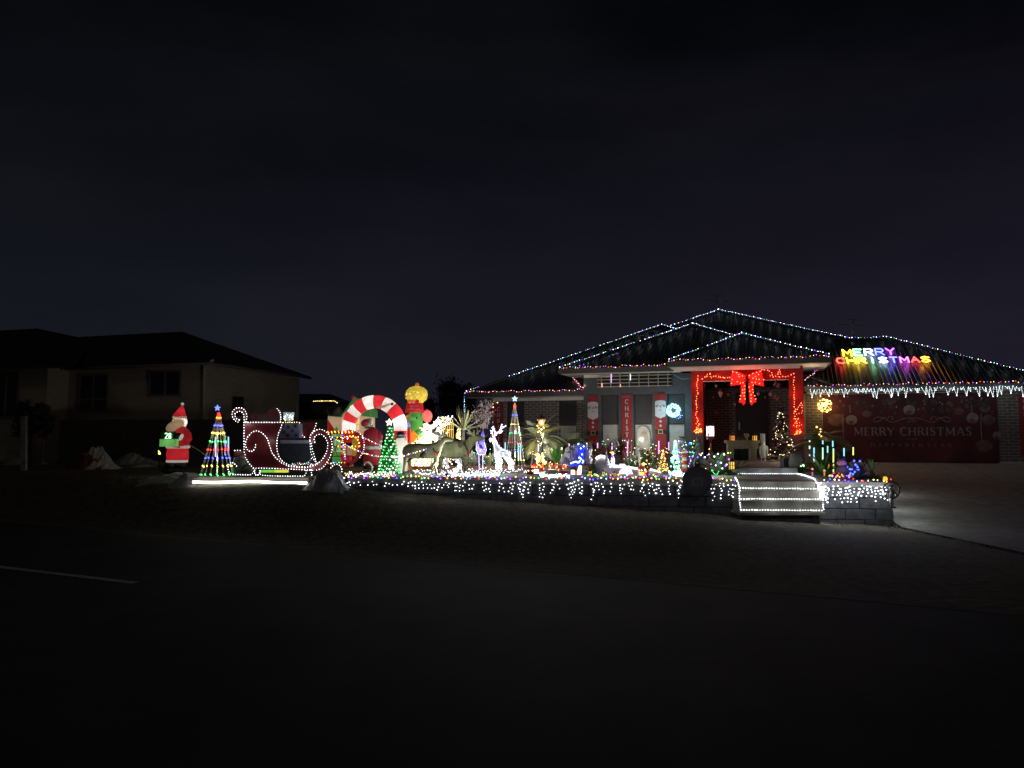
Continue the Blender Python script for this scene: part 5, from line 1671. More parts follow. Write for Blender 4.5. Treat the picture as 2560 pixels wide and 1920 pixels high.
# purple lit gnome
pgm = thing("light_up_gnome", "lilac glowing gnome on two long thin legs with a pointed hat", "light figure", gnd(1204, 1176))
dd = dep(1176); s = dd / F
LIL = mat("lilac_acrylic", (.48, .42, .85), .3, trans=.6)
b = MB(); b.tube([at(1205, 1104, dd), at(1206, 1092, dd), at(1208, 1075, dd)], [7 * s, 5 * s, .8 * s], LIL, 12); b.build("hat", pgm)
b = MB(); b.tube([at(1203, 1136, dd), at(1202, 1126, dd), at(1204, 1112, dd), at(1205, 1103, dd)], [6 * s, 11 * s, 9.5 * s, 5 * s], LIL, 14); b.build("body", pgm)
b = MB(); b.tube([at(1196, 1108, dd - .06), at(1203, 1118, dd - .13), at(1213, 1126, dd - .06)], [1 * s, 4 * s, 1.2 * s], mat("violet_acrylic", (.25, .2, .75), .3, trans=.5), 8); b.build("beard", pgm)
for x in (1198, 1207):
    b = MB(); b.tube([at(x, 1136, dd), at(x, 1176, dd)], 1.3 * s, LIL, 6); b.build("leg", pgm)
    b = MB(); b.blob(at(x - 1, 1175, dd - .02), (3 * s, 3 * s, 1.5 * s), LIL, 8, 6); b.build("foot", pgm)
b = MB()
for ln in ([(1193, 1105), (1190, 1124), (1196, 1136), (1212, 1137), (1216, 1124), (1211, 1106)], [(1197, 1138), (1198, 1174)], [(1207, 1138), (1207, 1174)], [(1200, 1128), (1205, 1120), (1216, 1127)]):
    for x in walk([at(a, c, dd - .12) for a, c in ln], .022): b.octa(x, .008, emit("bulb_lilac", (.7, .6, 1), 5))
b.build("bulb", pgm, 'stuff')
lamp(pgm, at(1203, 1122, dd), 1.3, (.6, .55, 1)); lamp(pgm, at(1206, 1095, dd), .25, (.5, .45, 1))
# ------------------------------------------------------------------ plants
LEAF = mat("dark_green_leaf", (.10, .16, .06), .5, .4, 5, .2, 0, .5)
LEAFY = mat("yellow_green_leaf", (.24, .24, .08), .5, .35, 5, .2, 0, .5)
LEAFG = mat("grey_green_leaf", (.26, .30, .22), .55, .3, 5, .2)
LEAFR = mat("maroon_leaf", (.16, .03, .055), .5, .35, 5, .2)
LEAFT = mat("tan_leaf", (.22, .16, .08), .6, .3, 5, .2)
BARK = mat("plant_stem", (.10, .08, .06), .9, .3, 14, .5)

def strap(mb, base, az, el, L, wd_, droop, mt, n=5):
    d_ = V((math.cos(az) * math.cos(el), math.sin(az) * math.cos(el), math.sin(el)))
    sd = V((-math.sin(az), math.cos(az), 0))
    p = V(base)
    rows = []
    for i in range(n + 1):
        t = i / n
        w_ = wd_ * (.55 + .9 * t) * (1 - t) ** .55 * 1.1 + .002
        rows.append((p - sd * w_ + V((0, 0, w_ * .35)), p.copy(), p + sd * w_ + V((0, 0, w_ * .35))))
        d_ = (d_ + V((0, 0, -droop / n))).normalized()
        p = p + d_ * (L / n)
    for a, c in zip(rows, rows[1:]):
        mb.quad(a[0], a[1], c[1], c[0], mt)
        mb.quad(a[1], a[2], c[2], c[1], mt)

def rosette(name, label, px, py, n, Lpx, wpx, el, droop, mts, z=0, stem_px=0, seed=1, group=None, cat="plant", az=None):
    """a plant of strap leaves, each leaf its own part"""
    rr = random.Random(seed)
    base = gnd(px, py, z)
    s = base.y / F
    t = thing(name, label, cat, base, group)
    top = base + V((0, 0, stem_px * s))
    b = MB(); b.tube([base, top + V((0, 0, .01))], [.05 if stem_px else .03, .035], BARK, 7); b.build("stem", t)
    for i in range(n):
        b = MB()
        a = rr.uniform(0, 6.28) if az is None else rr.uniform(*az)
        e = rr.uniform(*el)
        strap(b, top, a, e, rr.uniform(.7, 1.1) * Lpx * s, wpx * s * rr.uniform(.8, 1.15), droop * rr.uniform(.6, 1.3), rr.choice(mts))
        b.build("leaf", t)
    return t

def palm(name, label, px, py, n, Lpx, stem_px, mts, seed, z=0, el=(-.1, 1.2), droop=1.6, az=None, leaflet=.16):
    rr = random.Random(seed)
    base = gnd(px, py, z)
    s = base.y / F
    t = thing(name, label, "palm", base)
    top = base + V((0, 0, stem_px * s))
    b = MB(); b.tube([base, base.lerp(top, .5), top], [.09, .07, .06], BARK, 8); b.build("trunk", t)
    for i in range(n):
        b = MB()
        a = rr.uniform(0, 6.28) if az is None else rr.uniform(*az)
        e = rr.uniform(*el)
        mt = rr.choice(mts)
        L = rr.uniform(.75, 1.1) * Lpx * s
        d_ = V((math.cos(a) * math.cos(e), math.sin(a) * math.cos(e), math.sin(e)))
        sd = V((-math.sin(a), math.cos(a), 0))
        p = top.copy()
        ps = [p.copy()]
        N_ = 18
        for k in range(N_):
            d_ = (d_ + V((0, 0, -droop / N_))).normalized()
            p = p + d_ * L / N_
            ps.append(p.copy())
            f = (k + 1) / N_
            ll = leaflet * L * 2.0 * math.sin(math.pi * min(.97, .12 + .85 * f)) + .02
            for sg in (-1, 1):
                o = (sd * sg + d_ * .7 + V((0, 0, -.25))).normalized() * ll
                w_ = d_ * .02
                b.quad(p - w_, p + w_, p + o + w_ * .2, p + o - w_ * .2, mt)
        b.tube(ps, [.009 * (1 - .8 * i_ / N_) for i_ in range(N_ + 1)], mt, 3)
        b.build("frond", t)
    return t

rosette("yucca", "tall spiky yucca with long stiff yellow green leaves left of the house corner", 1158, 1172, 44, 62, 2.3, (.25, 1.5), .12, [LEAFY, LEAFY, LEAFG], stem_px=95, seed=4)
rosette("yucca", "shorter dark strap leaved plant behind the second reindeer's head", 1195, 1168, 26, 55, 2.6, (.3, 1.4), .5, [LEAFG, LEAF], stem_px=40, seed=14)
rosette("agave", "grey green agave with broad leaves behind the lilac gnome", 1180, 1170, 18, 44, 6, (.5, 1.4), .35, [LEAFG], seed=5)
rosette("agave", "second grey agave between the lilac gnome and the white deer", 1222, 1170, 18, 46, 6.5, (.55, 1.4), .3, [LEAFG, LEAFY], seed=6)
rosette("agave", "dark agave half hidden between the left cone tree and the sleigh", 582, 1150, 16, 46, 4, (.3, 1.3), .6, [LEAFG], seed=7, z=0)
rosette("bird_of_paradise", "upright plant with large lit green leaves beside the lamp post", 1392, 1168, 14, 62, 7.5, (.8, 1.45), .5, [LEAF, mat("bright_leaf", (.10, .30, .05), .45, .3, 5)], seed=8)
palm("cycad_palm", "wide sago palm with drooping fronds in front of the brick wall behind the lamp post", 1350, 1162, 34, 78, 62, [LEAFG, LEAFY, LEAF], 9, el=(-.2, 1.35))
palm("cycad_palm", "dark sago palm with thin fronds across the second brick wall window", 1425, 1160, 30, 66, 42, [LEAF, LEAFG], 10, el=(.0, 1.3))
palm("cycad_palm", "dark palm low between the right cone tree and the lamp post", 1322, 1160, 22, 62, 26, [LEAF], 12, el=(.1, 1.2))
palm("cycad_palm", "golden lit palm spreading in front of the garage pier", 2046, 1168, 30, 84, 64, [LEAFT, LEAFG, LEAF], 13, el=(-.15, .9), droop=1.2)
palm("cycad_palm", "pale palm silhouette behind the inflatable house roof", 838, 1150, 16, 50, 78, [LEAFG], 15, el=(.4, 1.4), droop=.8)
for px, py, sd, lb in ((1482, 1150, 21, "maroon cordyline in front of the left santa banner"), (1552, 1146, 22, "tall maroon cordyline in front of the middle greeting banner"), (1520, 1152, 23, "small maroon cordyline between the santa banner and the lower window")):
    rosette("cordyline", lb, px, py + 12, 26, 42, 3.6, (.1, 1.4), .9, [LEAFR, LEAFR, LEAF], stem_px=34 if sd == 22 else 26, seed=sd)
rosette("shrub", "dark broad leaved shrub under the window with the santa picture", 1612, 1168, 26, 48, 8, (.5, 1.45), .4, [LEAF], seed=24)
rosette("shrub", "fine grey leaved shrub behind the snowy village hill", 1500, 1176, 40, 38, 2.2, (.3, 1.45), .5, [LEAFG, LEAF], seed=25)
rosette("shrub", "grey green bushy plant right of the little lit castle", 1636, 1178, 46, 42, 2.0, (.35, 1.45), .4, [LEAFG, LEAF], seed=26)
rosette("shrub", "thin dark leaved plant beside the blue fountain", 1482, 1186, 40, 34, 1.9, (.5, 1.45), .4, [LEAF], seed=27)
rosette("shrub", "dark tufted plant above the castle between two window shrubs", 1575, 1170, 36, 44, 2.2, (.5, 1.4), .4, [LEAF, LEAFG], seed=28)
rosette("bromeliad", "huge bromeliad with wide strap leaves lit green and blue beside the steps", 1798, 1188, 40, 74, 8.5, (.12, 1.3), .7, [LEAF, LEAFG, LEAF], seed=29)
rosette("bromeliad", "spreading dark leaved plant in front of the porch table", 1838, 1180, 18, 56, 7.0, (.15, .9), .7, [LEAFG, LEAF], seed=30)
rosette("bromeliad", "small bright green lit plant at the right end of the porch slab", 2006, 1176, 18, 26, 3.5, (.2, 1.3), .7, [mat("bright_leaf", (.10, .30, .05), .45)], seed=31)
rosette("shrub", "shrub glowing blue from the lights inside it at the driveway corner", 2143, 1200, 70, 56, 3.2, (.25, 1.45), .5, [LEAF, LEAFG], seed=32)
rosette("spider_plant", "arching golden lit spider plant hanging over the driveway corner", 2190, 1199, 54, 50, 2.0, (.0, 1.2), 1.5, [LEAFT, LEAFY], seed=33)
rosette("shrub", "dark pointed plant behind the spider plant near the garage banner", 2180, 1180, 14, 34, 3.2, (.9, 1.5), .2, [LEAF], seed=34)
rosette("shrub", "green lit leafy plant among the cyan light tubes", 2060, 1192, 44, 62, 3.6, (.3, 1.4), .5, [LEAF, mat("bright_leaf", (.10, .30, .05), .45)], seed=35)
rosette("shrub", "dark plant at the foot of the tall red pillar by the porch", 1990, 1172, 20, 40, 2.6, (.4, 1.4), .6, [LEAF], seed=36)
# low edging timber in front of the planting
es = thing("garden_edging", "low reddish timber edging behind the lights strewn at the reindeer's feet", "edging", gnd(1160, 1172))
dd = dep(1174)
for i in range(6):
    b = MB(); a, c = at(985 + i * 62, 1174, dd), at(985 + i * 62 + 61, 1174, dd); b.hexa([a, c, c + V((0, .07, 0)), a + V((0, .07, 0)), a + V((0, 0, .08)), c + V((0, 0, .08)), c + V((0, .07, .08)), a + V((0, .07, .08))], mat("red_sleeper", (.22, .10, .07), .85, .3, 8)); b.build("sleeper", es)

# silver leafed light tree at the house corner
bt2 = thing("blossom_light_tree", "leafless looking silver blossom tree standing under the left eave", "light tree", gnd(1207, 1163))
dd = dep(1163); s = dd / F
tb_, lf = MB(), MB()
SIL = mat("silver_pink_leaf", (.62, .52, .52), .45, .15, 4, 0, 0, .6)
tb_.tube([gnd(1207, 1163), at(1207, 1100, dd), at(1206, 1040, dd)], [.05, .035, .018], BARK, 7)
rr = random.Random(6)
for i in range(26):
    f = rr.uniform(1030, 1078)
    p = at(1207, f, dd)
    e = at(1207 + rr.uniform(-28, 28), rr.uniform(1000, 1062) + (f - 1040) * .3, dd) + V((0, rr.uniform(-.3, .3), 0))
    tb_.tube([p, p.lerp(e, .5) + V((0, 0, .04)), e], [.014, .009, .004], BARK, 4)
    for k in range(24):
        c = p.lerp(e, rr.uniform(.35, 1.05)) + V((rr.gauss(0, .05), rr.gauss(0, .05), rr.gauss(0, .05)))
        a = V((rr.uniform(-1, 1), rr.uniform(-1, 1), rr.uniform(-1, 1))).normalized(); o = a.orthogonal() * .3
        lf.quad(c - a * .03, c - o * .05, c + a * .03, c + o * .05, SIL)
tb_.build("trunk", bt2); lf.build("blossom", bt2, 'stuff')
string("warm lights scattered through the silver blossom tree's right side", [[at(1243, 1008, dd - .2), at(1232, 1012, dd - .2), at(1230, 1030, dd - .2)]], .1, [LWW, LO, LWW, LR], .016, .03)
string("multicoloured vertical strand hanging at the left house corner", [[hpt(1161, 984, 24.45), hpt(1161, 1052, 24.45)]], .055, [LB, LW, LC, LB, LG, LW], .013, .005)
string("red and pink strand hanging beside the vertical greeting banner on the brick pier", [[hpt(1227, 1078, 24.6), hpt(1226, 1108, 24.6)]], .075, [LR, LK], .014, .01)

# ------------------------------------------------------------------ lamp post with lantern and fairy lights
lp = thing("lamp_post", "black lamp post with a glowing copper lantern in front of the brick wall", "lamp post", gnd(1356, 1168))
dd = dep(1168); s = dd / F
b = MB(); b.tube([gnd(1356, 1168), at(1354, 1068, dd)], [.03, .02], BLACK, 8); b.lathe(gnd(1356, 1168), [(.07, 0), (.06, .05), (.03, .1)], BLACK, 10); b.build("post", lp)
COP = mat("copper_frame", (.35, .15, .06), .4, .2, 6, 0, .5)
b = MB()
for k in range(4):
    a = k * math.pi / 2 + math.pi / 4
    b.tube([at(1353.5, 1066, dd) + V((.044 * math.cos(a), .044 * math.sin(a), 0)), at(1353.5, 1049, dd) + V((.107 * math.cos(a), .107 * math.sin(a), 0))], .008, COP, 5)
b.lathe(at(1353.5, 1066.5, dd), [(.05, -.012), (.062, .008)], COP, 8); b.build("frame", lp)
b = MB(); b.lathe(at(1353.5, 1049, dd), [(.125, 0), (.075, .06), (.025, .105), (.015, .125)], BLACK, 8); b.blob(at(1353.5, 1038, dd), .018, BLACK, 8, 6); b.build("cap", lp)
AMB = mat("amber_glass", (.75, .38, .12), .3, .1, 5, 0, 0, .5, .7)
b = MB(); b.lathe(at(1353.5, 1066, dd), [(.043, 0), (.105, 17 * s)], AMB, 4, cap=False); b.build("pane", lp)
b = MB(); b.blob(at(1353.5, 1056, dd - .075), (.036, .02, .05), emit("lantern_bulb", (1, .88, .62), 5), 10, 8); b.build("bulb", lp)
lamp(lp, at(1353.5, 1056, dd) + V((0, .0, .0)), 1.2, (1, .7, .35), .02); lamp(lp, at(1353.5, 1062, dd) + V((.2, .25, -.25)), 85, (1, .86, .66), .06)  # the stronger light outside the lantern is fill for the brick wall
twig_tree("small tree with bright yellow lights wrapped around the foot of the lamp post", 1352, 1180, 1128, 26, [LY, LWW], 13, 41, dep(1181), .014, .085, trunkmat=BARK)
twig_tree("forked warm white twig lights rising beside the lamp post", 1350, 1150, 1086, 40, [LWW], 5, 44, dep(1170), .010, .075, trunkmat=BARK, low=.05, levels=2)
string("large yellow bulbs wound round the lamp post below its lantern", [smoothpath([at(1343, 1064, dd - .1), at(1350, 1072, dd - .1), at(1360, 1070, dd - .1), at(1344, 1080, dd - .1), at(1358, 1083, dd - .1), at(1352, 1090, dd - .1), at(1359, 1096, dd - .1)])], .07, [LWW, LY], .022, .01)

# ------------------------------------------------------------------ meteor tubes
def tubes(lst):
    for px, y0, y1, cols, d_, lb in lst:
        t = thing("light_tube", lb, "light tube", at(px, y1, d_), "hanging light tubes")
        n = len(cols)
        for k, (mt, f0, f1) in enumerate(cols):
            b = MB(); b.tube([at(px + (y0 + (y1 - y0) * f0 - y1) * 0, y0 + (y1 - y0) * f0, d_), at(px, y0 + (y1 - y0) * f1, d_)], .014, mt, 6); b.build("led_segment", t)
        b = MB(); b.tube([at(px, y1, d_), at(px, y1 + 40, d_)], .004, WIRE, 4); b.tube([at(px, y0 - 1, d_), at(px, y0, d_)], .016, BLACK, 6); b.build("stake", t)
TC, TV_, TPK, TY, TB = emit("tube_cyan", (.28, .85, 1), 1.5), emit("tube_violet", (.55, .30, 1), 1.6), emit("tube_pink", (.85, .45, 1), 1.6), emit("tube_lime", (.75, 1, .25), 1.6), emit("tube_blue", (.10, .14, 1), 2)
TG = emit("tube_mint", (.5, 1, .65), 1.6); TW = emit("tube_white_blue", (.8, .92, 1), 1.6)
tubes([(539, 1092, 1142, [(TC, 0, .3), (TW, .32, .6), (TPK, .62, 1)], 15.8, "cyan to pink tube in front of the left cone tree"),
       (563, 1090, 1138, [(TC, 0, .35), (TV_, .36, 1)], 17.2, "left tube of the close pair right of the left cone tree"),
       (571, 1092, 1137, [(TC, 0, .45), (TPK, .46, 1)], 17.3, "right tube of the close pair right of the left cone tree"),
       (1263, 1106, 1132, [(TC, 0, 1)], 19.5, "pale cyan tube left of the right cone tree's pole"),
       (1296, 1108, 1152, [(TC, 0, .5), (TW, .51, 1)], 20.0, "cyan to cream tube inside the right cone tree, left of its twin"),
       (1301, 1108, 1151, [(TC, 0, .4), (TW, .41, 1)], 20.2, "cyan to cream tube inside the right cone tree, right of its twin"),
       (1346, 1110, 1128, [(TW, 0, 1)], 17.0, "short white tube among the lamp post twigs"),
       (1423, 1109, 1126, [(TPK, 0, 1)], 19.5, "short pink tube left of the blue fountain"),
       (1467, 1107, 1117, [(TW, 0, .4), (TPK, .6, 1)], 19.0, "tiny two part tube just right of the blue fountain top"),
       (1494, 1107, 1120, [(TPK, 0, 1)], 19.0, "short pink tube on the edge of the left santa banner"),
       (1530, 1107, 1124, [(TV_, 0, .35), (TPK, .5, 1)], 19.0, "violet and pink tube in front of the cordylines"),
       (1569, 1103, 1140, [(TPK, 0, 1)], 18.5, "long pink tube in front of the middle greeting banner"),
       (1647, 1102, 1135, [(TPK, 0, 1)], 18.5, "long pink tube in front of the right santa banner"),
       (1672, 1105, 1126, [(TPK, 0, 1)], 19.5, "pink tube under the window with the blue wreath"),
       (2024, 1101, 1140, [(TW, 0, .1), (TW, .35, .55), (TPK, .9, 1)], 17.2, "leftmost broken white tube in the right hand bed"),
       (2035, 1119, 1155, [(TC, 0, .75), (TW, .76, 1)], 16.5, "long cyan tube left of the mint green ones"),
       (2057, 1101, 1149, [(TC, 0, .2), (TG, .37, 1)], 16.6, "long mint tube hanging under the golden palm"),
       (2059, 1153, 1174, [(TY, 0, 1)], 16.3, "lime tube standing just left of the orange lantern"),
       (2069, 1115, 1132, [(TC, 0, 1)], 17.0, "short cyan tube between the two longest tubes"),
       (2082, 1102, 1117, [(TC, 0, 1)], 16.9, "short cyan tube above the longest lime tube"),
       (2083.5, 1121, 1183, [(TG, 0, .1), (TY, .1, .77), (TY, .82, 1)], 16.5, "longest lime green tube left of the bearded gnome"),
       (2110, 1120, 1148, [(TC, 0, .72), (TB, .78, 1)], 17.0, "cyan and blue tube behind the bearded gnome's hat"),
       (2133, 1118, 1138, [(TY, 0, 1)], 17.0, "rightmost lime tube above the blue lit shrub")])
for px, y0, y1, mt, lb in ((1505, 958, 968, emit("tube_orange", (1, .4, .25), 2), "short orange tube hanging at the left end of the slatted screen"), (1528, 935, 957, TPK, "pink and white tube hanging on the left half of the slatted screen"), (1576, 935, 951, TW, "white tube hanging near the middle of the slatted screen"), (1551, 961, 967, emit("tube_orange", (1, .4, .25), 2), "tiny orange tube at the bottom of the slatted screen")):
    t = thing("light_tube", lb, "light tube", hpt(px, y1, 24.17), "hanging light tubes")
    b = MB(); b.tube([hpt(px, y0, 24.17), hpt(px, y1, 24.17)], .013, mt, 6); b.build("led_segment", t)

# ------------------------------------------------------------------ train set and village
def q10(l, d_): return [at(1300 + x / 11.06, 1100 + y / 11.06, d_) for x, y in l]
td = dep(1188)
REDP = mat("red_toy_paint", (.40, .03, .03), .4, .15); GREYP = mat("grey_toy_paint", (.32, .33, .36), .4, .1)
WL = emit("white_window", (1, .95, .85), 3.0); REDL = emit("red_lamp_glow", (1, .10, .05), 2.2)
def box10(mb, x0, y0, x1, y1, d_, dp, mt): mb.prism(q10([(x0, y1), (x1, y1), (x1, y0), (x0, y0)], d_), (0, dp, 0), mt)
tr = thing("toy_train_engine", "dark red toy train engine with two lit windows at the left end of the train", "toy train", gnd(1325, 1188))
b = MB(); box10(b, 190, 800, 375, 930, td, .16, REDP); b.build("cab", tr)
b = MB(); box10(b, 180, 780, 380, 802, td - .02, .2, BLACK); b.build("roof", tr)
for x in (232, 345):
    b = MB(); b.blob(q10([(x, 848)], td - .005)[0], .013, LWW, 8, 6); b.build("headlamp", tr)
for x in (220, 290, 345):
    b = MB(); c = q10([(x, 940)], td - .01)[0]; b.tube([c, c + V((0, .18, 0))], .022, BLACK, 10); b.build("wheel", tr)
for x0, x1, y0, mt, lb, lit in ((372, 530, 800, GREYP, "bright white lit toy carriage behind the red engine", True), (500, 700, 890, GREYP, "low grey flat toy wagon loaded with a white glow", True), (800, 1040, 845, GREYP, "pale blue roofed toy carriage in the middle of the train", False), (1080, 1350, 860, REDP, "dark red open toy wagon at the right end of the train", False)):
    t = thing("toy_wagon", lb, "toy train", q10([((x0 + x1) / 2, 960)], td)[0], "toy train wagons")
    b = MB(); box10(b, x0 + 4, y0, x1 - 4, 930, td, .15, mt); b.build("body", t)
    b = MB(); box10(b, x0, y0 - 16, x1, y0, td - .015, .18, mat("pale_toy_roof", (.5, .53, .6), .4)); b.build("roof", t)
    if lit:
        b = MB(); box10(b, x0 + 14, y0 + 16, x1 - 12, 925, td - .006, .005, WL); b.build("window", t)
    for x in (x0 + 50, x1 - 50):
        b = MB(); c = q10([(x, 945)], td - .01)[0]; b.tube([c, c + V((0, .17, 0))], .018, BLACK, 10); b.build("wheel", t)
tk = thing("toy_track", "toy train track running along the front of the village", "track", gnd(1370, 1189))
b = MB()
for y in (-.05, .05): b.tube([q10([(100, 985)], td + .08 + y)[0], q10([(1500, 985)], td + .08 + y)[0]], .006, STEEL, 4)
b.build("rail", tk)
for x0, x1, y0, y1, lb, dd in ((310, 490, 660, 790, "red lit village house with snow roof above the toy engine", td + .6), (800, 890, 650, 780, "small red lit village hut left of the arched one", td + .9), (970, 1100, 660, 800, "long red village roof lit from below", td + 1.0), (1180, 1300, 690, 800, "red village house with glowing numbers beside the fountain pool", td + .7), (540, 660, 640, 860, "red glowing tower of gift boxes in front of the lamp post", td + .3)):
    t = thing("village_house", lb, "toy house", q10([((x0 + x1) / 2, y1)], dd)[0], "small red lit village houses")
    b = MB(); box10(b, x0, y0 + 30, x1, y1, dd, .2, mat("red_toy_paint", (.4, .03, .03))); b.build("wall", t)
    b = MB(); b.prism(q10([(x0 - 12, y0 + 32), (x1 + 12, y0 + 32), ((x0 + x1) / 2 + 20, y0 - 26), ((x0 + x1) / 2 - 20, y0 - 26)], dd - .02), (0, .24, 0), REDP); b.build("roof", t)
    b = MB()
    nx = max(2, int((x1 - x0) / 40))
    for k in range(nx):
        cx_ = x0 + (x1 - x0) * (k + .5) / nx
        box10(b, cx_ - 13, y0 + 50, cx_ + 13, min(y1 - 15, y0 + 110), dd - .006, .005, R.choice([REDL, REDL, LO if False else emit("orange_window", (1, .45, .12), 2.2)]))
    b.build("window", t)
    b = MB()
    for k in range(12): b.octa(q10([(R.uniform(x0, x1), R.uniform(y0 - 10, y1))], dd - .03)[0], .009, R.choice([LR, LWW, LO]))
    b.build("bulb", t, 'stuff')
    lamp(t, q10([((x0 + x1) / 2, y1 - 30)], dd - .15)[0], .25, (1, .25, .15))
ah = thing("village_house", "arched orange lit village hut with a dark red doorway", "toy house", q10([(1110, 860)], td + .4)[0], "small red lit village houses")
b = MB(); box10(b, 1050, 720, 1150, 870, td + .4, .15, mat("orange_hut", (.45, .2, .1), .5)); b.build("wall", ah)
b = MB(); b.prism(q10([(1040, 722), (1165, 722), (1100, 670)], td + .38), (0, .19, 0), mat("pink_snow_roof", (.6, .42, .4), .6)); b.build("roof", ah)
b = MB(); box10(b, 1095, 745, 1140, 830, td + .394, .005, emit("deep_red_door", (.5, .03, .02), .8)); b.build("door", ah)
b = MB(); box10(b, 1052, 800, 1085, 860, td + .394, .005, emit("orange_window", (1, .45, .12), 2.2)); b.build("window", ah)
for px, py, hh, d_, lb in ((1330, 1162, 24, td + .8, "white frosted toy fir left of the yellow lit tree"), (1369, 1170, 20, td + .7, "slim pale toy fir right of the yellow lit tree"), (1377, 1168, 14, td + .9, "small blue grey toy fir by the red huts"), (1516, 1172, 46, td + .6, "tall thin frosted spire on the snowy hill"), (1601, 1178, 24, td + .4, "thin pale spire left of the little castle"), (1598, 1158, 30, td + 1.0, "frosted bare toy tree behind the castle")):
    t = thing("toy_fir", lb, "toy tree", at(px, py, d_), "frosted toy trees of the village")
    s_ = d_ / F
    b = MB()
    for k in range(5):
        f = k / 5
        b.lathe(at(px, py - hh * (.1 + f * .85), d_), [(hh * s_ * .17 * (1 - f) + .006, 0), (.004, hh * s_ * .3)], mat("frosted_fir", (.5, .52, .5), .7, .2, 20), 7)
    b.build("foliage", t)
    b = MB(); b.tube([at(px, py, d_), at(px, py - hh, d_)], .005, BARK, 4); b.build("trunk", t)

# blue fountain
fo = thing("rock_fountain", "pale rock fountain with a glowing blue waterfall", "fountain", gnd(1446, 1178))
fd = 17.6; s = fd / F
PALER = mat("pale_lilac_rock", (.42, .38, .42), .7, .25, 5, .5)
for px, py, rx, ry, ro in ((1428, 1140, 17, 20, .2), (1440, 1128, 18, 18, -.2), (1467, 1138, 11, 19, .1), (1452, 1118, 18, 8, 0), (1418, 1162, 22, 9, .3), (1446, 1160, 18, 12, 0), (1424, 1126, 10, 10, .5), (1473, 1126, 7, 10, .3), (1410, 1150, 10, 8, .2), (1470, 1152, 10, 12, 0)):
    b = MB(); b.blob(at(px, py, fd + .15), (rx * s, .22, ry * s), PALER, 10, 7, ro, .2); b.build("rock", fo)
BLW = emit("blue_water", (.02, .04, 1), 1.6)
b = MB()
path = [(1447, 1117), (1452, 1115), (1458, 1117)]
wl_ = [[(1446, 1118), (1444, 1130), (1446, 1142), (1444, 1152), (1436, 1158), (1421, 1163)], [(1462, 1117), (1460, 1130), (1460, 1140), (1456, 1152), (1452, 1162), (1430, 1166)]]
for k in range(5):
    a, c = wl_[0][k], wl_[1][k]; a2, c2 = wl_[0][k + 1], wl_[1][k + 1]
    dz = -.12 - .05 * k
    b.hexa([at(*a2, fd + dz), at(*c2, fd + dz), at(*c2, fd + dz + .03), at(*a2, fd + dz + .03), at(*a, fd + dz + .05), at(*c, fd + dz + .05), at(*c, fd + dz + .08), at(*a, fd + dz + .08)], BLW)
b.build("water", fo)
b = MB(); b.tube(smoothpath([at(1436, 1118, fd - .1), at(1450, 1111, fd - .15), at(1464, 1115, fd - .12), at(1466, 1124, fd - .1)]), .03, mat("blue_lip", (.2, .25, .7), .4), 8); b.build("lip", fo)
b = MB()
LCB = emit("bulb_ice_blue", (.45, .75, 1), 8)
for x, y in ((1452, 1121), (1455, 1136), (1448, 1144), (1451, 1146), (1453, 1148), (1449, 1153), (1447, 1156), (1444, 1156), (1458, 1152), (1457, 1156), (1436, 1155), (1433, 1156), (1428, 1158), (1440, 1154), (1446, 1110), (1459, 1116)):
    b.octa(at(x, y, fd - .42), .018, LCB)
b.build("bulb", fo, 'stuff')
lamp(fo, at(1440, 1120, fd - .9), 1.6, (.95, .9, 1), .1); lamp(fo, at(1450, 1135, fd - .55), 1.0, (.25, .25, 1), .08); lamp(fo, at(1436, 1160, fd - .5), .9, (.1, .12, 1), .08)  # the white light in front is fill added for the rocks

# glowing igloo arch, lanterns, snow hill
ig = thing("glowing_arch", "overbright white glowing tunnel arch with a small red figure in it", "light figure", gnd(1440, 1188))
dd = td - .05; s = dd / F
GW = emit("glow_white", (1, .97, .93), 2.2)
b = MB(); b.tube([at(1432, 1188, dd), at(1432, 1174, dd)], [5 * s, 4.4 * s], GW, 10); b.tube([at(1448, 1188, dd), at(1449, 1176, dd), at(1451, 1164, dd)], [4.5 * s, 5.2 * s, 3.6 * s], GW, 10); b.build("glow_leg", ig)
b = MB(); b.box(at(1434, 1172, dd), (16 * s, .1, 5 * s), mat("brown_hat", (.2, .12, .06), .7)); b.box(at(1434, 1168, dd), (10 * s, .08, 5 * s), mat("brown_hat", (.2, .12, .06))); b.build("hat", ig)
b = MB(); b.blob(at(1440, 1182, dd), (3 * s, .03, 5 * s), REDL, 8, 7); b.build("figure", ig)
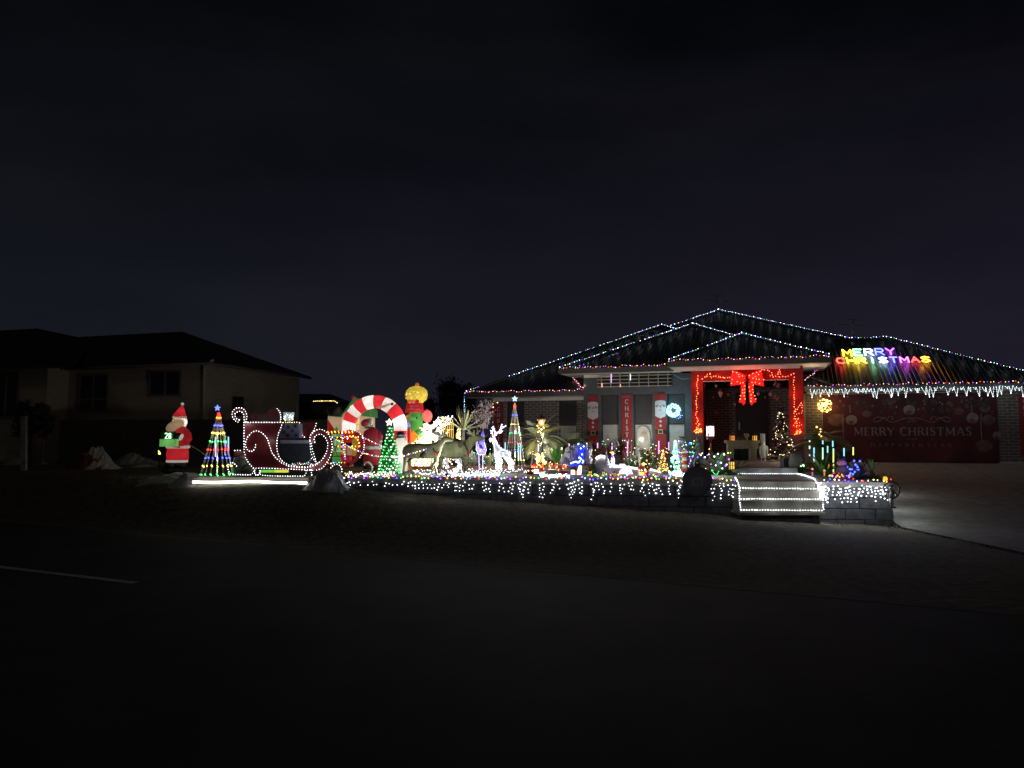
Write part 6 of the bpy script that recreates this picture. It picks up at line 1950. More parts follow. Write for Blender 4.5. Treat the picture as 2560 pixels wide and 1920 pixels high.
def little_lantern(px, py, w_, h_, d_, col, lb, roof=True, z=None, name="lantern", power=.25, strength=1.0, group=None):
    t = thing(name, lb, "lantern", at(px, py, d_), group)
    s_ = d_ / F
    g = emit("lantern_glow_%d_%d" % (int(col[1] * 100), int(strength * 10)), col, strength)
    b = MB(); b.box(at(px, py - h_ / 2, d_), (w_ * s_ * .8, w_ * s_ * .8, h_ * s_ * .9), g); b.build("glow_panel", t)
    b = MB()
    for sx_ in (-1, 1):
        for sy_ in (-1, 1):
            b.box(at(px, py - h_ / 2, d_) + V((sx_ * w_ * s_ * .44, sy_ * w_ * s_ * .44, 0)), (w_ * s_ * .17, w_ * s_ * .17, h_ * s_), BLACK)
    b.box(at(px, py - h_ / 2, d_), (.014, w_ * s_ * .88, h_ * s_ * .9), BLACK); b.box(at(px, py - h_ * .55, d_), (w_ * s_ * .88, w_ * s_ * .88, .012), BLACK)
    b.build("frame", t)
    b = MB(); b.lathe(at(px, py - h_, d_), [(w_ * s_ * .72, 0), (w_ * s_ * .3, h_ * s_ * .3), (w_ * s_ * .08, h_ * s_ * .5)], BLACK, 4 if not roof else 8); b.build("cap", t)
    b = MB(); b.box(at(px, py, d_) + V((0, 0, .006)), (w_ * s_, w_ * s_, .012), BLACK); b.build("base", t)
    if power: lamp(t, at(px, py - h_ / 2, d_) + V((0, -w_ * s_ * .8, 0)), power, col, .02)
    return t
little_lantern(1475, 1190, 11, 12, dep(1191), (1, .62, .08), "yellow glowing lantern with two panes right of the white arch")
little_lantern(1508.5, 1187, 9, 8, dep(1191), (.9, .8, .12), "small lime yellow lantern under the left end of the snow hill")
little_lantern(1536, 1190, 8, 8, dep(1192), (1, .55, .15), "small orange lantern with a red top in front of the lilac snow slope")
sn = thing("snow_hill", "lilac and white snow blanket hill for the miniature village", "snow hill", gnd(1560, 1186))
SNOW = mat("snow_blanket", (.42, .38, .46), .85, .1, 12, .4)
prof = [(1483, 1184), (1490, 1150), (1498, 1142), (1512, 1142), (1520, 1152), (1530, 1164), (1548, 1166), (1575, 1168), (1600, 1172), (1640, 1176), (1658, 1182), (1672, 1190)]
dd = td + .35
vs0 = [at(x, y, dd + .5) for x, y in prof]; vs1 = [at(x - 3, min(1191, y + (1190 - y) * .55), dd + .15) for x, y in prof]; vs2 = [at(x - 4, 1191, dd - .1) for x, y in prof]
b = MB()
fine = lambda l: smoothpath(l, 4)
A0, A1, A2 = fine(vs0), fine(vs1), fine(vs2)
for i in range(len(A0) - 1):
    j0, j1 = R.uniform(-.02, .02), R.uniform(-.02, .02)
    b.quad(A1[i], A1[i + 1], A0[i + 1], A0[i], SNOW); b.quad(A2[i], A2[i + 1], A1[i + 1], A1[i], SNOW)
    b.quad(A0[i], A0[i + 1], A0[i + 1] + V((0, .5, -.2)), A0[i] + V((0, .5, -.2)), SNOW)
for i in range(len(A0) - 2): pass
b.build("blanket", sn)
rl = thing("rope_light", "overbright white rope light draped over the snow hill ridge", "rope light", at(1500, 1142, dd + .4))
b = MB(); b.tube(smoothpath([at(x, y, dd + .42) for x, y in ((1490, 1148), (1497, 1142), (1508, 1141), (1517, 1147), (1521, 1158), (1528, 1164), (1545, 1166), (1570, 1169), (1590, 1172), (1592, 1176))]), .028, emit("snow_rope", (1, .97, .9), 2.5), 7)
b.tube([at(1625, 1173, dd + .4), at(1640, 1177, dd + .38), at(1652, 1182, dd + .35)], .018, emit("snow_rope", (1, .97, .9), 2.5), 6); b.build("tube", rl)
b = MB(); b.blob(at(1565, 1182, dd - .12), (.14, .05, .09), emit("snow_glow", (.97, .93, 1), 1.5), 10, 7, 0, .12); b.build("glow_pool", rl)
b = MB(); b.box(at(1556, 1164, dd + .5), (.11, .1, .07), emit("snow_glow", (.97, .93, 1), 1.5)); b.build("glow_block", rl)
lamp(rl, at(1560, 1135, dd + 1.6), 52, (.97, .96, 1), .15)  # strong fill set back from the rope to brighten the charcoal wall
cs = thing("toy_castle", "miniature castle with orange glowing gates and red and white towers", "toy house", gnd(1605, 1190))
dd2 = dep(1190.5); s = dd2 / F
for k, (px, w_, y0, y1, mt) in enumerate(((1600, 7, 1172, 1189, WHITE), (1610, 7, 1170, 1189, WHITE), (1617, 7, 1172, 1189, REDP), (1604, 10, 1165, 1180, REDP))):
    b = MB(); b.box(at(px, (y0 + y1) / 2, dd2 + .08), (w_ * s, .1, (y1 - y0) * s), mt); b.build("tower", cs)
    b = MB(); b.lathe(at(px, y0, dd2 + .08), [(w_ * s * .6, 0), (.003, 6 * s)], REDP if k % 2 == 0 else WHITE, 8); b.build("spire", cs)
OGL = emit("castle_gate_glow", (1, .60, .10), 2.6)
for px in (1600, 1607):
    b = MB(); b.box(at(px, 1184, dd2 + .02), (4.6 * s, .02, 7 * s), OGL); b.build("gate", cs)
b = MB()
for x, y, r, mt in ((1609, 1160, .035, LY), (1604, 1176, .016, LWW), (1613, 1175, .02, LWW), (1598, 1176, .014, LK), (1616, 1179, .014, LO), (1617, 1151, .016, LO), (1596, 1180, .012, LR), (1612, 1188, .012, LR)):
    b.octa(at(x, y, dd2 - .02), r, mt)
b.build("bulb", cs, 'stuff')
lamp(cs, at(1604, 1184, dd2 - .1), .35, (1, .6, .2))
for px, py, tall, lb, sd, pal in ((1532, 1168, 34, "small fir of white and violet lights topped by an orange lamp on the snow hill", 51, [LW, LP, LW, LB]),
                                  (1688, 1190, 88, "leaning cone of big green and turquoise lights beside the candy cane post", 52, [LC, LG, LW, LC, LG]),
                                  (1658, 1180, 56, "low bush of fine golden lights right of the castle", 53, [LWW, LY, LO]),
                                  (1712, 1172, 70, "loose scatter of mixed fairy lights between the window and the red pillar", 54, [LB, LW, LC, LP, LG, LWW])):
    d_ = dep(1186)
    t = thing("light_bush", lb, "light tree", at(px, py, d_))
    rr = random.Random(sd)
    b, st_ = MB(), MB()
    n = {51: 46, 52: 120, 53: 170, 54: 60}[sd]
    wd_ = {51: 8, 52: 18, 53: 16, 54: 24}[sd]
    for i in range(n):
        f = rr.random()
        r = wd_ * ((1 - f) if sd in (51, 52, 53) else 1)
        p = at(px + rr.uniform(-r, r), py - tall * f, d_ + rr.uniform(-.15, .15))
        b.octa(p, {51: .014, 52: rr.choice([.012, .02, .026]), 53: .007, 54: .011}[sd] * rr.uniform(.8, 1.3), rr.choice(pal))
        if i % 3 == 0: st_.tube([at(px, py, d_), at(px, py - tall * f * .7, d_), p], .004, BARK, 3)
    if sd == 51: b.octa(at(px - 1, py - 36, d_), .035, LO)
    b.build("bulb", t, 'stuff'); st_.build("twig", t, 'stuff')
cc = thing("candy_cane_post", "striped red and cream candy cane post beside the green light cone", "decoration", gnd(1712, 1192))
dd = dep(1189); s = dd / F
for k in range(7):
    y0, y1 = 1190 - k * 9.5, 1190 - (k + 1) * 9.5
    b = MB(); b.tube([at(1711, y0, dd), at(1711, y1, dd)], 6.0 * s, mat("cream_paint", (.6, .5, .36), .5) if k % 2 == 0 else REDP, 12); b.build("stripe", cc)
ib = thing("garden_bear", "grey white seated bear figure behind the candy cane post", "figure", gnd(1704, 1180))
dd = dep(1182); s = dd / F
GB_ = mat("grey_plush", (.42, .38, .36), .9, .15, 14, .3)
b = MB(); b.tube([at(1706, 1150, dd), at(1706, 1135, dd), at(1706, 1120, dd), at(1706, 1112, dd)], [14 * s, 13 * s, 9 * s, 6 * s], GB_, 14); b.build("body", ib)
b = MB(); b.blob(at(1706, 1101, dd), (10 * s, 9 * s, 10 * s), GB_, 14, 10); b.build("head", ib)
for x in (1699, 1713):
    b = MB(); b.blob(at(x, 1093, dd), (3.2 * s, 2 * s, 3.2 * s), GB_, 8, 6); b.build("ear", ib)
b = MB(); b.blob(at(1707, 1104, dd - .08), (4 * s, 3 * s, 3 * s), WHITE, 8, 6); b.build("muzzle", ib)
b = MB(); b.tube([at(1706, 1178, dd), at(1706, 1148, dd)], 10 * s, GB_, 10); b.build("pedestal", ib)

# ------------------------------------------------------------------ garden statue, red lantern post, round sign
gs = thing("garden_statue", "weathered grey garden statue wearing a wide brimmed hat left of the red lantern post", "statue", gnd(1745, 1180))
dd = dep(1182); s = dd / F
STT = mat("weathered_statue", (.30, .30, .25), .9, .3, 10, .4)
b = MB(); b.tube([at(1742, 1145, dd), at(1743, 1130, dd), at(1745, 1118, dd), at(1747, 1110, dd)], [9 * s, 9 * s, 8 * s, 4 * s], STT, 12); b.build("body", gs)
b = MB(); b.lathe(at(1745, 1108, dd), [(13 * s, -1 * s), (13.5 * s, 0), (7 * s, 2 * s), (5 * s, 7 * s), (3 * s, 14 * s), (1 * s, 18 * s)], STT, 14); b.build("hat", gs)
b = MB(); b.blob(at(1746, 1111, dd), (6 * s, 6 * s, 6 * s), STT, 12, 8); b.build("head", gs)
b = MB(); b.tube([at(1737, 1122, dd - .05), at(1731, 1135, dd - .08), at(1729, 1146, dd - .1)], [3 * s, 2.6 * s, 2 * s], STT, 8); b.build("arm", gs)
b = MB(); b.tube([at(1742, 1180, dd), at(1742, 1145, dd)], [10 * s, 7 * s], STT, 10); b.build("plinth", gs)
lpz = thing("lantern_post", "dark red post carrying a bright white paned lantern", "lamp post", gnd(1775, 1188))
dd = dep(1188); s = dd / F
MRD = mat("maroon_metal", (.16, .015, .02), .4, .15)
b = MB(); b.tube([gnd(1775, 1188), at(1776, 1098, dd)], 3 * s, MRD, 8); b.build("post", lpz)
b = MB(); b.box(at(1775.5, 1096, dd), (15 * s, 15 * s, 5 * s), MRD); b.box(at(1775.5, 1091.5, dd), (19 * s, 19 * s, 2 * s), MRD); b.build("base", lpz)
b = MB(); b.box(at(1775.5, 1078, dd), (14.5 * s, 14.5 * s, 24 * s), emit("lantern_pane", (.95, 1, .93), 2.4)); b.build("pane", lpz)
b = MB()
for sx_ in (-1, 1):
    for sy_ in (-1, 1): b.box(at(1775.5, 1078, dd) + V((sx_ * 7.9 * s, sy_ * 7.9 * s, 0)), (1.6 * s, 1.6 * s, 25 * s), MRD)
b.build("frame", lpz)
b = MB(); b.lathe(at(1775.5, 1065.5, dd), [(11 * s, 0), (11 * s, 2 * s), (6 * s, 7 * s), (1.5 * s, 9 * s)], MRD, 8); b.build("cap", lpz)
b = MB()
for x, h in ((1772, 8), (1777, 6)): b.lathe(at(x, 1089, dd - 7.6 * s), [(2.2 * s, 0), (.003, h * s)], mat("dark_print", (.05, .05, .1)), 6)
b.build("tree_silhouette", lpz)
lamp(lpz, at(1775.5, 1078, dd) + V((0, -12 * s, 0)), 6, (.95, 1, .93), .05)
rsn = thing("round_sign", "big flat black bauble shaped sign leaning on the stone wall left of the steps", "sign", at(1744, 1240, 13.35))
dd = 13.42; s = dd / F
BLK2 = mat("black_board", (.016, .017, .022), .75, .2, 20)
b = MB(); b.prism([at(1744, 1203, dd) + V((37 * s * math.cos(k * math.pi / 24), 0, 37 * s * math.sin(k * math.pi / 24))) for k in range(48)], (0, .03, 0), BLK2); b.build("disc", rsn)
b = MB(); b.box(at(1744, 1163, dd) + V((0, .015, 0)), (15 * s, .05, 9 * s), BLK2); b.build("cap", rsn)
b = MB(); ce = at(1744, 1157, dd) + V((0, .015, 0)); b.tube([ce + V((5 * s * math.cos(k * math.pi / 8), 0, 5 * s * math.sin(k * math.pi / 8))) for k in range(16)], .010, BLK2, 6, closed=True); b.build("hanging_ring", rsn)
GREYT = mat("dull_grey_print", (.05, .05, .056), .8)
b = MB()
for x0, y0, x1, y1 in ((1733, 1195, 1755, 1197.5), (1733, 1211.5, 1755, 1214), (1731, 1197.5, 1734, 1211.5), (1754, 1197.5, 1757, 1211.5)):
    b.prism([at(x0, y1, dd - .004), at(x1, y1, dd - .004), at(x1, y0, dd - .004), at(x0, y0, dd - .004)], (0, .006, 0), GREYT)
for k in range(6):
    a = math.radians(245 + k * 10); c = at(1744, 1203, dd - .004)
    for h_ in (0, 1):
        q_ = c + V(((29 + 3 * h_) * s * math.cos(a), 0, (29 + 3 * h_) * s * math.sin(a))); b.box(q_, (2.5 * s, .006, 2 * s), GREYT, 0, -a - math.pi / 2)
b.build("print", rsn)
# ------------------------------------------------------------------ porch: mantelpiece, lanterns, nutcracker, tree, sack
pd = 20.6
s = pd / F
zP = .125
def PP(x, y, dz=0): return at(x, y, pd) + V((0, dz, 0))
TIMB = mat("aged_pine", (.27, .22, .15), .7, .25, 5, .2, stretch=(1, 1, 8))
mp_ = thing("mantelpiece", "wooden fireplace surround standing on the porch between the bromeliad and the nutcracker", "mantelpiece", PP(1862, 1164))
b = MB(); b.prism([PP(1818, 1108), PP(1901, 1108), PP(1901, 1101), PP(1818, 1101)], (0, .3, 0), TIMB); b.build("shelf", mp_)
for i in range(9):
    b = MB(); x0 = 1826 + i * 8; b.prism([PP(x0, 1122, .05), PP(x0 + 7.6, 1122, .05), PP(x0 + 7.6, 1108.2, .05), PP(x0, 1108.2, .05)], (0, .03, 0), TIMB); b.build("plank", mp_)
for x0, x1 in ((1822, 1836), (1878, 1893)):
    b = MB(); b.prism([PP(x0, 1166, .04), PP(x1, 1166, .04), PP(x1, 1108.2, .04), PP(x0, 1108.2, .04)], (0, .2, 0), TIMB); b.build("leg", mp_)
b = MB(); b.prism([PP(1837, 1164, .2), PP(1877, 1164, .2), PP(1877, 1122, .2), PP(1837, 1122, .2)], (0, .02, 0), BLACK); b.build("firebox", mp_)
little_lantern(1831, 1102, 12, 13, pd + .12, (1, .32, .05), "orange lantern with red frame at the left end of the mantelpiece", power=.2)
little_lantern(1887, 1102, 11, 13, pd + .12, (1, .48, .05), "orange lantern at the right end of the mantelpiece", power=.2)
for px, h, lb in ((1838, 22, "small pale gnome ornament behind the left mantel lantern"), (1872, 18, "little tan mushroom shaped ornament on the mantelpiece middle"),):
    t = thing("mantel_ornament", lb, "ornament", PP(px, 1101, .2))
    b = MB(); b.lathe(PP(px, 1101, .2), [(4 * s, 0), (3.4 * s, 8 * s), (2 * s, 12 * s)], mat("tan_ornament", (.35, .29, .2), .8), 10); b.build("body", t)
    b = MB()
    if h > 20: b.lathe(PP(px, 1090, .2), [(4.5 * s, 0), (2.5 * s, 6 * s), (.004, 12 * s)], mat("grey_felt", (.3, .28, .26), .9), 10)
    else: b.lathe(PP(px, 1092, .2), [(5 * s, 0), (7.5 * s, 3 * s), (6 * s, 8 * s), (.01, 8.5 * s)], mat("tan_ornament", (.35, .29, .2), .8), 10)
    b.build("hat", t)
gt_ = thing("garland", "thin dark twig garland lying along the mantelpiece", "garland", PP(1855, 1101, .1))
b = MB(); rr = random.Random(3)
for i in range(26):
    p = PP(1842 + rr.uniform(0, 26), 1100, .1 + rr.uniform(0, .1)); b.tube([p, p + V((rr.uniform(-.08, .08), rr.uniform(-.05, .05), rr.uniform(.01, .09)))], .004, LEAF, 3)
b.build("twig", gt_, 'stuff')
nc = thing("nutcracker", "tall grey nutcracker soldier figure standing on the porch beside the decorated tree", "figure", PP(1909, 1166, -.35))
dd = pd - .35; s = dd / F
NCM = mat("grey_nutcracker", (.34, .36, .32), .6, .25, 6); NCD = mat("dark_nutcracker", (.10, .11, .10), .6)
def NP(x, y, dz=0): return at(x, y, dd) + V((0, dz, 0))
b = MB(); b.lathe(NP(1907, 1101), [(5.6 * s, 0), (6.6 * s, 1.5 * s), (5.6 * s, 2 * s), (6 * s, 16 * s), (6.4 * s, 17 * s)], NCM, 12); b.build("hat", nc)
b = MB(); b.lathe(NP(1908, 1112), [(4.6 * s, 0), (5.4 * s, 3 * s), (5.2 * s, 11 * s)], NCM, 12); fh = b.build("head", nc)
b = MB(); b.blob(NP(1908, 1110, -.05), (3.4 * s, 3 * s, 4 * s), WHITE, 8, 6); b.build("beard", fh)
b = MB(); b.lathe(NP(1909, 1145), [(6.4 * s, 0), (7 * s, 3 * s), (6 * s, 14 * s), (7.6 * s, 30 * s), (5 * s, 33 * s)], NCM, 12); b.build("torso", nc)
for sg in (-1, 1):
    b = MB(); b.tube([NP(1909 + sg * 8, 1115), NP(1909 + sg * 9, 1128), NP(1909 + sg * 8, 1140, -.03)], [2.8 * s, 2.6 * s, 2.2 * s], NCM, 8); b.build("arm", nc)
    b = MB(); b.tube([NP(1909 + sg * 3.6, 1165), NP(1909 + sg * 3.4, 1145)], 2.7 * s, NCM if sg > 0 else NCD, 8); b.build("leg", nc)
    b = MB(); b.blob(NP(1909 + sg * 3.6, 1165, -.03), (3.2 * s, 4.4 * s, 2 * s), BLACK, 8, 6); b.build("boot", nc)
b = MB(); b.tube([NP(1900, 1124, -.06), NP(1903, 1164, -.08)], .9 * s, NCM, 6); b.build("staff", nc)
xd = 20.9; s = xd / F
xt = thing("decorated_tree", "ribbon covered christmas tree with small warm lights on the porch", "christmas tree", at(1955, 1160, xd))
xb = at(1955, 1152, xd); XH = (1152 - 1020) * s
b, rb_, bu = MB(), MB(), MB()
FIR = mat("dark_fir", (.035, .05, .03), .8, .35, 20); RIB = mat("champagne_ribbon", (.42, .33, .26), .45, .2, 8, 0, .3); BUR = mat("burgundy_bauble", (.22, .06, .06), .3, .2, 5, 0, .3)
rr = random.Random(17)
for i in range(2400):
    f = rr.random() ** 1.25
    r = 34 * s * (1 - f) * (.8 + .2 * math.sin(f * 40)) * rr.uniform(.5, 1) + .015
    a = rr.uniform(0, 6.283)
    p = xb + V((r * math.cos(a), r * math.sin(a), f * XH)); o_ = V((math.cos(a), math.sin(a), rr.uniform(-.5, .3))) * .07; w_ = V((-math.sin(a), math.cos(a), rr.uniform(-.4, .4))) * .01
    b.quad(p - w_, p + w_, p + o_ + w_, p + o_ - w_, FIR)
b.build("foliage", xt, 'stuff')
for i in range(130):
    f = rr.random() ** 1.1; a = rr.uniform(math.pi, 2 * math.pi); r = 34 * s * (1 - f) * rr.uniform(.85, 1.08) + .02
    p = xb + V((r * math.cos(a), r * math.sin(a), f * XH))
    if i % 3: 
        e = V((rr.uniform(-1, 1), rr.uniform(-.4, .4), rr.uniform(-1, 1))).normalized(); q_ = V((rr.uniform(-1, 1), rr.uniform(-.4, .4), rr.uniform(-1, 1))).normalized()
        rb_.quad(p, p + e * .09, p + (e + q_) * .07, p + q_ * .06, RIB)
    else: rb_.blob(p, rr.uniform(.025, .04), rr.choice([RIB, BUR]), 8, 6)
rb_.build("ornament", xt, 'stuff')
for i in range(62):
    f = rr.random() ** 1.3 * .92; a = rr.uniform(math.pi, 2 * math.pi); r = 34 * s * (1 - f) * 1.02 + .03
    bu.octa(xb + V((r * math.cos(a), r * math.sin(a), f * XH)), rr.uniform(.008, .013), LWW)
lamp(xt, at(1945, 1110, xd - 1.0), 5, (1, .85, .65), .15)  # fill light added in front of the tree
bu.build("bulb", xt, 'stuff')
b = MB(); b.tube([at(1955, 1164, xd), xb], .05, BARK, 8); b.build("trunk", xt)
b = MB(); star(b, xb + V((0, 0, XH)), .05, RIB); b.build("star", xt)
gb_ = thing("gift_row", "white lit present edge below the decorated tree", "present", at(1942, 1160, xd - .5))
b = MB(); b.box(at(1943, 1155, xd - .4), (.24, .2, .10), TIMB); b.build("box", gb_)
string("white bulbs on the present under the decorated porch tree", [[at(1932, 1158, xd - .6), at(1952, 1158, xd - .6)]], .045, [LW], .012, .004, wire=False)
sk_ = thing("fabric_sack", "plump grey fabric sack standing at the right of the porch slab", "sack", gnd(1990, 1170, .13))
dd = dep(1168, .13); s = dd / F
b = MB(); b.tube([at(1988, 1168, dd), at(1988, 1158, dd), at(1990, 1145, dd), at(1991, 1136, dd), at(1992, 1132, dd)], [14 * s, 16 * s, 15 * s, 10 * s, 3 * s], mat("grey_sack", (.26, .25, .23), .9, .15, 10, .4), 14); b.build("body", sk_)
b = MB(); b.box(at(1962, 1157, dd + .2), (14 * s, .25, 24 * s), mat("dark_teal_box", (.02, .045, .045), .5)); tag(b.build("storage_box", None), "dark teal box standing behind the grey sack on the porch", "box")
mat_ = MB(); dm = [H(-1.9, 21.0, .128), H(-.3, 21.0, .128), H(-.2, 22.2, .128), H(-1.8, 22.2, .128)]; mat_.prism(dm, (0, 0, .015), mat("dusty_rug", (.30, .22, .19), .95, .2, 20, .4)); tag(mat_.build("rug", None), "dusty pink rug on the porch slab in front of the mantelpiece", "rug")
# ornaments hung from the porch beam
FEL = mat("cream_felt", (.45, .40, .34), .8, .15, 8); FER = mat("red_felt", (.35, .05, .05), .8)
for px, py, r, kind, lb in ((1790, 964, 5.5, 0, "cream diamond ornament hanging at the left of the porch opening"), (1801, 982, 7, 1, "santa face felt ornament hanging left in the porch"), (1783, 993, 3.5, 0, "tiny cream drop ornament low at the porch's left"), (1763, 962, 3, 0, "tiny cream ornament in the porch's top left corner"),
                            (1820, 986, 4, 2, "small dull red ornament left of the big bow"), (1837, 1011, 3.5, 0, "tiny cream bow ornament under the big red bow's left tail"), (1790, 1031, 4.5, 2, "dull red ball hanging low in the dark porch"),
                            (1895, 984, 6, 0, "cream drop ornament right of the bow's tails"), (1926, 985, 7.5, 0, "large cream diamond ornament in the porch right half"), (1943, 962, 8, 3, "red and white striped candy ornament high in the porch"), (1942, 995, 6.5, 3, "red and white striped candy ornament lower in the porch"), (1913, 993, 3.5, 0, "tiny silver ornament between the two cream ones")):
    w0 = 23.9
    t = thing("hanging_ornament", lb, "ornament", hpt(px, py, w0), "ornaments hung in the porch")
    s_ = 22.6 / F
    c = hpt(px, py, w0)
    b = MB()
    if kind == 3:
        for k in range(4):
            c2 = c + V(((-.75 + .5 * k) * r * s_, 0, (.45 - .3 * k) * r * s_)); b.box(c2, (r * s_ * .5, .03, r * s_ * 1.5), FER if k % 2 else FEL, 0, .55)
    elif kind == 1:
        b.blob(c, (r * s_, .03, r * s_ * .8), FEL, 10, 7); b.lathe(c + V((0, 0, r * s_ * .3)), [(r * s_, 0), (r * s_ * .5, r * s_ * .6), (.004, r * s_ * 1.2)], FER, 10, .4)
        b.lathe(c - V((0, 0, r * s_ * 1.9)), [(.004, 0), (r * s_ * .9, r * s_ * 1.6)], FEL, 10, .4)
    else:
        b.lathe(c - V((0, 0, r * s_)), [(.004, 0), (r * s_ * .8, r * s_ * .9), (r * s_ * .25, r * s_ * 1.5), (.006, r * s_ * 2)], FER if kind == 2 else FEL, 8)
    b.build("body", t)
    b = MB(); b.tube([c + V((0, 0, r * s_)), V((c.x, c.y, 2.72))], .002, WIRE, 3); b.build("thread", t)
b = MB(); b.tube([hpt(1761, 955, 23.3), hpt(1770, 1060, 23.3), at(1773, 1064, dep(1188))], .005, BLACK, 4); tag(b.build("power_cord", None), "thin cable hanging from the porch beam to the red lantern post", "cord")
b = MB(); b.tube([hpt(1682, 935, 24.3), hpt(1705, 948, 24.3), hpt(1727, 946, 24.3)], .004, WHITE, 4); tag(b.build("power_cord", None), "thin slack cable across the charcoal wall beside the slatted screen", "cord")

# ------------------------------------------------------------------ red wrapped portico, bow and lights
wr = thing("red_wrap", "red fabric wrapped round the porch pillars and beam", "drape", H((uP[0] + uP[3]) / 2, 23.38, 1))
zb1 = hp(1742, 1082, 23.4)[1]; zb2 = hp(1990, 1088, 23.4)[1]
b = MB(); b.hbox(uP[0] - .012, uP[1] + .012, 23.375, 23.76, zb1, 2.79, REDF); b.build("pillar_wrap", wr)
b = MB(); b.hbox(uP[2] - .012, uP[3] + .012, 23.375, 23.76, zb2, 2.79, REDF); b.build("pillar_wrap", wr)
b = MB(); b.hbox(uP[1] + .0125, uP[2] - .0125, 23.378, 23.756, zHd - .01, 2.788, REDF); b.build("beam_wrap", wr)
b = MB(); b.hbox(uP[1] + .0125, uP[2] - .0125, 23.37, 23.377, zHd - .035, zHd - .012, WHITE); b.build("hem", wr)
def hl(pts, w): return [hpt(x, y, w) for x, y in pts]
string("red lights running down the left red wrapped pillar", [smoothpath(hl([(1746, 940), (1744, 950), (1743, 965), (1744, 980), (1742, 995), (1741, 1010), (1742, 1025), (1740, 1035), (1741, 1045), (1747, 1050), (1740, 1058), (1750, 1060), (1742, 1070), (1752, 1072)], 23.35))], .062, [LRS, LRS, LO], .017, .012)
string("knot of orange red lights at the foot of the left red pillar", [smoothpath(hl([(1736, 1078), (1742, 1074), (1748, 1078), (1752, 1072), (1754, 1079), (1744, 1080), (1738, 1081), (1750, 1081)], 23.35))], .045, [LO, LRS, LY], .022, .012)
string("red lights across the left half of the red porch beam", [smoothpath(hl([(1757, 946), (1765, 941), (1773, 934), (1778, 944), (1786, 941), (1800, 942), (1812, 944), (1826, 944)], 23.35))], .065, [LRS, LO, LRS], .018, .016)
string("red lights looping across the right half of the red porch beam", [smoothpath(hl([(1905, 924), (1916, 925), (1926, 929), (1932, 936), (1925, 939), (1930, 942), (1942, 937), (1950, 923), (1950, 936), (1945, 941), (1953, 941), (1960, 941), (1970, 940), (1982, 936), (1986, 930)], 23.35))], .075, [LRS], .016, .014)
string("red lights zigzagging down the right red wrapped pillar", [smoothpath(hl([(1985, 944), (1984, 958), (1986, 972), (1985, 985), (1987, 1000), (1985, 1012), (1988, 1024), (1985, 1034), (1992, 1026), (2003, 1008), (2005, 1020), (2003, 1032), (1990, 1036), (1986, 1048), (1998, 1045), (1987, 1058), (2000, 1058), (2003, 1064), (1985, 1064), (1995, 1068)], 23.35))], .07, [LRS, LRS, LO], .016, .012)
string("cluster of red lights at the foot of the right red pillar", [smoothpath(hl([(1986, 1086), (1992, 1082), (1995, 1076), (2002, 1080), (1990, 1080), (1998, 1074), (2003, 1082), (1988, 1084)], 23.35))], .055, [LRS, LO], .018, .012)
for wl__, p in ((5, (1742, 1045)), (6, (1743, 960)), (4, (1800, 942)), (2.5, (1940, 936)), (6, (1988, 985)), (7, (1995, 1060)), (5, (1993, 1082)), (5, (1745, 1078))):
    lamp(wr, hpt(*p, 23.15), wl__ * .38, (1, .09, .04), .05)
bw = thing("giant_bow", "giant red light up bow with two long tails hanging on the porch beam", "bow", hpt(1868, 1008, 23.2))
BOWM = mat("glowing_red_mesh", (.75, .02, .02), .45, .15, 6, 0, 0, .4, .3)
BOWM.node_tree.nodes["Principled BSDF"].inputs["Emission Color"].default_value = (1, .03, .02, 1)
BOWM.node_tree.nodes["Principled BSDF"].inputs["Emission Strength"].default_value = .7
def qb(l, w=23.2): return [hpt(1640 + x / 5.184, 900 + y / 5.184, w) for x, y in l]
nrmv = H(0, 1, 0)
for pts in ([(985, 130), (1060, 150), (1160, 195), (1165, 280), (1080, 320), (960, 335)], [(1370, 130), (1290, 150), (1200, 195), (1195, 280), (1290, 320), (1400, 340)]):
    c = sum((p for p in qb(pts)), V((0, 0, 0))) / len(pts)
    b = MB(); P = qb(pts); Q = [p + nrmv * .1 for p in P]; f_ = c - nrmv * .10; bk_ = c + nrmv * .18
    for i in range(len(P)):
        j = (i + 1) % len(P); b.add([P[i], P[j], f_], [(0, 1, 2)], BOWM); b.quad(P[i], P[j], Q[j], Q[i], BOWM); b.add([Q[j], Q[i], bk_], [(0, 1, 2)], BOWM)
    b.build("loop", bw)
for pts in ([(1100, 300), (1160, 300), (1158, 560), (1130, 590), (1115, 560), (1068, 545), (1098, 480)], [(1195, 300), (1260, 300), (1265, 480), (1305, 540), (1262, 555), (1240, 590), (1215, 560)]):
    b = MB(); b.prism(qb(pts, 23.25), nrmv * .04, BOWM); b.build("tail", bw)
b = MB(); b.blob(qb([(1180, 248)], 23.12)[0], (.085, .07, .085), mat("dark_red_knot", (.35, .012, .015), .5), 12, 8); b.build("knot", bw)
b = MB(); rr = random.Random(5)
for ln in ([(990, 160), (1040, 170), (1100, 200), (1140, 240)], [(985, 260), (975, 310)], [(1045, 280), (1090, 310), (1120, 285)], [(1250, 170), (1300, 150), (1340, 140)], [(1210, 210), (1260, 250), (1330, 250), (1385, 250)], [(1330, 190), (1370, 200)], [(1240, 295), (1340, 300)], [(1115, 380), (1110, 440), (1090, 510), (1105, 548)], [(1155, 330), (1148, 400), (1145, 465), (1148, 535)], [(1215, 360), (1220, 430), (1228, 490), (1232, 555)], [(1262, 330), (1252, 410), (1300, 530)]):
    for p in walk(qb(ln, 23.06), .10): b.octa(p + V((rr.uniform(-.02, .02), -.02, rr.uniform(-.02, .02))), .017, rr.choice([LRS, LRS, LO]))
b.build("bulb", bw, 'stuff')
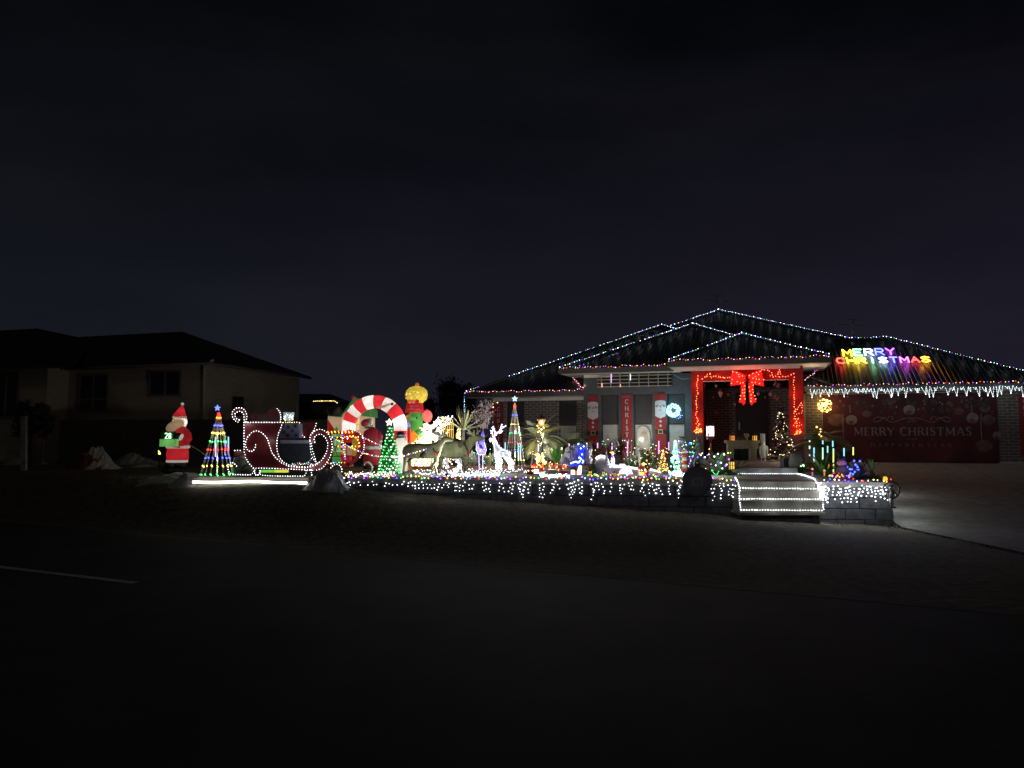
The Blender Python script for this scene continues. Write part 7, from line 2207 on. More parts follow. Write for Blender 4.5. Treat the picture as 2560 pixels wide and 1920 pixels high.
lamp(bw, qb([(1080, 225)], 23.12)[0] + V((0, 0, .03)), 5, (1, .10, .05)); lamp(bw, qb([(1290, 225)], 23.12)[0] + V((0, 0, .03)), 5, (1, .10, .05))

# ------------------------------------------------------------------ banners
BANR = mat("banner_red_cloth", (.30, .035, .04), .8, .12, 5); PRW = mat("banner_white_print", (.62, .64, .70), .8, .06); PRP = mat("banner_pink_print", (.50, .16, .17), .8); PRG = mat("banner_gold_print", (.50, .42, .20), .7); PRK = mat("banner_grey_print", (.30, .22, .24), .8); PRB = mat("banner_black_print", (.02, .02, .028), .7)

def banner(label, x0, x1, y0, y1, w, kind):
    u0, z1 = hp(x0, y0, w); u1 = hp(x1, y0, w)[0]; z0 = hp((x0 + x1) / 2, y1, w)[1]
    t = thing("christmas_banner", label, "banner", H((u0 + u1) / 2, w, z0), "long red banners on the house front")
    b = MB(); b.hbox(u0, u1, w, w + .012, z0, z1, BANR); cl = b.build("cloth", t)
    W, uc = u1 - u0, (u0 + u1) / 2
    sc_ = W / 25.0
    if kind == 'santa':
        def pp(l, off, mt, nm):
            b = MB(); b.prism([H(uc + x * sc_, w - off, z1 - y * sc_) for x, y in l], H(0, 1, 0) * .004, mt); b.build(nm, t)
        face = [(-12.4, 19), (-10, 17.2), (-5, 16), (0, 15.5), (5, 16), (10, 17.2), (12.4, 19), (12.4, 52), (8, 55), (4, 56), (0, 59), (-4, 56), (-8, 55), (-12.4, 52)]
        pp(face, .006, PRW, "face_print")
        circ = lambda cx, cy, r, n=12: [(cx + r * math.cos(2 * math.pi * k / n), cy + r * math.sin(2 * math.pi * k / n)) for k in range(n)]
        b = MB()
        for l, mt in ((circ(-8.6, 29.5, 2.6), PRP), (circ(8.6, 29.5, 2.6), PRP), (circ(0, 30.5, 2.2), PRP), ([(-3, 40.5), (0, 37), (3, 40.5), (0, 39.8)], PRP), (circ(-5.4, 27, 1.0), PRB), (circ(5.4, 27, 1.0), PRB)):
            b.prism([H(uc + x * sc_, w - .011, z1 - y * sc_) for x, y in l], H(0, 1, 0) * .004, mt)
        b.build("feature_print", t)
        b = MB()
        for cy in (65, 75): b.prism([H(uc + x * sc_, w - .006, z1 - y * sc_) for x, y in circ(0, cy, 2.8)], H(0, 1, 0) * .004, PRW)
        b.build("button_print", t)
        pp([(-12.5, 85), (12.5, 85), (12.5, 93.5), (-12.5, 93.5)], .005, PRB, "belt_print")
        b = MB()
        for x0_, y0_, x1_, y1_ in ((-5.6, 83.6, 5.6, 85.2), (-5.6, 92.2, 5.6, 93.8), (-5.6, 85.2, -4, 92.2), (4, 85.2, 5.6, 92.2)):
            b.prism([H(uc + x * sc_, w - .010, z1 - y * sc_) for x, y in ((x0_, y0_), (x1_, y0_), (x1_, y1_), (x0_, y1_))], H(0, 1, 0) * .004, PRG)
        b.build("buckle_print", t)
    else:
        b = MB(); hgt = 4.2 * sc_
        wd_ = lettering(MB(), "MERRY", lambda x, y: V((x, 0, y)), hgt, PRK, V((0, .001, 0)), gap=.18)
        lettering(b, "MERRY", lambda x, y: H(uc - wd_ / 2 + x, w - .005, z1 - 8.4 * sc_ + y), hgt, PRK, H(0, 1, 0) * .004, gap=.18); b.build("lettering", t)
        hgt = 10.2 * sc_
        for k, ch in enumerate("CHRISTMAS"):
            yy = 23.0 + k * 15.2
            if z1 - yy * sc_ < z0 + .02: break
            wd_ = lettering(MB(), ch, lambda x, y: V((x, 0, y)), hgt, PRW, V((0, .001, 0)), gap=0)
            b = MB(); lettering(b, ch, lambda x, y: H(uc - wd_ / 2 + x, w - .005, z1 - yy * sc_ + y), hgt, PRW, H(0, 1, 0) * .004, gap=0); b.build("letter", t)
    return t
banner("red santa face banner on the charcoal wall nearest the brick wing", 1469, 1495, 988, 1150, 24.37, 'santa')
banner("red santa face banner beside the window with the glowing blue wreath", 1637, 1664, 984, 1150, 24.37, 'santa')
banner("red vertical greeting banner between two windows of the charcoal wall", 1553, 1580, 985, 1170, 24.37, 'text')
banner("red vertical greeting banner on the left brick pier behind the white deer", 1235, 1258, 1005, 1160, 24.97, 'text')
banner("red vertical greeting banner cut off at the right edge on the garage pier", 2546, 2576, 985, 1140, 24.96, 'text')
# picture of santa lit in the middle window: a generic bearded figure
sw = thing("window_silhouette", "softly lit bearded figure cutout in the lower middle window", "decoration", hpt(1608, 1140, 24.4))
b = MB()
b.prism([hpt(x, y, 24.385) for x, y in ((1590, 1140), (1626, 1140), (1626, 1088), (1622, 1074), (1614, 1066), (1606, 1064), (1598, 1068), (1592, 1078))], H(0, 1, 0) * .006, mat("cream_cutout", (.52, .53, .5), .8))
for cx_, cy_, rx, ry, mt in ((1610, 1090, 9, 12, mat("tan_cutout", (.40, .34, .28), .8)),):
    b.prism([hpt(cx_ + rx * math.cos(k * math.pi / 10), cy_ + ry * math.sin(k * math.pi / 10), 24.385 if rx > 12 else 24.375) for k in range(20)], H(0, 1, 0) * .006, mt)
b.build("cutout", sw)
b = MB(); b.blob(hpt(1604, 1098, 24.33), .06, emit("lit_globe", (1, .95, .78), 4), 10, 8); b.build("globe", sw)
lamp(sw, hpt(1604, 1085, 23.4), 28, (1, .95, .8), .05)  # fill set out from the globe to brighten the charcoal wall

# garage door mural
gw_ = 24.97
gb2 = thing("garage_banner", "dark red greeting mural with baubles covering the whole garage door", "banner", H(3.5, gw_, 0))
ug0, ug1 = hp(2058, 1100, gw_)[0], hp(2497, 1100, gw_)[0]
MURAL = mat("mural_maroon_cloth", (.085, .02, .03), .75, .5, 1.6, 1.0, stretch=(1, 1, .5))
b = MB(); b.hbox(ug0 + .01, ug1 - .01, gw_, gw_ + .012, .06, zE - .18, MURAL); b.build("cloth", gb2)
MPR = mat("mural_pale_print", (.28, .24, .26), .8, .25, 9); MPD = mat("mural_rose_print", (.17, .09, .09), .8, .35, 7); MPG = mat("mural_pine_print", (.06, .06, .055), .85, .5, 14)
def gq(x, y): return 2080 + x / 4.608, 900 + y / 4.608
b = MB(); A_, B_ = gq(255, 870), gq(1625, 858)
pA = hpt(*A_, gw_ - .006); pB = hpt(*B_, gw_ - .006); hgt = 95 / 4.608 * 22.2 / F
wd_ = lettering(MB(), "MERRY CHRISTMAS", lambda x, y: V((x, 0, y)), 1, MPR, V((0, .001, 0)), gap=.15)
uA_, zA_ = hp(*A_, gw_); uB_, _ = hp(*B_, gw_)
k_ = (uB_ - uA_) / wd_ / hgt
lettering(b, "MERRY CHRISTMAS", lambda x, y: H(uA_ + x * k_, gw_ - .006, zA_ + y), hgt, MPR, H(0, 1, 0) * .004, gap=.15); b.build("lettering", gb2)
for txt, xa, xb_, yy, hh in (("HAPPYNEWYEAR", 450, 1415, 1000, 44), ("AND", 870, 990, 925, 26)):
    A_, B_ = gq(xa, yy), gq(xb_, yy); uA_, zA_ = hp(*A_, gw_); uB_, _ = hp(*B_, gw_)
    hgt = hh / 4.608 * 22.2 / F
    gp = .62 if len(txt) > 5 else .2
    wd_ = lettering(MB(), txt, lambda x, y: V((x, 0, y)), 1, MPD, V((0, .001, 0)), gap=gp)
    k_ = (uB_ - uA_) / wd_ / hgt
    b = MB(); lettering(b, txt, lambda x, y: H(uA_ + x * k_, gw_ - .006, zA_ + y), hgt, mat("mural_dim_print", (.2, .15, .17), .8), H(0, 1, 0) * .004, gap=gp); b.build("lettering", gb2)
b = MB()
for (x, y), r in (((225, 690), 66), ((890, 575), 68), ((1620, 670), 70), ((1905, 870), 55)):
    c = gq(x, y); rr_ = r / 4.608
    b.prism([hpt(c[0] + rr_ * math.cos(k * math.pi / 10), c[1] + .85 * rr_ * math.sin(k * math.pi / 10), gw_ - .006) for k in range(20)], H(0, 1, 0) * .004, MPR)
    b.prism([hpt(c[0] - 1 + .5 * rr_ * math.cos(k * math.pi / 8), c[1] + .45 * rr_ + .38 * rr_ * math.sin(k * math.pi / 8), gw_ - .0085) for k in range(16)], H(0, 1, 0) * .0022, MPD)
    b.build("bauble_print", gb2); b = MB()
b = MB(); rr = random.Random(8)
for i in range(120):
    x, y = gq(rr.uniform(30, 1900), rr.gauss(500, 60)); rr_ = rr.choice([3, 4, 6, 9]) * .7
    b.prism([hpt(x + rr_ * math.cos(k), y + rr_ * math.sin(k), gw_ - .004 - .00001 * i) for k in range(6)], H(0, 1, 0) * .002, rr.choice([MPG, MPG, MPD, MPR if rr_ < 3 else MPG]))
b.build("pine_print", gb2, 'stuff')
for (x, y), r in (((50, 690), 100), ((400, 620), 55), ((1460, 590), 60), ((1800, 690), 80), ((140, 1000), 90), ((1750, 990), 100), ((1760, 560), 60)):
    c = gq(x, y); rr_ = r / 4.608
    b = MB(); b.prism([hpt(c[0] + rr_ * (1 + .15 * math.sin(3 * k)) * math.cos(k * math.pi / 8), c[1] + .7 * rr_ * math.sin(k * math.pi / 8), gw_ - .0035) for k in range(16)], H(0, 1, 0) * .002, MPD); b.build("bauble_print", gb2)
b = MB()
def swirl(l, r=.012): b.tube([hpt(*gq(x, y), gw_ - .006) for x, y in l], r, MPR, 4)
for sg in (1, -1):
    m_ = lambda l: [(920 + sg * (x - 920), y) for x, y in l]
    swirl(m_([(900, 680), (960, 665), (1060, 690), (1120, 715), (1180, 715), (1210, 690), (1190, 655), (1150, 650), (1135, 675), (1160, 690)]), .009)
    swirl(m_([(1210, 690), (1260, 665), (1310, 655), (1355, 670), (1365, 700), (1340, 715), (1290, 700), (1250, 670), (1220, 655)]), .009)
    swirl(m_([(925, 700), (950, 690), (975, 700), (960, 718), (925, 710)]), .008)
for x in (125, 1715): swirl([(x, 620), (x + 3, 790), (x + 15, 930)], .012); swirl([(x, 935), (x + 30, 935)], .02)
for x in (205, 1608): swirl([(x, 520), (x + 5, 610)], .012)
b.build("scroll_print", gb2)
b = MB(); b.hbox(ug0 + .01, ug1 - .01, gw_ - .012, gw_ - .002, zE - .205, zE - .19, SOF); b.build("top_rail", gb2)

# ------------------------------------------------------------------ wreaths
def wreath(label, c, r, tube, mts, n, filled, hole=.4):
    t = thing("light_wreath", label, "wreath", c)
    rr = random.Random(4); b, br = MB(), MB()
    for i in range(n):
        a = rr.uniform(0, 6.28); q_ = rr.uniform(0 if filled else hole, 1) ** .6
        p = c + (H(1, 0, 0) * math.cos(a) + V((0, 0, 1)) * math.sin(a)) * r * q_ - H(0, 1, 0) * rr.uniform(0, tube)
        b.octa(p, rr.uniform(.010, .026), rr.choice(mts))
        br.tube([p, p + V((rr.uniform(-.04, .04), rr.uniform(0, .03), rr.uniform(-.04, .04)))], .004, LEAF, 3)
    b.build("bulb", t, 'stuff'); br.build("twig", t, 'stuff')
    return t
C1 = hpt(1684, 1026, 24.36)
wb = wreath("glowing icy blue wreath hanging on the charcoal wall window", C1, .215, .08, [emit("bulb_ice_cyan", (.4, .95, 1), 3.5), emit("bulb_ice_cyan", (.4, .95, 1), 3.5), LC], 200, False, .2)
lamp(wb, C1 - H(0, .22, 0), 9, (.35, .9, 1), .1)
b = MB(); rr = random.Random(9)
for i in range(34): b.octa(hpt(1684 + rr.gauss(13, 5), 1026 + rr.gauss(11, 5), 24.33), .009, rr.choice([LB, LC]))
b.build("bulb", wb, 'stuff')
C2 = hpt(2062, 1014, 24.9)
wg = wreath("round golden light wreath hanging at the garage door's top left corner", C2, .20, .1, [emit("bulb_gold", (1, .74, .18), 7), emit("bulb_gold", (1, .74, .18), 7), LO], 85, True)
lamp(wg, C2 - H(0, .25, 0), 5, (1, .55, .15), .1)

# ------------------------------------------------------------------ lights along the roof
RP_ = [LWB, LB, LWB, LG, LWB, LP, LWB, LC]
EV = [LY, LP, LWW, LR, LY, LB, LO, LWW, LP, LR]
up = V((0, 0, .085))
def rl_(label, a, c, **k): string(label, [[a + up, (a + c) / 2 + up + V((0, 0, -.015)), c + up]], .096, RP_, .0125, .012, cat="roof lights", name="roof_light_string", watts=.085, wstep=.45, wcol=(.82, .88, 1), woff=(0, -.14, .14), **k)
apA, apB, apC, apD, apE = H(uA, wAp, zAp), H(uB, wBp, zBp), H(uC, wCp, zCp), H(uD, wDp, zDp), H(uE, wEp, zEp)
cA = H(uA0, 24.5, zA)
rl_("white and blue lights up the long left hip from the low gutter", cA.lerp(apA, .20), apA)
rl_("short white light run at the low left corner of the roof", H(uA0, 24.5, zA), cA.lerp(apA, .055))
rl_("short white light run right of the second left peak", apA, H(uA + .9, wAp - .9, zAp - .43))
rl_("brightest white and green lights up the left hip of the middle roof", H(uB0, 23.9, zB), apB)
string("second green and violet row just under the middle roof's left hip", [[H(uB0 + .5, 23.95, zB + .06), apB.lerp(H(uB0, 23.9, zB), .25) + V((.12, -.1, -.10))]], .17, [LG, LP, LB], .014, .01, cat="roof lights", name="roof_light_string")
rl_("coloured lights down the right hip of the middle roof", apB, apB.lerp(H(2 * uB - uB0, 23.9, zB), .36))
rl_("white lights on the visible left hip below the highest peak", apC.lerp(H(uC0, 25.2, zA + .1), .36), apC)
rl_("bright white lights down the long right hip from the highest peak", apC, apC.lerp(H(uC1, 25.2, zA + .1), min(range(101), key=lambda k: abs((lambda q: 1280 + F * q.x / q.y)(apC.lerp(H(uC1, 25.2, zA + .1), k / 100)) - 2130)) / 100))
rl_("violet and green lights along the short level garage ridge", H(hp(2130, 850, wEp)[0], wEp, zEp), apE)
rl_("violet and green lights down the far right garage hip", apE, H(uE1, 24.5, zE))
rl_("blue and green lights up the left hip of the porch roof", H(uD0, 22.9, zD), apD)
rl_("blue and green lights down the right hip of the porch roof", apD, H(uD1, 22.9, zD))
def ev(label, pts, **k): string(label, pts, .085, EV, .0135, .025, watts=.25, wcol=(1, .7, .7), wstep=1.2, woff=(0, -.1, .1), cat="gutter lights", name="gutter_light_string", **k)
def sag(u0, u1, w, z): 
    n = max(2, int(abs(u1 - u0) / .3)); return [H(u0 + (u1 - u0) * i / n, w, z + (.025 if i % 2 else -.01)) for i in range(n + 1)]
ev("coloured lights along the low left gutter", [sag(uA0, -6.1, 24.42, zA + .03)])
ev("coloured lights along the middle gutter above the slatted screen", [sag(uB0, -3.1, 23.82, zB + .03)])
ev("coloured lights along the porch gutter", [sag(uD0, uD1, 22.82, zD + .03)])
ev("coloured lights along the garage gutter", [sag(uE0 + .1, uE1, 24.42, zE + .03)])
ev("orange and red lights in the valley where the low left roof meets the charcoal wall", [[hpt(1432, 945, 25.4), hpt(1444, 957, 25.1), hpt(1461, 973, 24.45)]])
ev("yellow lights climbing the garage roof edge beside the porch", [[hpt(2012, 950, 24.6), hpt(2030, 937, 24.9), hpt(2042, 925, 25.2)]])
lamp(bpy.data.objects[[o.name for o in bpy.data.objects if o.name.startswith("gutter_light_string") and not o.parent][-1]], hpt(2030, 950, 23.6), 9, (1, .8, .5), .05)  # warm fill added below the porch soffit

# icicle lights on the garage
ic = thing("icicle_lights", "white icicle shaped lights hanging in a row below the garage gutter", "icicle lights", hpt(2290, 985, 24.38))
b, wm_ = MB(), MB()
rr = random.Random(13)
u = hp(2026, 975, 24.36)[0]
LIC = emit("bulb_icicle", (.82, .95, 1), 5)
drops = [.22, .09, .31, .12, .17, .28, .08]
k = 0
while u < uE1 - .2:
    long_ = rr.random() < .40
    L_ = rr.uniform(.16, .28) if long_ else rr.uniform(.05, .14)
    w_ = rr.uniform(.04, .06) if long_ else rr.uniform(.025, .045)
    zt_ = zE - .09 + rr.uniform(-.025, .02)
    tip = H(u + w_ * rr.uniform(.4, 1.8), 24.36, zt_ - L_)
    for a_ in (H(u, 24.36, zt_), H(u + 2 * w_, 24.36, zt_ + rr.uniform(-.02, .03))):
        for p in walk([a_, tip], .034): b.octa(p + V((rr.uniform(-.006, .006), 0, rr.uniform(-.004, .004))), .0078 * rr.uniform(.8, 1.3), LIC)
        wm_.tube([a_, tip], .003, WHITE, 3)
    if long_: b.octa(tip, .014, LIC)
    u += 2 * w_ + rr.choice([-.03, 0, .01, .03, .06]); k += 1
    if k % 12 == 0: lamp(ic, H(u, 24.2, zE - .2), .8, (.85, .93, 1), .05)
b.build("bulb", ic, 'stuff'); wm_.build("wire", ic, 'stuff')

# rooftop greeting of rainbow rope light, lying on the garage roof
gl = thing("rooftop_greeting", "rainbow rope light letters reading merry christmas lying on the garage roof", "light sign", hpt(2205, 905, 26))
g0 = H(0, 24.5, zE); gn = (H(1, 0, 0)).cross(H(0, 1, math.tan(math.radians(25.5)))).normalized()
if gn.z < 0: gn = -gn
def onroof(x, y, off=.07):
    X, Z = ray(x, y); dr = V((X, 1, Z)); o = V((0, 0, CAMZ)); t = (g0 + gn * off - o).dot(gn) / dr.dot(gn); return o + dr * t
GLY = {'M': [[(0, 0), (0, 1), (.5, .35), (1, 1), (1, 0)]], 'E': [[(1, 1), (0, 1), (0, 0), (1, 0)], [(0, .5), (.8, .5)]], 'R': [[(0, 0), (0, 1), (.8, 1), (1, .75), (.8, .5), (0, .5)], [(.45, .5), (1, 0)]], 'Y': [[(0, 1), (.5, .5), (1, 1)], [(.5, .5), (.5, 0)]],
       'C': [[(1, .85), (.6, 1), (.15, .9), (0, .5), (.15, .1), (.6, 0), (1, .15)]], 'H': [[(0, 0), (0, 1)], [(1, 0), (1, 1)], [(0, .5), (1, .5)]], 'I': [[(.5, 0), (.5, 1)]], 'S': [[(1, .85), (.5, 1), (0, .8), (.2, .55), (.8, .45), (1, .2), (.5, 0), (0, .15)]], 'T': [[(0, 1), (1, 1)], [(.5, 1), (.5, 0)]], 'A': [[(0, 0), (.5, 1), (1, 0)], [(.25, .4), (.75, .4)]]}
NEON = {'y': (1, .62, .03), 'o': (1, .40, .03), 'g': (.3, 1, .45), 'b': (.10, .12, 1), 'p': (.5, .08, 1), 'r': (1, .05, .04), 'm': (.85, .1, .75), 'w': (.55, .75, 1)}
for word, x0, x1, ya, yb_, cl, sk in (("MERRY", 2103, 2238, 889, 874, "ygwbp", -9), ("CHRISTMAS", 2087, 2326, 908, 895, "ryygwbmro", -5)):
    n = len(word)
    for i, ch in enumerate(word):
        xa, xb_ = x0 + (x1 - x0) * i / n + 2, x0 + (x1 - x0) * (i + .80) / n
        tilt = -4.2 * (x0 + (x1 - x0) * i / n - x0) / (x1 - x0)
        em = emit("neon_" + cl[i], NEON[cl[i]], 7)
        b = MB()
        for st_ in GLY[ch]:
            for dxy in (0, 1.6):
                P = [onroof(xa + (xb_ - xa) * a + sk * (1 - c) * -.0 + dxy + (1 - c) * 4, ya - (ya - yb_) * c + tilt + dxy * .4, .07) for a, c in st_]
                b.tube(P, .0165, em, 5)
        lo_ = b.build("letter", gl)
    for j in range(6):
        xx = x0 + (x1 - x0) * (j + .5) / 6; lamp(gl, onroof(xx, (ya + yb_) / 2, .14), 1.3, NEON[cl[min(n - 1, int(n * (j + .5) / 6))]], .06)

# ------------------------------------------------------------------ lights on the wall and steps
rr = random.Random(31)
def wall_pt(px, py): 
    X, Z = ray(px, py); n_ = wnrm; dr = V((X, 1, Z)); o = V((0, 0, CAMZ)); a0 = WA + wnrm * .06; t = (a0 - o).dot(n_) / dr.dot(n_); return o + dr * t
def curtain(label, x0, x1, ytop, yfun, step, rb, skip=(), watts=0):
    t = thing("icicle_lights", label, "icicle lights", wall_pt((x0 + x1) / 2, ytop + 20))
    b, w_ = MB(), MB()
    x = x0
    while x < x1:
        if any(a < x < c for a, c in skip): x += step; continue
        n = rr.choice([2, 3, 3, 4, 4, 5, 6])
        y = ytop + rr.uniform(4, 14); xx = x
        pts = [wall_pt(xx, ytop + 2)]
        for k in range(n):
            if y > yfun(x): break
            p = wall_pt(xx, y); pts.append(p)
            b.octa(p, rb * .75 * rr.uniform(.8, 1.3), LW)
            y += rr.uniform(6, 11); xx += rr.uniform(-5, 5)
        if len(pts) > 1: w_.tube(pts, .003, WIRE, 3)
        x += step * rr.choice([.5, .8, 1, 1.1, 2.2])
    b.build("bulb", t, 'stuff'); w_.build("wire", t, 'stuff')
    return t
cl_ = curtain("white icicle light curtain over the long stone wall left of the steps", 868, 1848, 1199, lambda x: 1212 + (x - 868) * .055 if x < 1300 else 1252, 10.5, .0125, ((1716, 1770),))
for x_ in range(1030, 1840, 100): lamp(cl_, wall_pt(x_, 1216) + V((0, -.55, .1)), .75, (.93, .93, 1), .12)  # point lights added before the wall to brighten the lawn
cr = curtain("dense white icicle light curtain over the stone wall right of the steps", 2064, 2222, 1209, lambda x: 1258, 5.2, .017)
b = MB()
for i in range(70):
    b.octa(wall_pt(2046 + i * .12 + rr.gauss(0, 4.5), 1212 + i * .55 + rr.gauss(0, 7)) + V((0, -.06 + rr.uniform(-.05, .05), 0)), .012, LWB)
b.build("bulb", cr, 'stuff')
lamp(cr, wall_pt(2055, 1230) + V((0, -.25, 0)), 3.5, (.92, .97, 1), .05)
lamp(cr, WB + V((.35, .2, -.2)), 3, (.92, 1, .97), .08); lamp(cr, H(UB + .25, WBW + 1.6, -.1), 5, (.92, 1, .97), .1); lamp(cr, H(UB + .3, WBW + 3.6, .05), 5, (.95, .97, .95), .1)  # unseen fill lights added along the return wall to brighten the driveway
lamp(cr, wall_pt(2120, 1228) + V((0, -.2, 0)), 3, (.92, .97, 1), .05); lamp(cr, wall_pt(2185, 1228) + V((0, -.2, 0)), 3, (.92, .97, 1), .05)
def stepline(pts, lb):
    string(lb, [pts], .045, [LW], .0125, .003, cat="rope light", name="rope_light", watts=.45, wstep=.5, woff=(0, -.14, .05))
stepline([at(1853, 1275, 13.01), at(2058, 1276, 13.01)], "white rope light along the foot of the lowest step riser")
stepline([at(1853, 1247, 13.17), at(2052, 1248, 13.17)], "white rope light along the foot of the second step riser")
stepline([at(1851, 1220, 13.36), at(2046, 1222, 13.36)], "white rope light along the foot of the top step riser")
stepline([at(1846, 1184.5, dep(1185) - .03), at(1992, 1184.5, dep(1185) - .03)], "white rope light along the porch slab edge above the steps")
stepline([at(1994, 1184.5, dep(1185) - .03), at(2012, 1188, 15.0), at(2036, 1197, 14.0), at(2042, 1208, 13.33)], "white rope light slanting from the porch slab down to the wall")
stepline([at(1838, 1194, 13.7), at(1844, 1204, 13.33), at(1849, 1222, 13.2), at(1848, 1248, 13.15), at(1852, 1275, 13.0)], "white rope light down the left side of the steps")
stepline([at(2042, 1208, 13.33), at(2052, 1230, 13.2), at(2057, 1250, 13.1), at(2059, 1276, 12.98)], "white rope light down the right side of the steps")
capmix = [LW, LO, LB, LG, LP, LY, LR, LC, LP, LWW]
def capline(xa, xb_, lb, mix=capmix, off=0.0):
    P = []
    n = int((xb_ - xa) / 12)
    for i in range(n + 1):
        p = wall_pt(xa + (xb_ - xa) * i / n, 1205); p.z = .03 + (.018 if i % 2 else 0); P.append(p + wnrm * .02 * (i % 3))
    string(lb, [P], .075, mix, .0155, .025, cat="wall lights", name="wall_light_string", rand=True)
capline(862, 1250, "coloured lights along the wall top below the reindeer", [LP, LB, LW, LO, LG, LP, LP, LY, LR])
capline(1250, 1712, "coloured lights along the wall top below the train and village")
capline(1776, 1838, "coloured lights along the wall top between the round sign and the steps")
capline(2046, 2226, "coloured lights along the wall top below the right hand bed", [LR, LB, LY, LP, LO, LWW, LR])
def scatter(label, x0, x1, y0, y1, n, mix, r0, r1, z=.03, watts=0, wcol=(.93, .96, 1), dd=None):
    t = thing("scattered_lights", label, "string lights", gnd((x0 + x1) / 2, (y0 + y1) / 2, 0) if dd is None else at((x0 + x1) / 2, (y0 + y1) / 2, dd))
    b, w_ = MB(), MB(); prev = None
    for i in range(n):
        x = x0 + (x1 - x0) * (i + rr.uniform(-.5, .5)) / n
        p = gnd(min(max(x, x0), x1), rr.uniform(y0, y1), 0) + V((0, 0, z + rr.uniform(-.01, .03))) if dd is None else at(x, rr.uniform(y0, y1), dd + rr.uniform(-.35, .1)); b.octa(p, rr.uniform(r0, r1), rr.choice(mix))
        if prev is not None: w_.tube([prev, p], .003, WIRE, 3)
        prev = p
    b.build("bulb", t, 'stuff'); w_.build("wire", t, 'stuff')
    if watts: lamp(t, gnd((x0 + x1) / 2, (y0 + y1) / 2, 0) + V((0, -.1, .3)) if dd is None else at((x0 + x1) / 2, (y0 + y1) / 2, dd - .6), watts, wcol, .2)
    return t
scatter("white and pink lights strewn on the ground below the smaller red sleigh and green tree", 862, 990, 1186, 1195, 80, [LW, LK, LW, LO, LW], .009, .015, watts=3)
scatter("white net lights strewn on the ground between the two reindeer", 1028, 1130, 1178, 1195, 60, [LW], .009, .014, watts=3)
scatter("dense heap of overbright white lights on the wall top right of the floodlight", 1120, 1250, 1184, 1196, 130, [LW], .010, .016, watts=6)
scatter("white lights strewn around the lilac gnome and the white deer", 1170, 1340, 1174, 1186, 56, [LW], .008, .013, watts=3)
scatter("short run of white lights below the toy wagons", 1350, 1425, 1192, 1197, 70, [LW], .010, .015, watts=3)
scatter("bright white light clump left of the round black sign", 1682, 1712, 1184, 1194, 60, [LW], .011, .016, watts=3)
scatter("loose multicoloured lights along the front of the village", 1470, 1680, 1190, 1197, 30, capmix, .012, .02)
scatter("green and yellow lights inside the big bromeliad", 1745, 1830, 1120, 1178, 26, [LG, LB, LW, LY, LP, LB], .012, .02, watts=8, wcol=(.75, 1, .75), dd=dep(1188) - .1)
scatter("fine golden fairy lights threaded through the plants behind the castle", 1560, 1672, 1118, 1182, 60, [LWW, LY, LO, LWW], .006, .012, watts=4, wcol=(1, .8, .5), dd=dep(1180))
scatter("sparse mixed fairy lights in the shrubs between the snow hill and the windows", 1470, 1660, 1098, 1160, 34, [LY, LC, LWW, LG, LO], .007, .013, watts=5, wcol=(.85, 1, .8), dd=dep(1174))
scatter("pale fairy lights in the agaves behind the lilac gnome", 1170, 1245, 1110, 1162, 16, [LWW, LC, LG], .008, .013, watts=7, wcol=(.9, 1, .75), dd=dep(1172))
scatter("blue lights inside the shrub at the driveway corner", 2118, 2152, 1150, 1190, 16, [LB], .016, .026, watts=6, wcol=(.12, .15, 1), dd=14.0)
scatter("mixed lights around the feet of the bearded gnome", 2060, 2130, 1180, 1201, 26, [LR, LO, LP, LY, LG], .012, .02)
string("amber lights climbing the golden palm in front of the garage", [[at(2043, 1069, 19.2), at(2052, 1072, 19.2), at(2049, 1087, 19.2), at(2054, 1092, 19.2), at(2053, 1100, 19.2)]], .08, [LY, LO, LWW], .024, .02, watts=3, wcol=(1, .75, .35), wstep=.3, woff=(0, -.5, .25))
string("green lamp cluster in the small plant at the porch slab's right end", [[at(2003, 1164, 16.1), at(2010, 1166, 16.1), at(2006, 1160, 16.1)]], .035, [emit("bulb_pale_green", (.45, 1, .5), BK)], .018, .01)
string("green light loop low in front of the big bromeliad", [smoothpath([at(1782, 1177, 15.2), at(1786, 1184, 15.2), at(1793, 1185, 15.2), at(1796, 1178, 15.2)])], .03, [LG], .010, .004)

# ------------------------------------------------------------------ right hand bed: lanterns, bearded gnome, ring figure, baubles
little_lantern(1830, 1174, 12, 20, 14.6, (1, .52, .05), "tall black lantern with an amber lower pane left of the steps", strength=1.6)
little_lantern(2067, 1173, 12, 14, 16.0, (1, .35, .04), "orange two paned lantern between the lime light tubes")
gn_ = thing("bearded_gnome", "garden gnome with big pink beard, dark hat and thin pink legs on the wall top", "figure", gnd(2107, 1203))
dd = 13.75; s = dd / F
PNK = mat("pink_beard", (.55, .22, .20), .8, .15, 10, .3); BRN = mat("brown_felt", (.16, .11, .08), .9, .2, 10)
b = MB(); b.lathe(at(2104, 1149, dd), [(12 * s, 0), (8 * s, 5 * s), (3 * s, 10 * s), (.004, 13 * s)], mat("dark_felt", (.03, .03, .035), .9), 12); b.build("hat", gn_)
b = MB(); b.blob(at(2104, 1157, dd), (12 * s, 9 * s, 9 * s), PNK, 14, 9); b.build("beard", gn_)
b = MB(); b.tube([at(2105, 1184, dd), at(2105, 1175, dd), at(2104, 1164, dd)], [7 * s, 10 * s, 9 * s], BRN, 12); b.build("body", gn_)
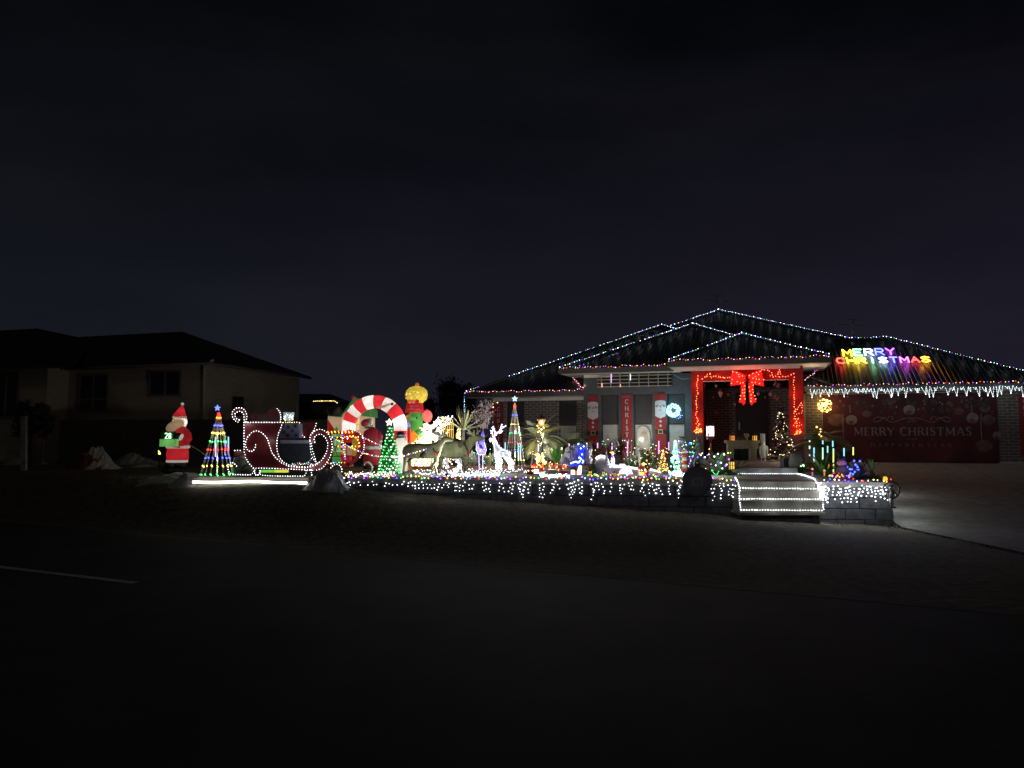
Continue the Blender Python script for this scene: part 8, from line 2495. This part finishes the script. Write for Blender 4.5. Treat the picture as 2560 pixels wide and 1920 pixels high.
for sg in (-1, 1):
    b = MB(); b.tube([at(2105 + sg * 9, 1166, dd), at(2105 + sg * 12, 1173, dd), at(2105 + sg * 11, 1182, dd)], [3 * s, 2.6 * s, 2 * s], BRN, 8); b.build("arm", gn_)
    b = MB(); b.tube([at(2106 + sg * 4, 1184, dd), at(2106 + sg * 4, 1201, dd)], 1.7 * s, PNK, 7); b.build("leg", gn_)
    b = MB(); b.blob(at(2105 + sg * 4.5, 1201, dd - .02), (3.4 * s, 4 * s, 2 * s), PNK, 8, 6); b.build("boot", gn_)
b = MB(); b.tube([at(2116, 1163, dd - .05), at(2119, 1201, dd - .05)], .8 * s, BRN, 5); b.build("stick", gn_)
lamp(gn_, at(2098, 1190, dd - .4), 1.4, (1, .5, .4), .04)  # reddish fill light added in front of the gnome
for px, col, lb in ((2031, (.75, .2, .45), "small pink mushroom lamp left of the mint light tubes"), (2061, (1, .35, .1), "small orange mushroom lamp below the orange lantern")):
    dd3 = 14.9; t = thing("mushroom_lamp", lb, "lamp", at(px, 1187, dd3))
    b = MB(); b.tube([at(px, 1190, dd3), at(px, 1180, dd3)], .014, emit("mushroom_stem_%d" % px, col, .8), 8); b.build("stem", t)
    b = MB(); b.lathe(at(px, 1178 if px > 2040 else 1174, dd3), [(3 * s, -.5 * s), (3.4 * s, 0), (2.4 * s, 3 * s), (.004, 4.5 * s)], emit("mushroom_cap_%d" % px, (1, .4, .3), 1.2), 10); b.build("cap", t)
yb2 = thing("glass_ball", "yellow green glass ball glowing beside the gnome's stick", "ball", at(2128, 1192, 14.2))
b = MB(); b.blob(at(2128, 1187, 14.2), 5.5 * s, mat("lime_glass", (.35, .33, .05), .2, .1, 4, 0, 0, .6, .5), 12, 8); b.build("ball", yb2)
lamp(yb2, at(2128, 1187, 14.2), .15, (1, .9, .2), .02)
yo = thing("glass_ball", "amber ball lamp at the right end of the wall top", "ball", at(2213, 1200, 13.6))
b = MB(); b.blob(at(2213, 1197, 13.6), 5.5 * s, mat("amber_ball", (.75, .38, .12), .3, .1, 5, 0, 0, .5, .7), 12, 8); b.build("ball", yo)
lamp(yo, at(2213, 1197, 13.6), .25, (1, .7, .2), .02)
rg = thing("ring_figure", "silvery metal ring with a small seated figure at the wall's driveway corner", "ornament", at(2228, 1268, 13.05))
dd = 13.05; s = dd / F
CHR = mat("tarnished_metal", (.32, .31, .30), .3, .3, 8, 0, .7)
c0 = at(2228, 1226, dd)
b = MB(); b.tube([c0 + V((20 * s * math.cos(k * math.pi / 16), 0, 20 * s * math.sin(k * math.pi / 16))) for k in range(32)], 2.3 * s, CHR, 7, closed=True); b.build("ring", rg)
b = MB(); b.blob(at(2227, 1217, dd), 6 * s, CHR, 12, 9); b.build("head", rg)
b = MB(); b.tube([at(2228, 1242, dd), at(2228, 1234, dd), at(2228, 1222, dd)], [8 * s, 9 * s, 5 * s], CHR, 12); b.build("body", rg)
b = MB(); b.lathe(at(2228, 1229, dd), [(6.2 * s, -1 * s), (6.8 * s, 0), (6.2 * s, 1.4 * s)], WHITE, 12); b.build("scarf", rg)
for sg in (-1, 1):
    b = MB(); b.tube([at(2228 + sg * 6, 1228, dd), at(2228 + sg * 13, 1234, dd - .03), at(2228 + sg * 16, 1240, dd)], [2.4 * s, 2.2 * s, 1.8 * s], CHR, 7); b.build("arm", rg)
    b = MB(); b.tube([at(2228 + sg * 3, 1242, dd - .04), at(2229 + sg * 3, 1258, dd - .05), at(2230 + sg * 3, 1267, dd - .05)], [2.2 * s, 1.8 * s, 1.6 * s], CHR, 7); b.build("leg", rg)
    b = MB(); b.blob(at(2233 + sg * 3, 1269, dd - .05), (4.4 * s, 2.6 * s, 2.2 * s), BLACK, 8, 6); b.build("shoe", rg)
b = MB(); b.box(at(2228, 1246, dd + .04), (10 * s, .12, 2 * s), CHR); b.build("bracket", rg)

# ------------------------------------------------------------------ lawn edge tufts
b = MB(); rr = random.Random(77)
for i in range(7000):
    X = rr.uniform(-12, 6.4)
    Y0 = wl_y(X) - .12 if X > -3.3 else 15.0 - .1 * (X + 3)
    Y = Y0 - abs(rr.gauss(0, 1)) * .25
    if Y < road_y(X) + .2: continue
    z = gz(X, Y) - .035
    h = rr.uniform(.025, .06); a = rr.uniform(0, 6.28); l_ = rr.uniform(-.03, .03)
    w_ = V((math.cos(a), math.sin(a), 0)) * .006
    if i < 500:
        Q_ = H(UB + .02, WBW, 0).lerp(H(UB + .02 + (WBW - 10.5) * .42, 10.5, 0), (i / 500) ** 1.3) + V((rr.uniform(-.1, .0), rr.uniform(-.06, .03), 0)); X, Y = Q_.x, Q_.y; z = gz(X, Y) - .02
    b.add([V((X, Y, z)) - w_, V((X, Y, z)) + w_, V((X + l_, Y + rr.uniform(-.02, .02), z + h))], [(0, 1, 2)], GRASS)
b.build("grass", None, 'stuff', base=(0, 0, 0))
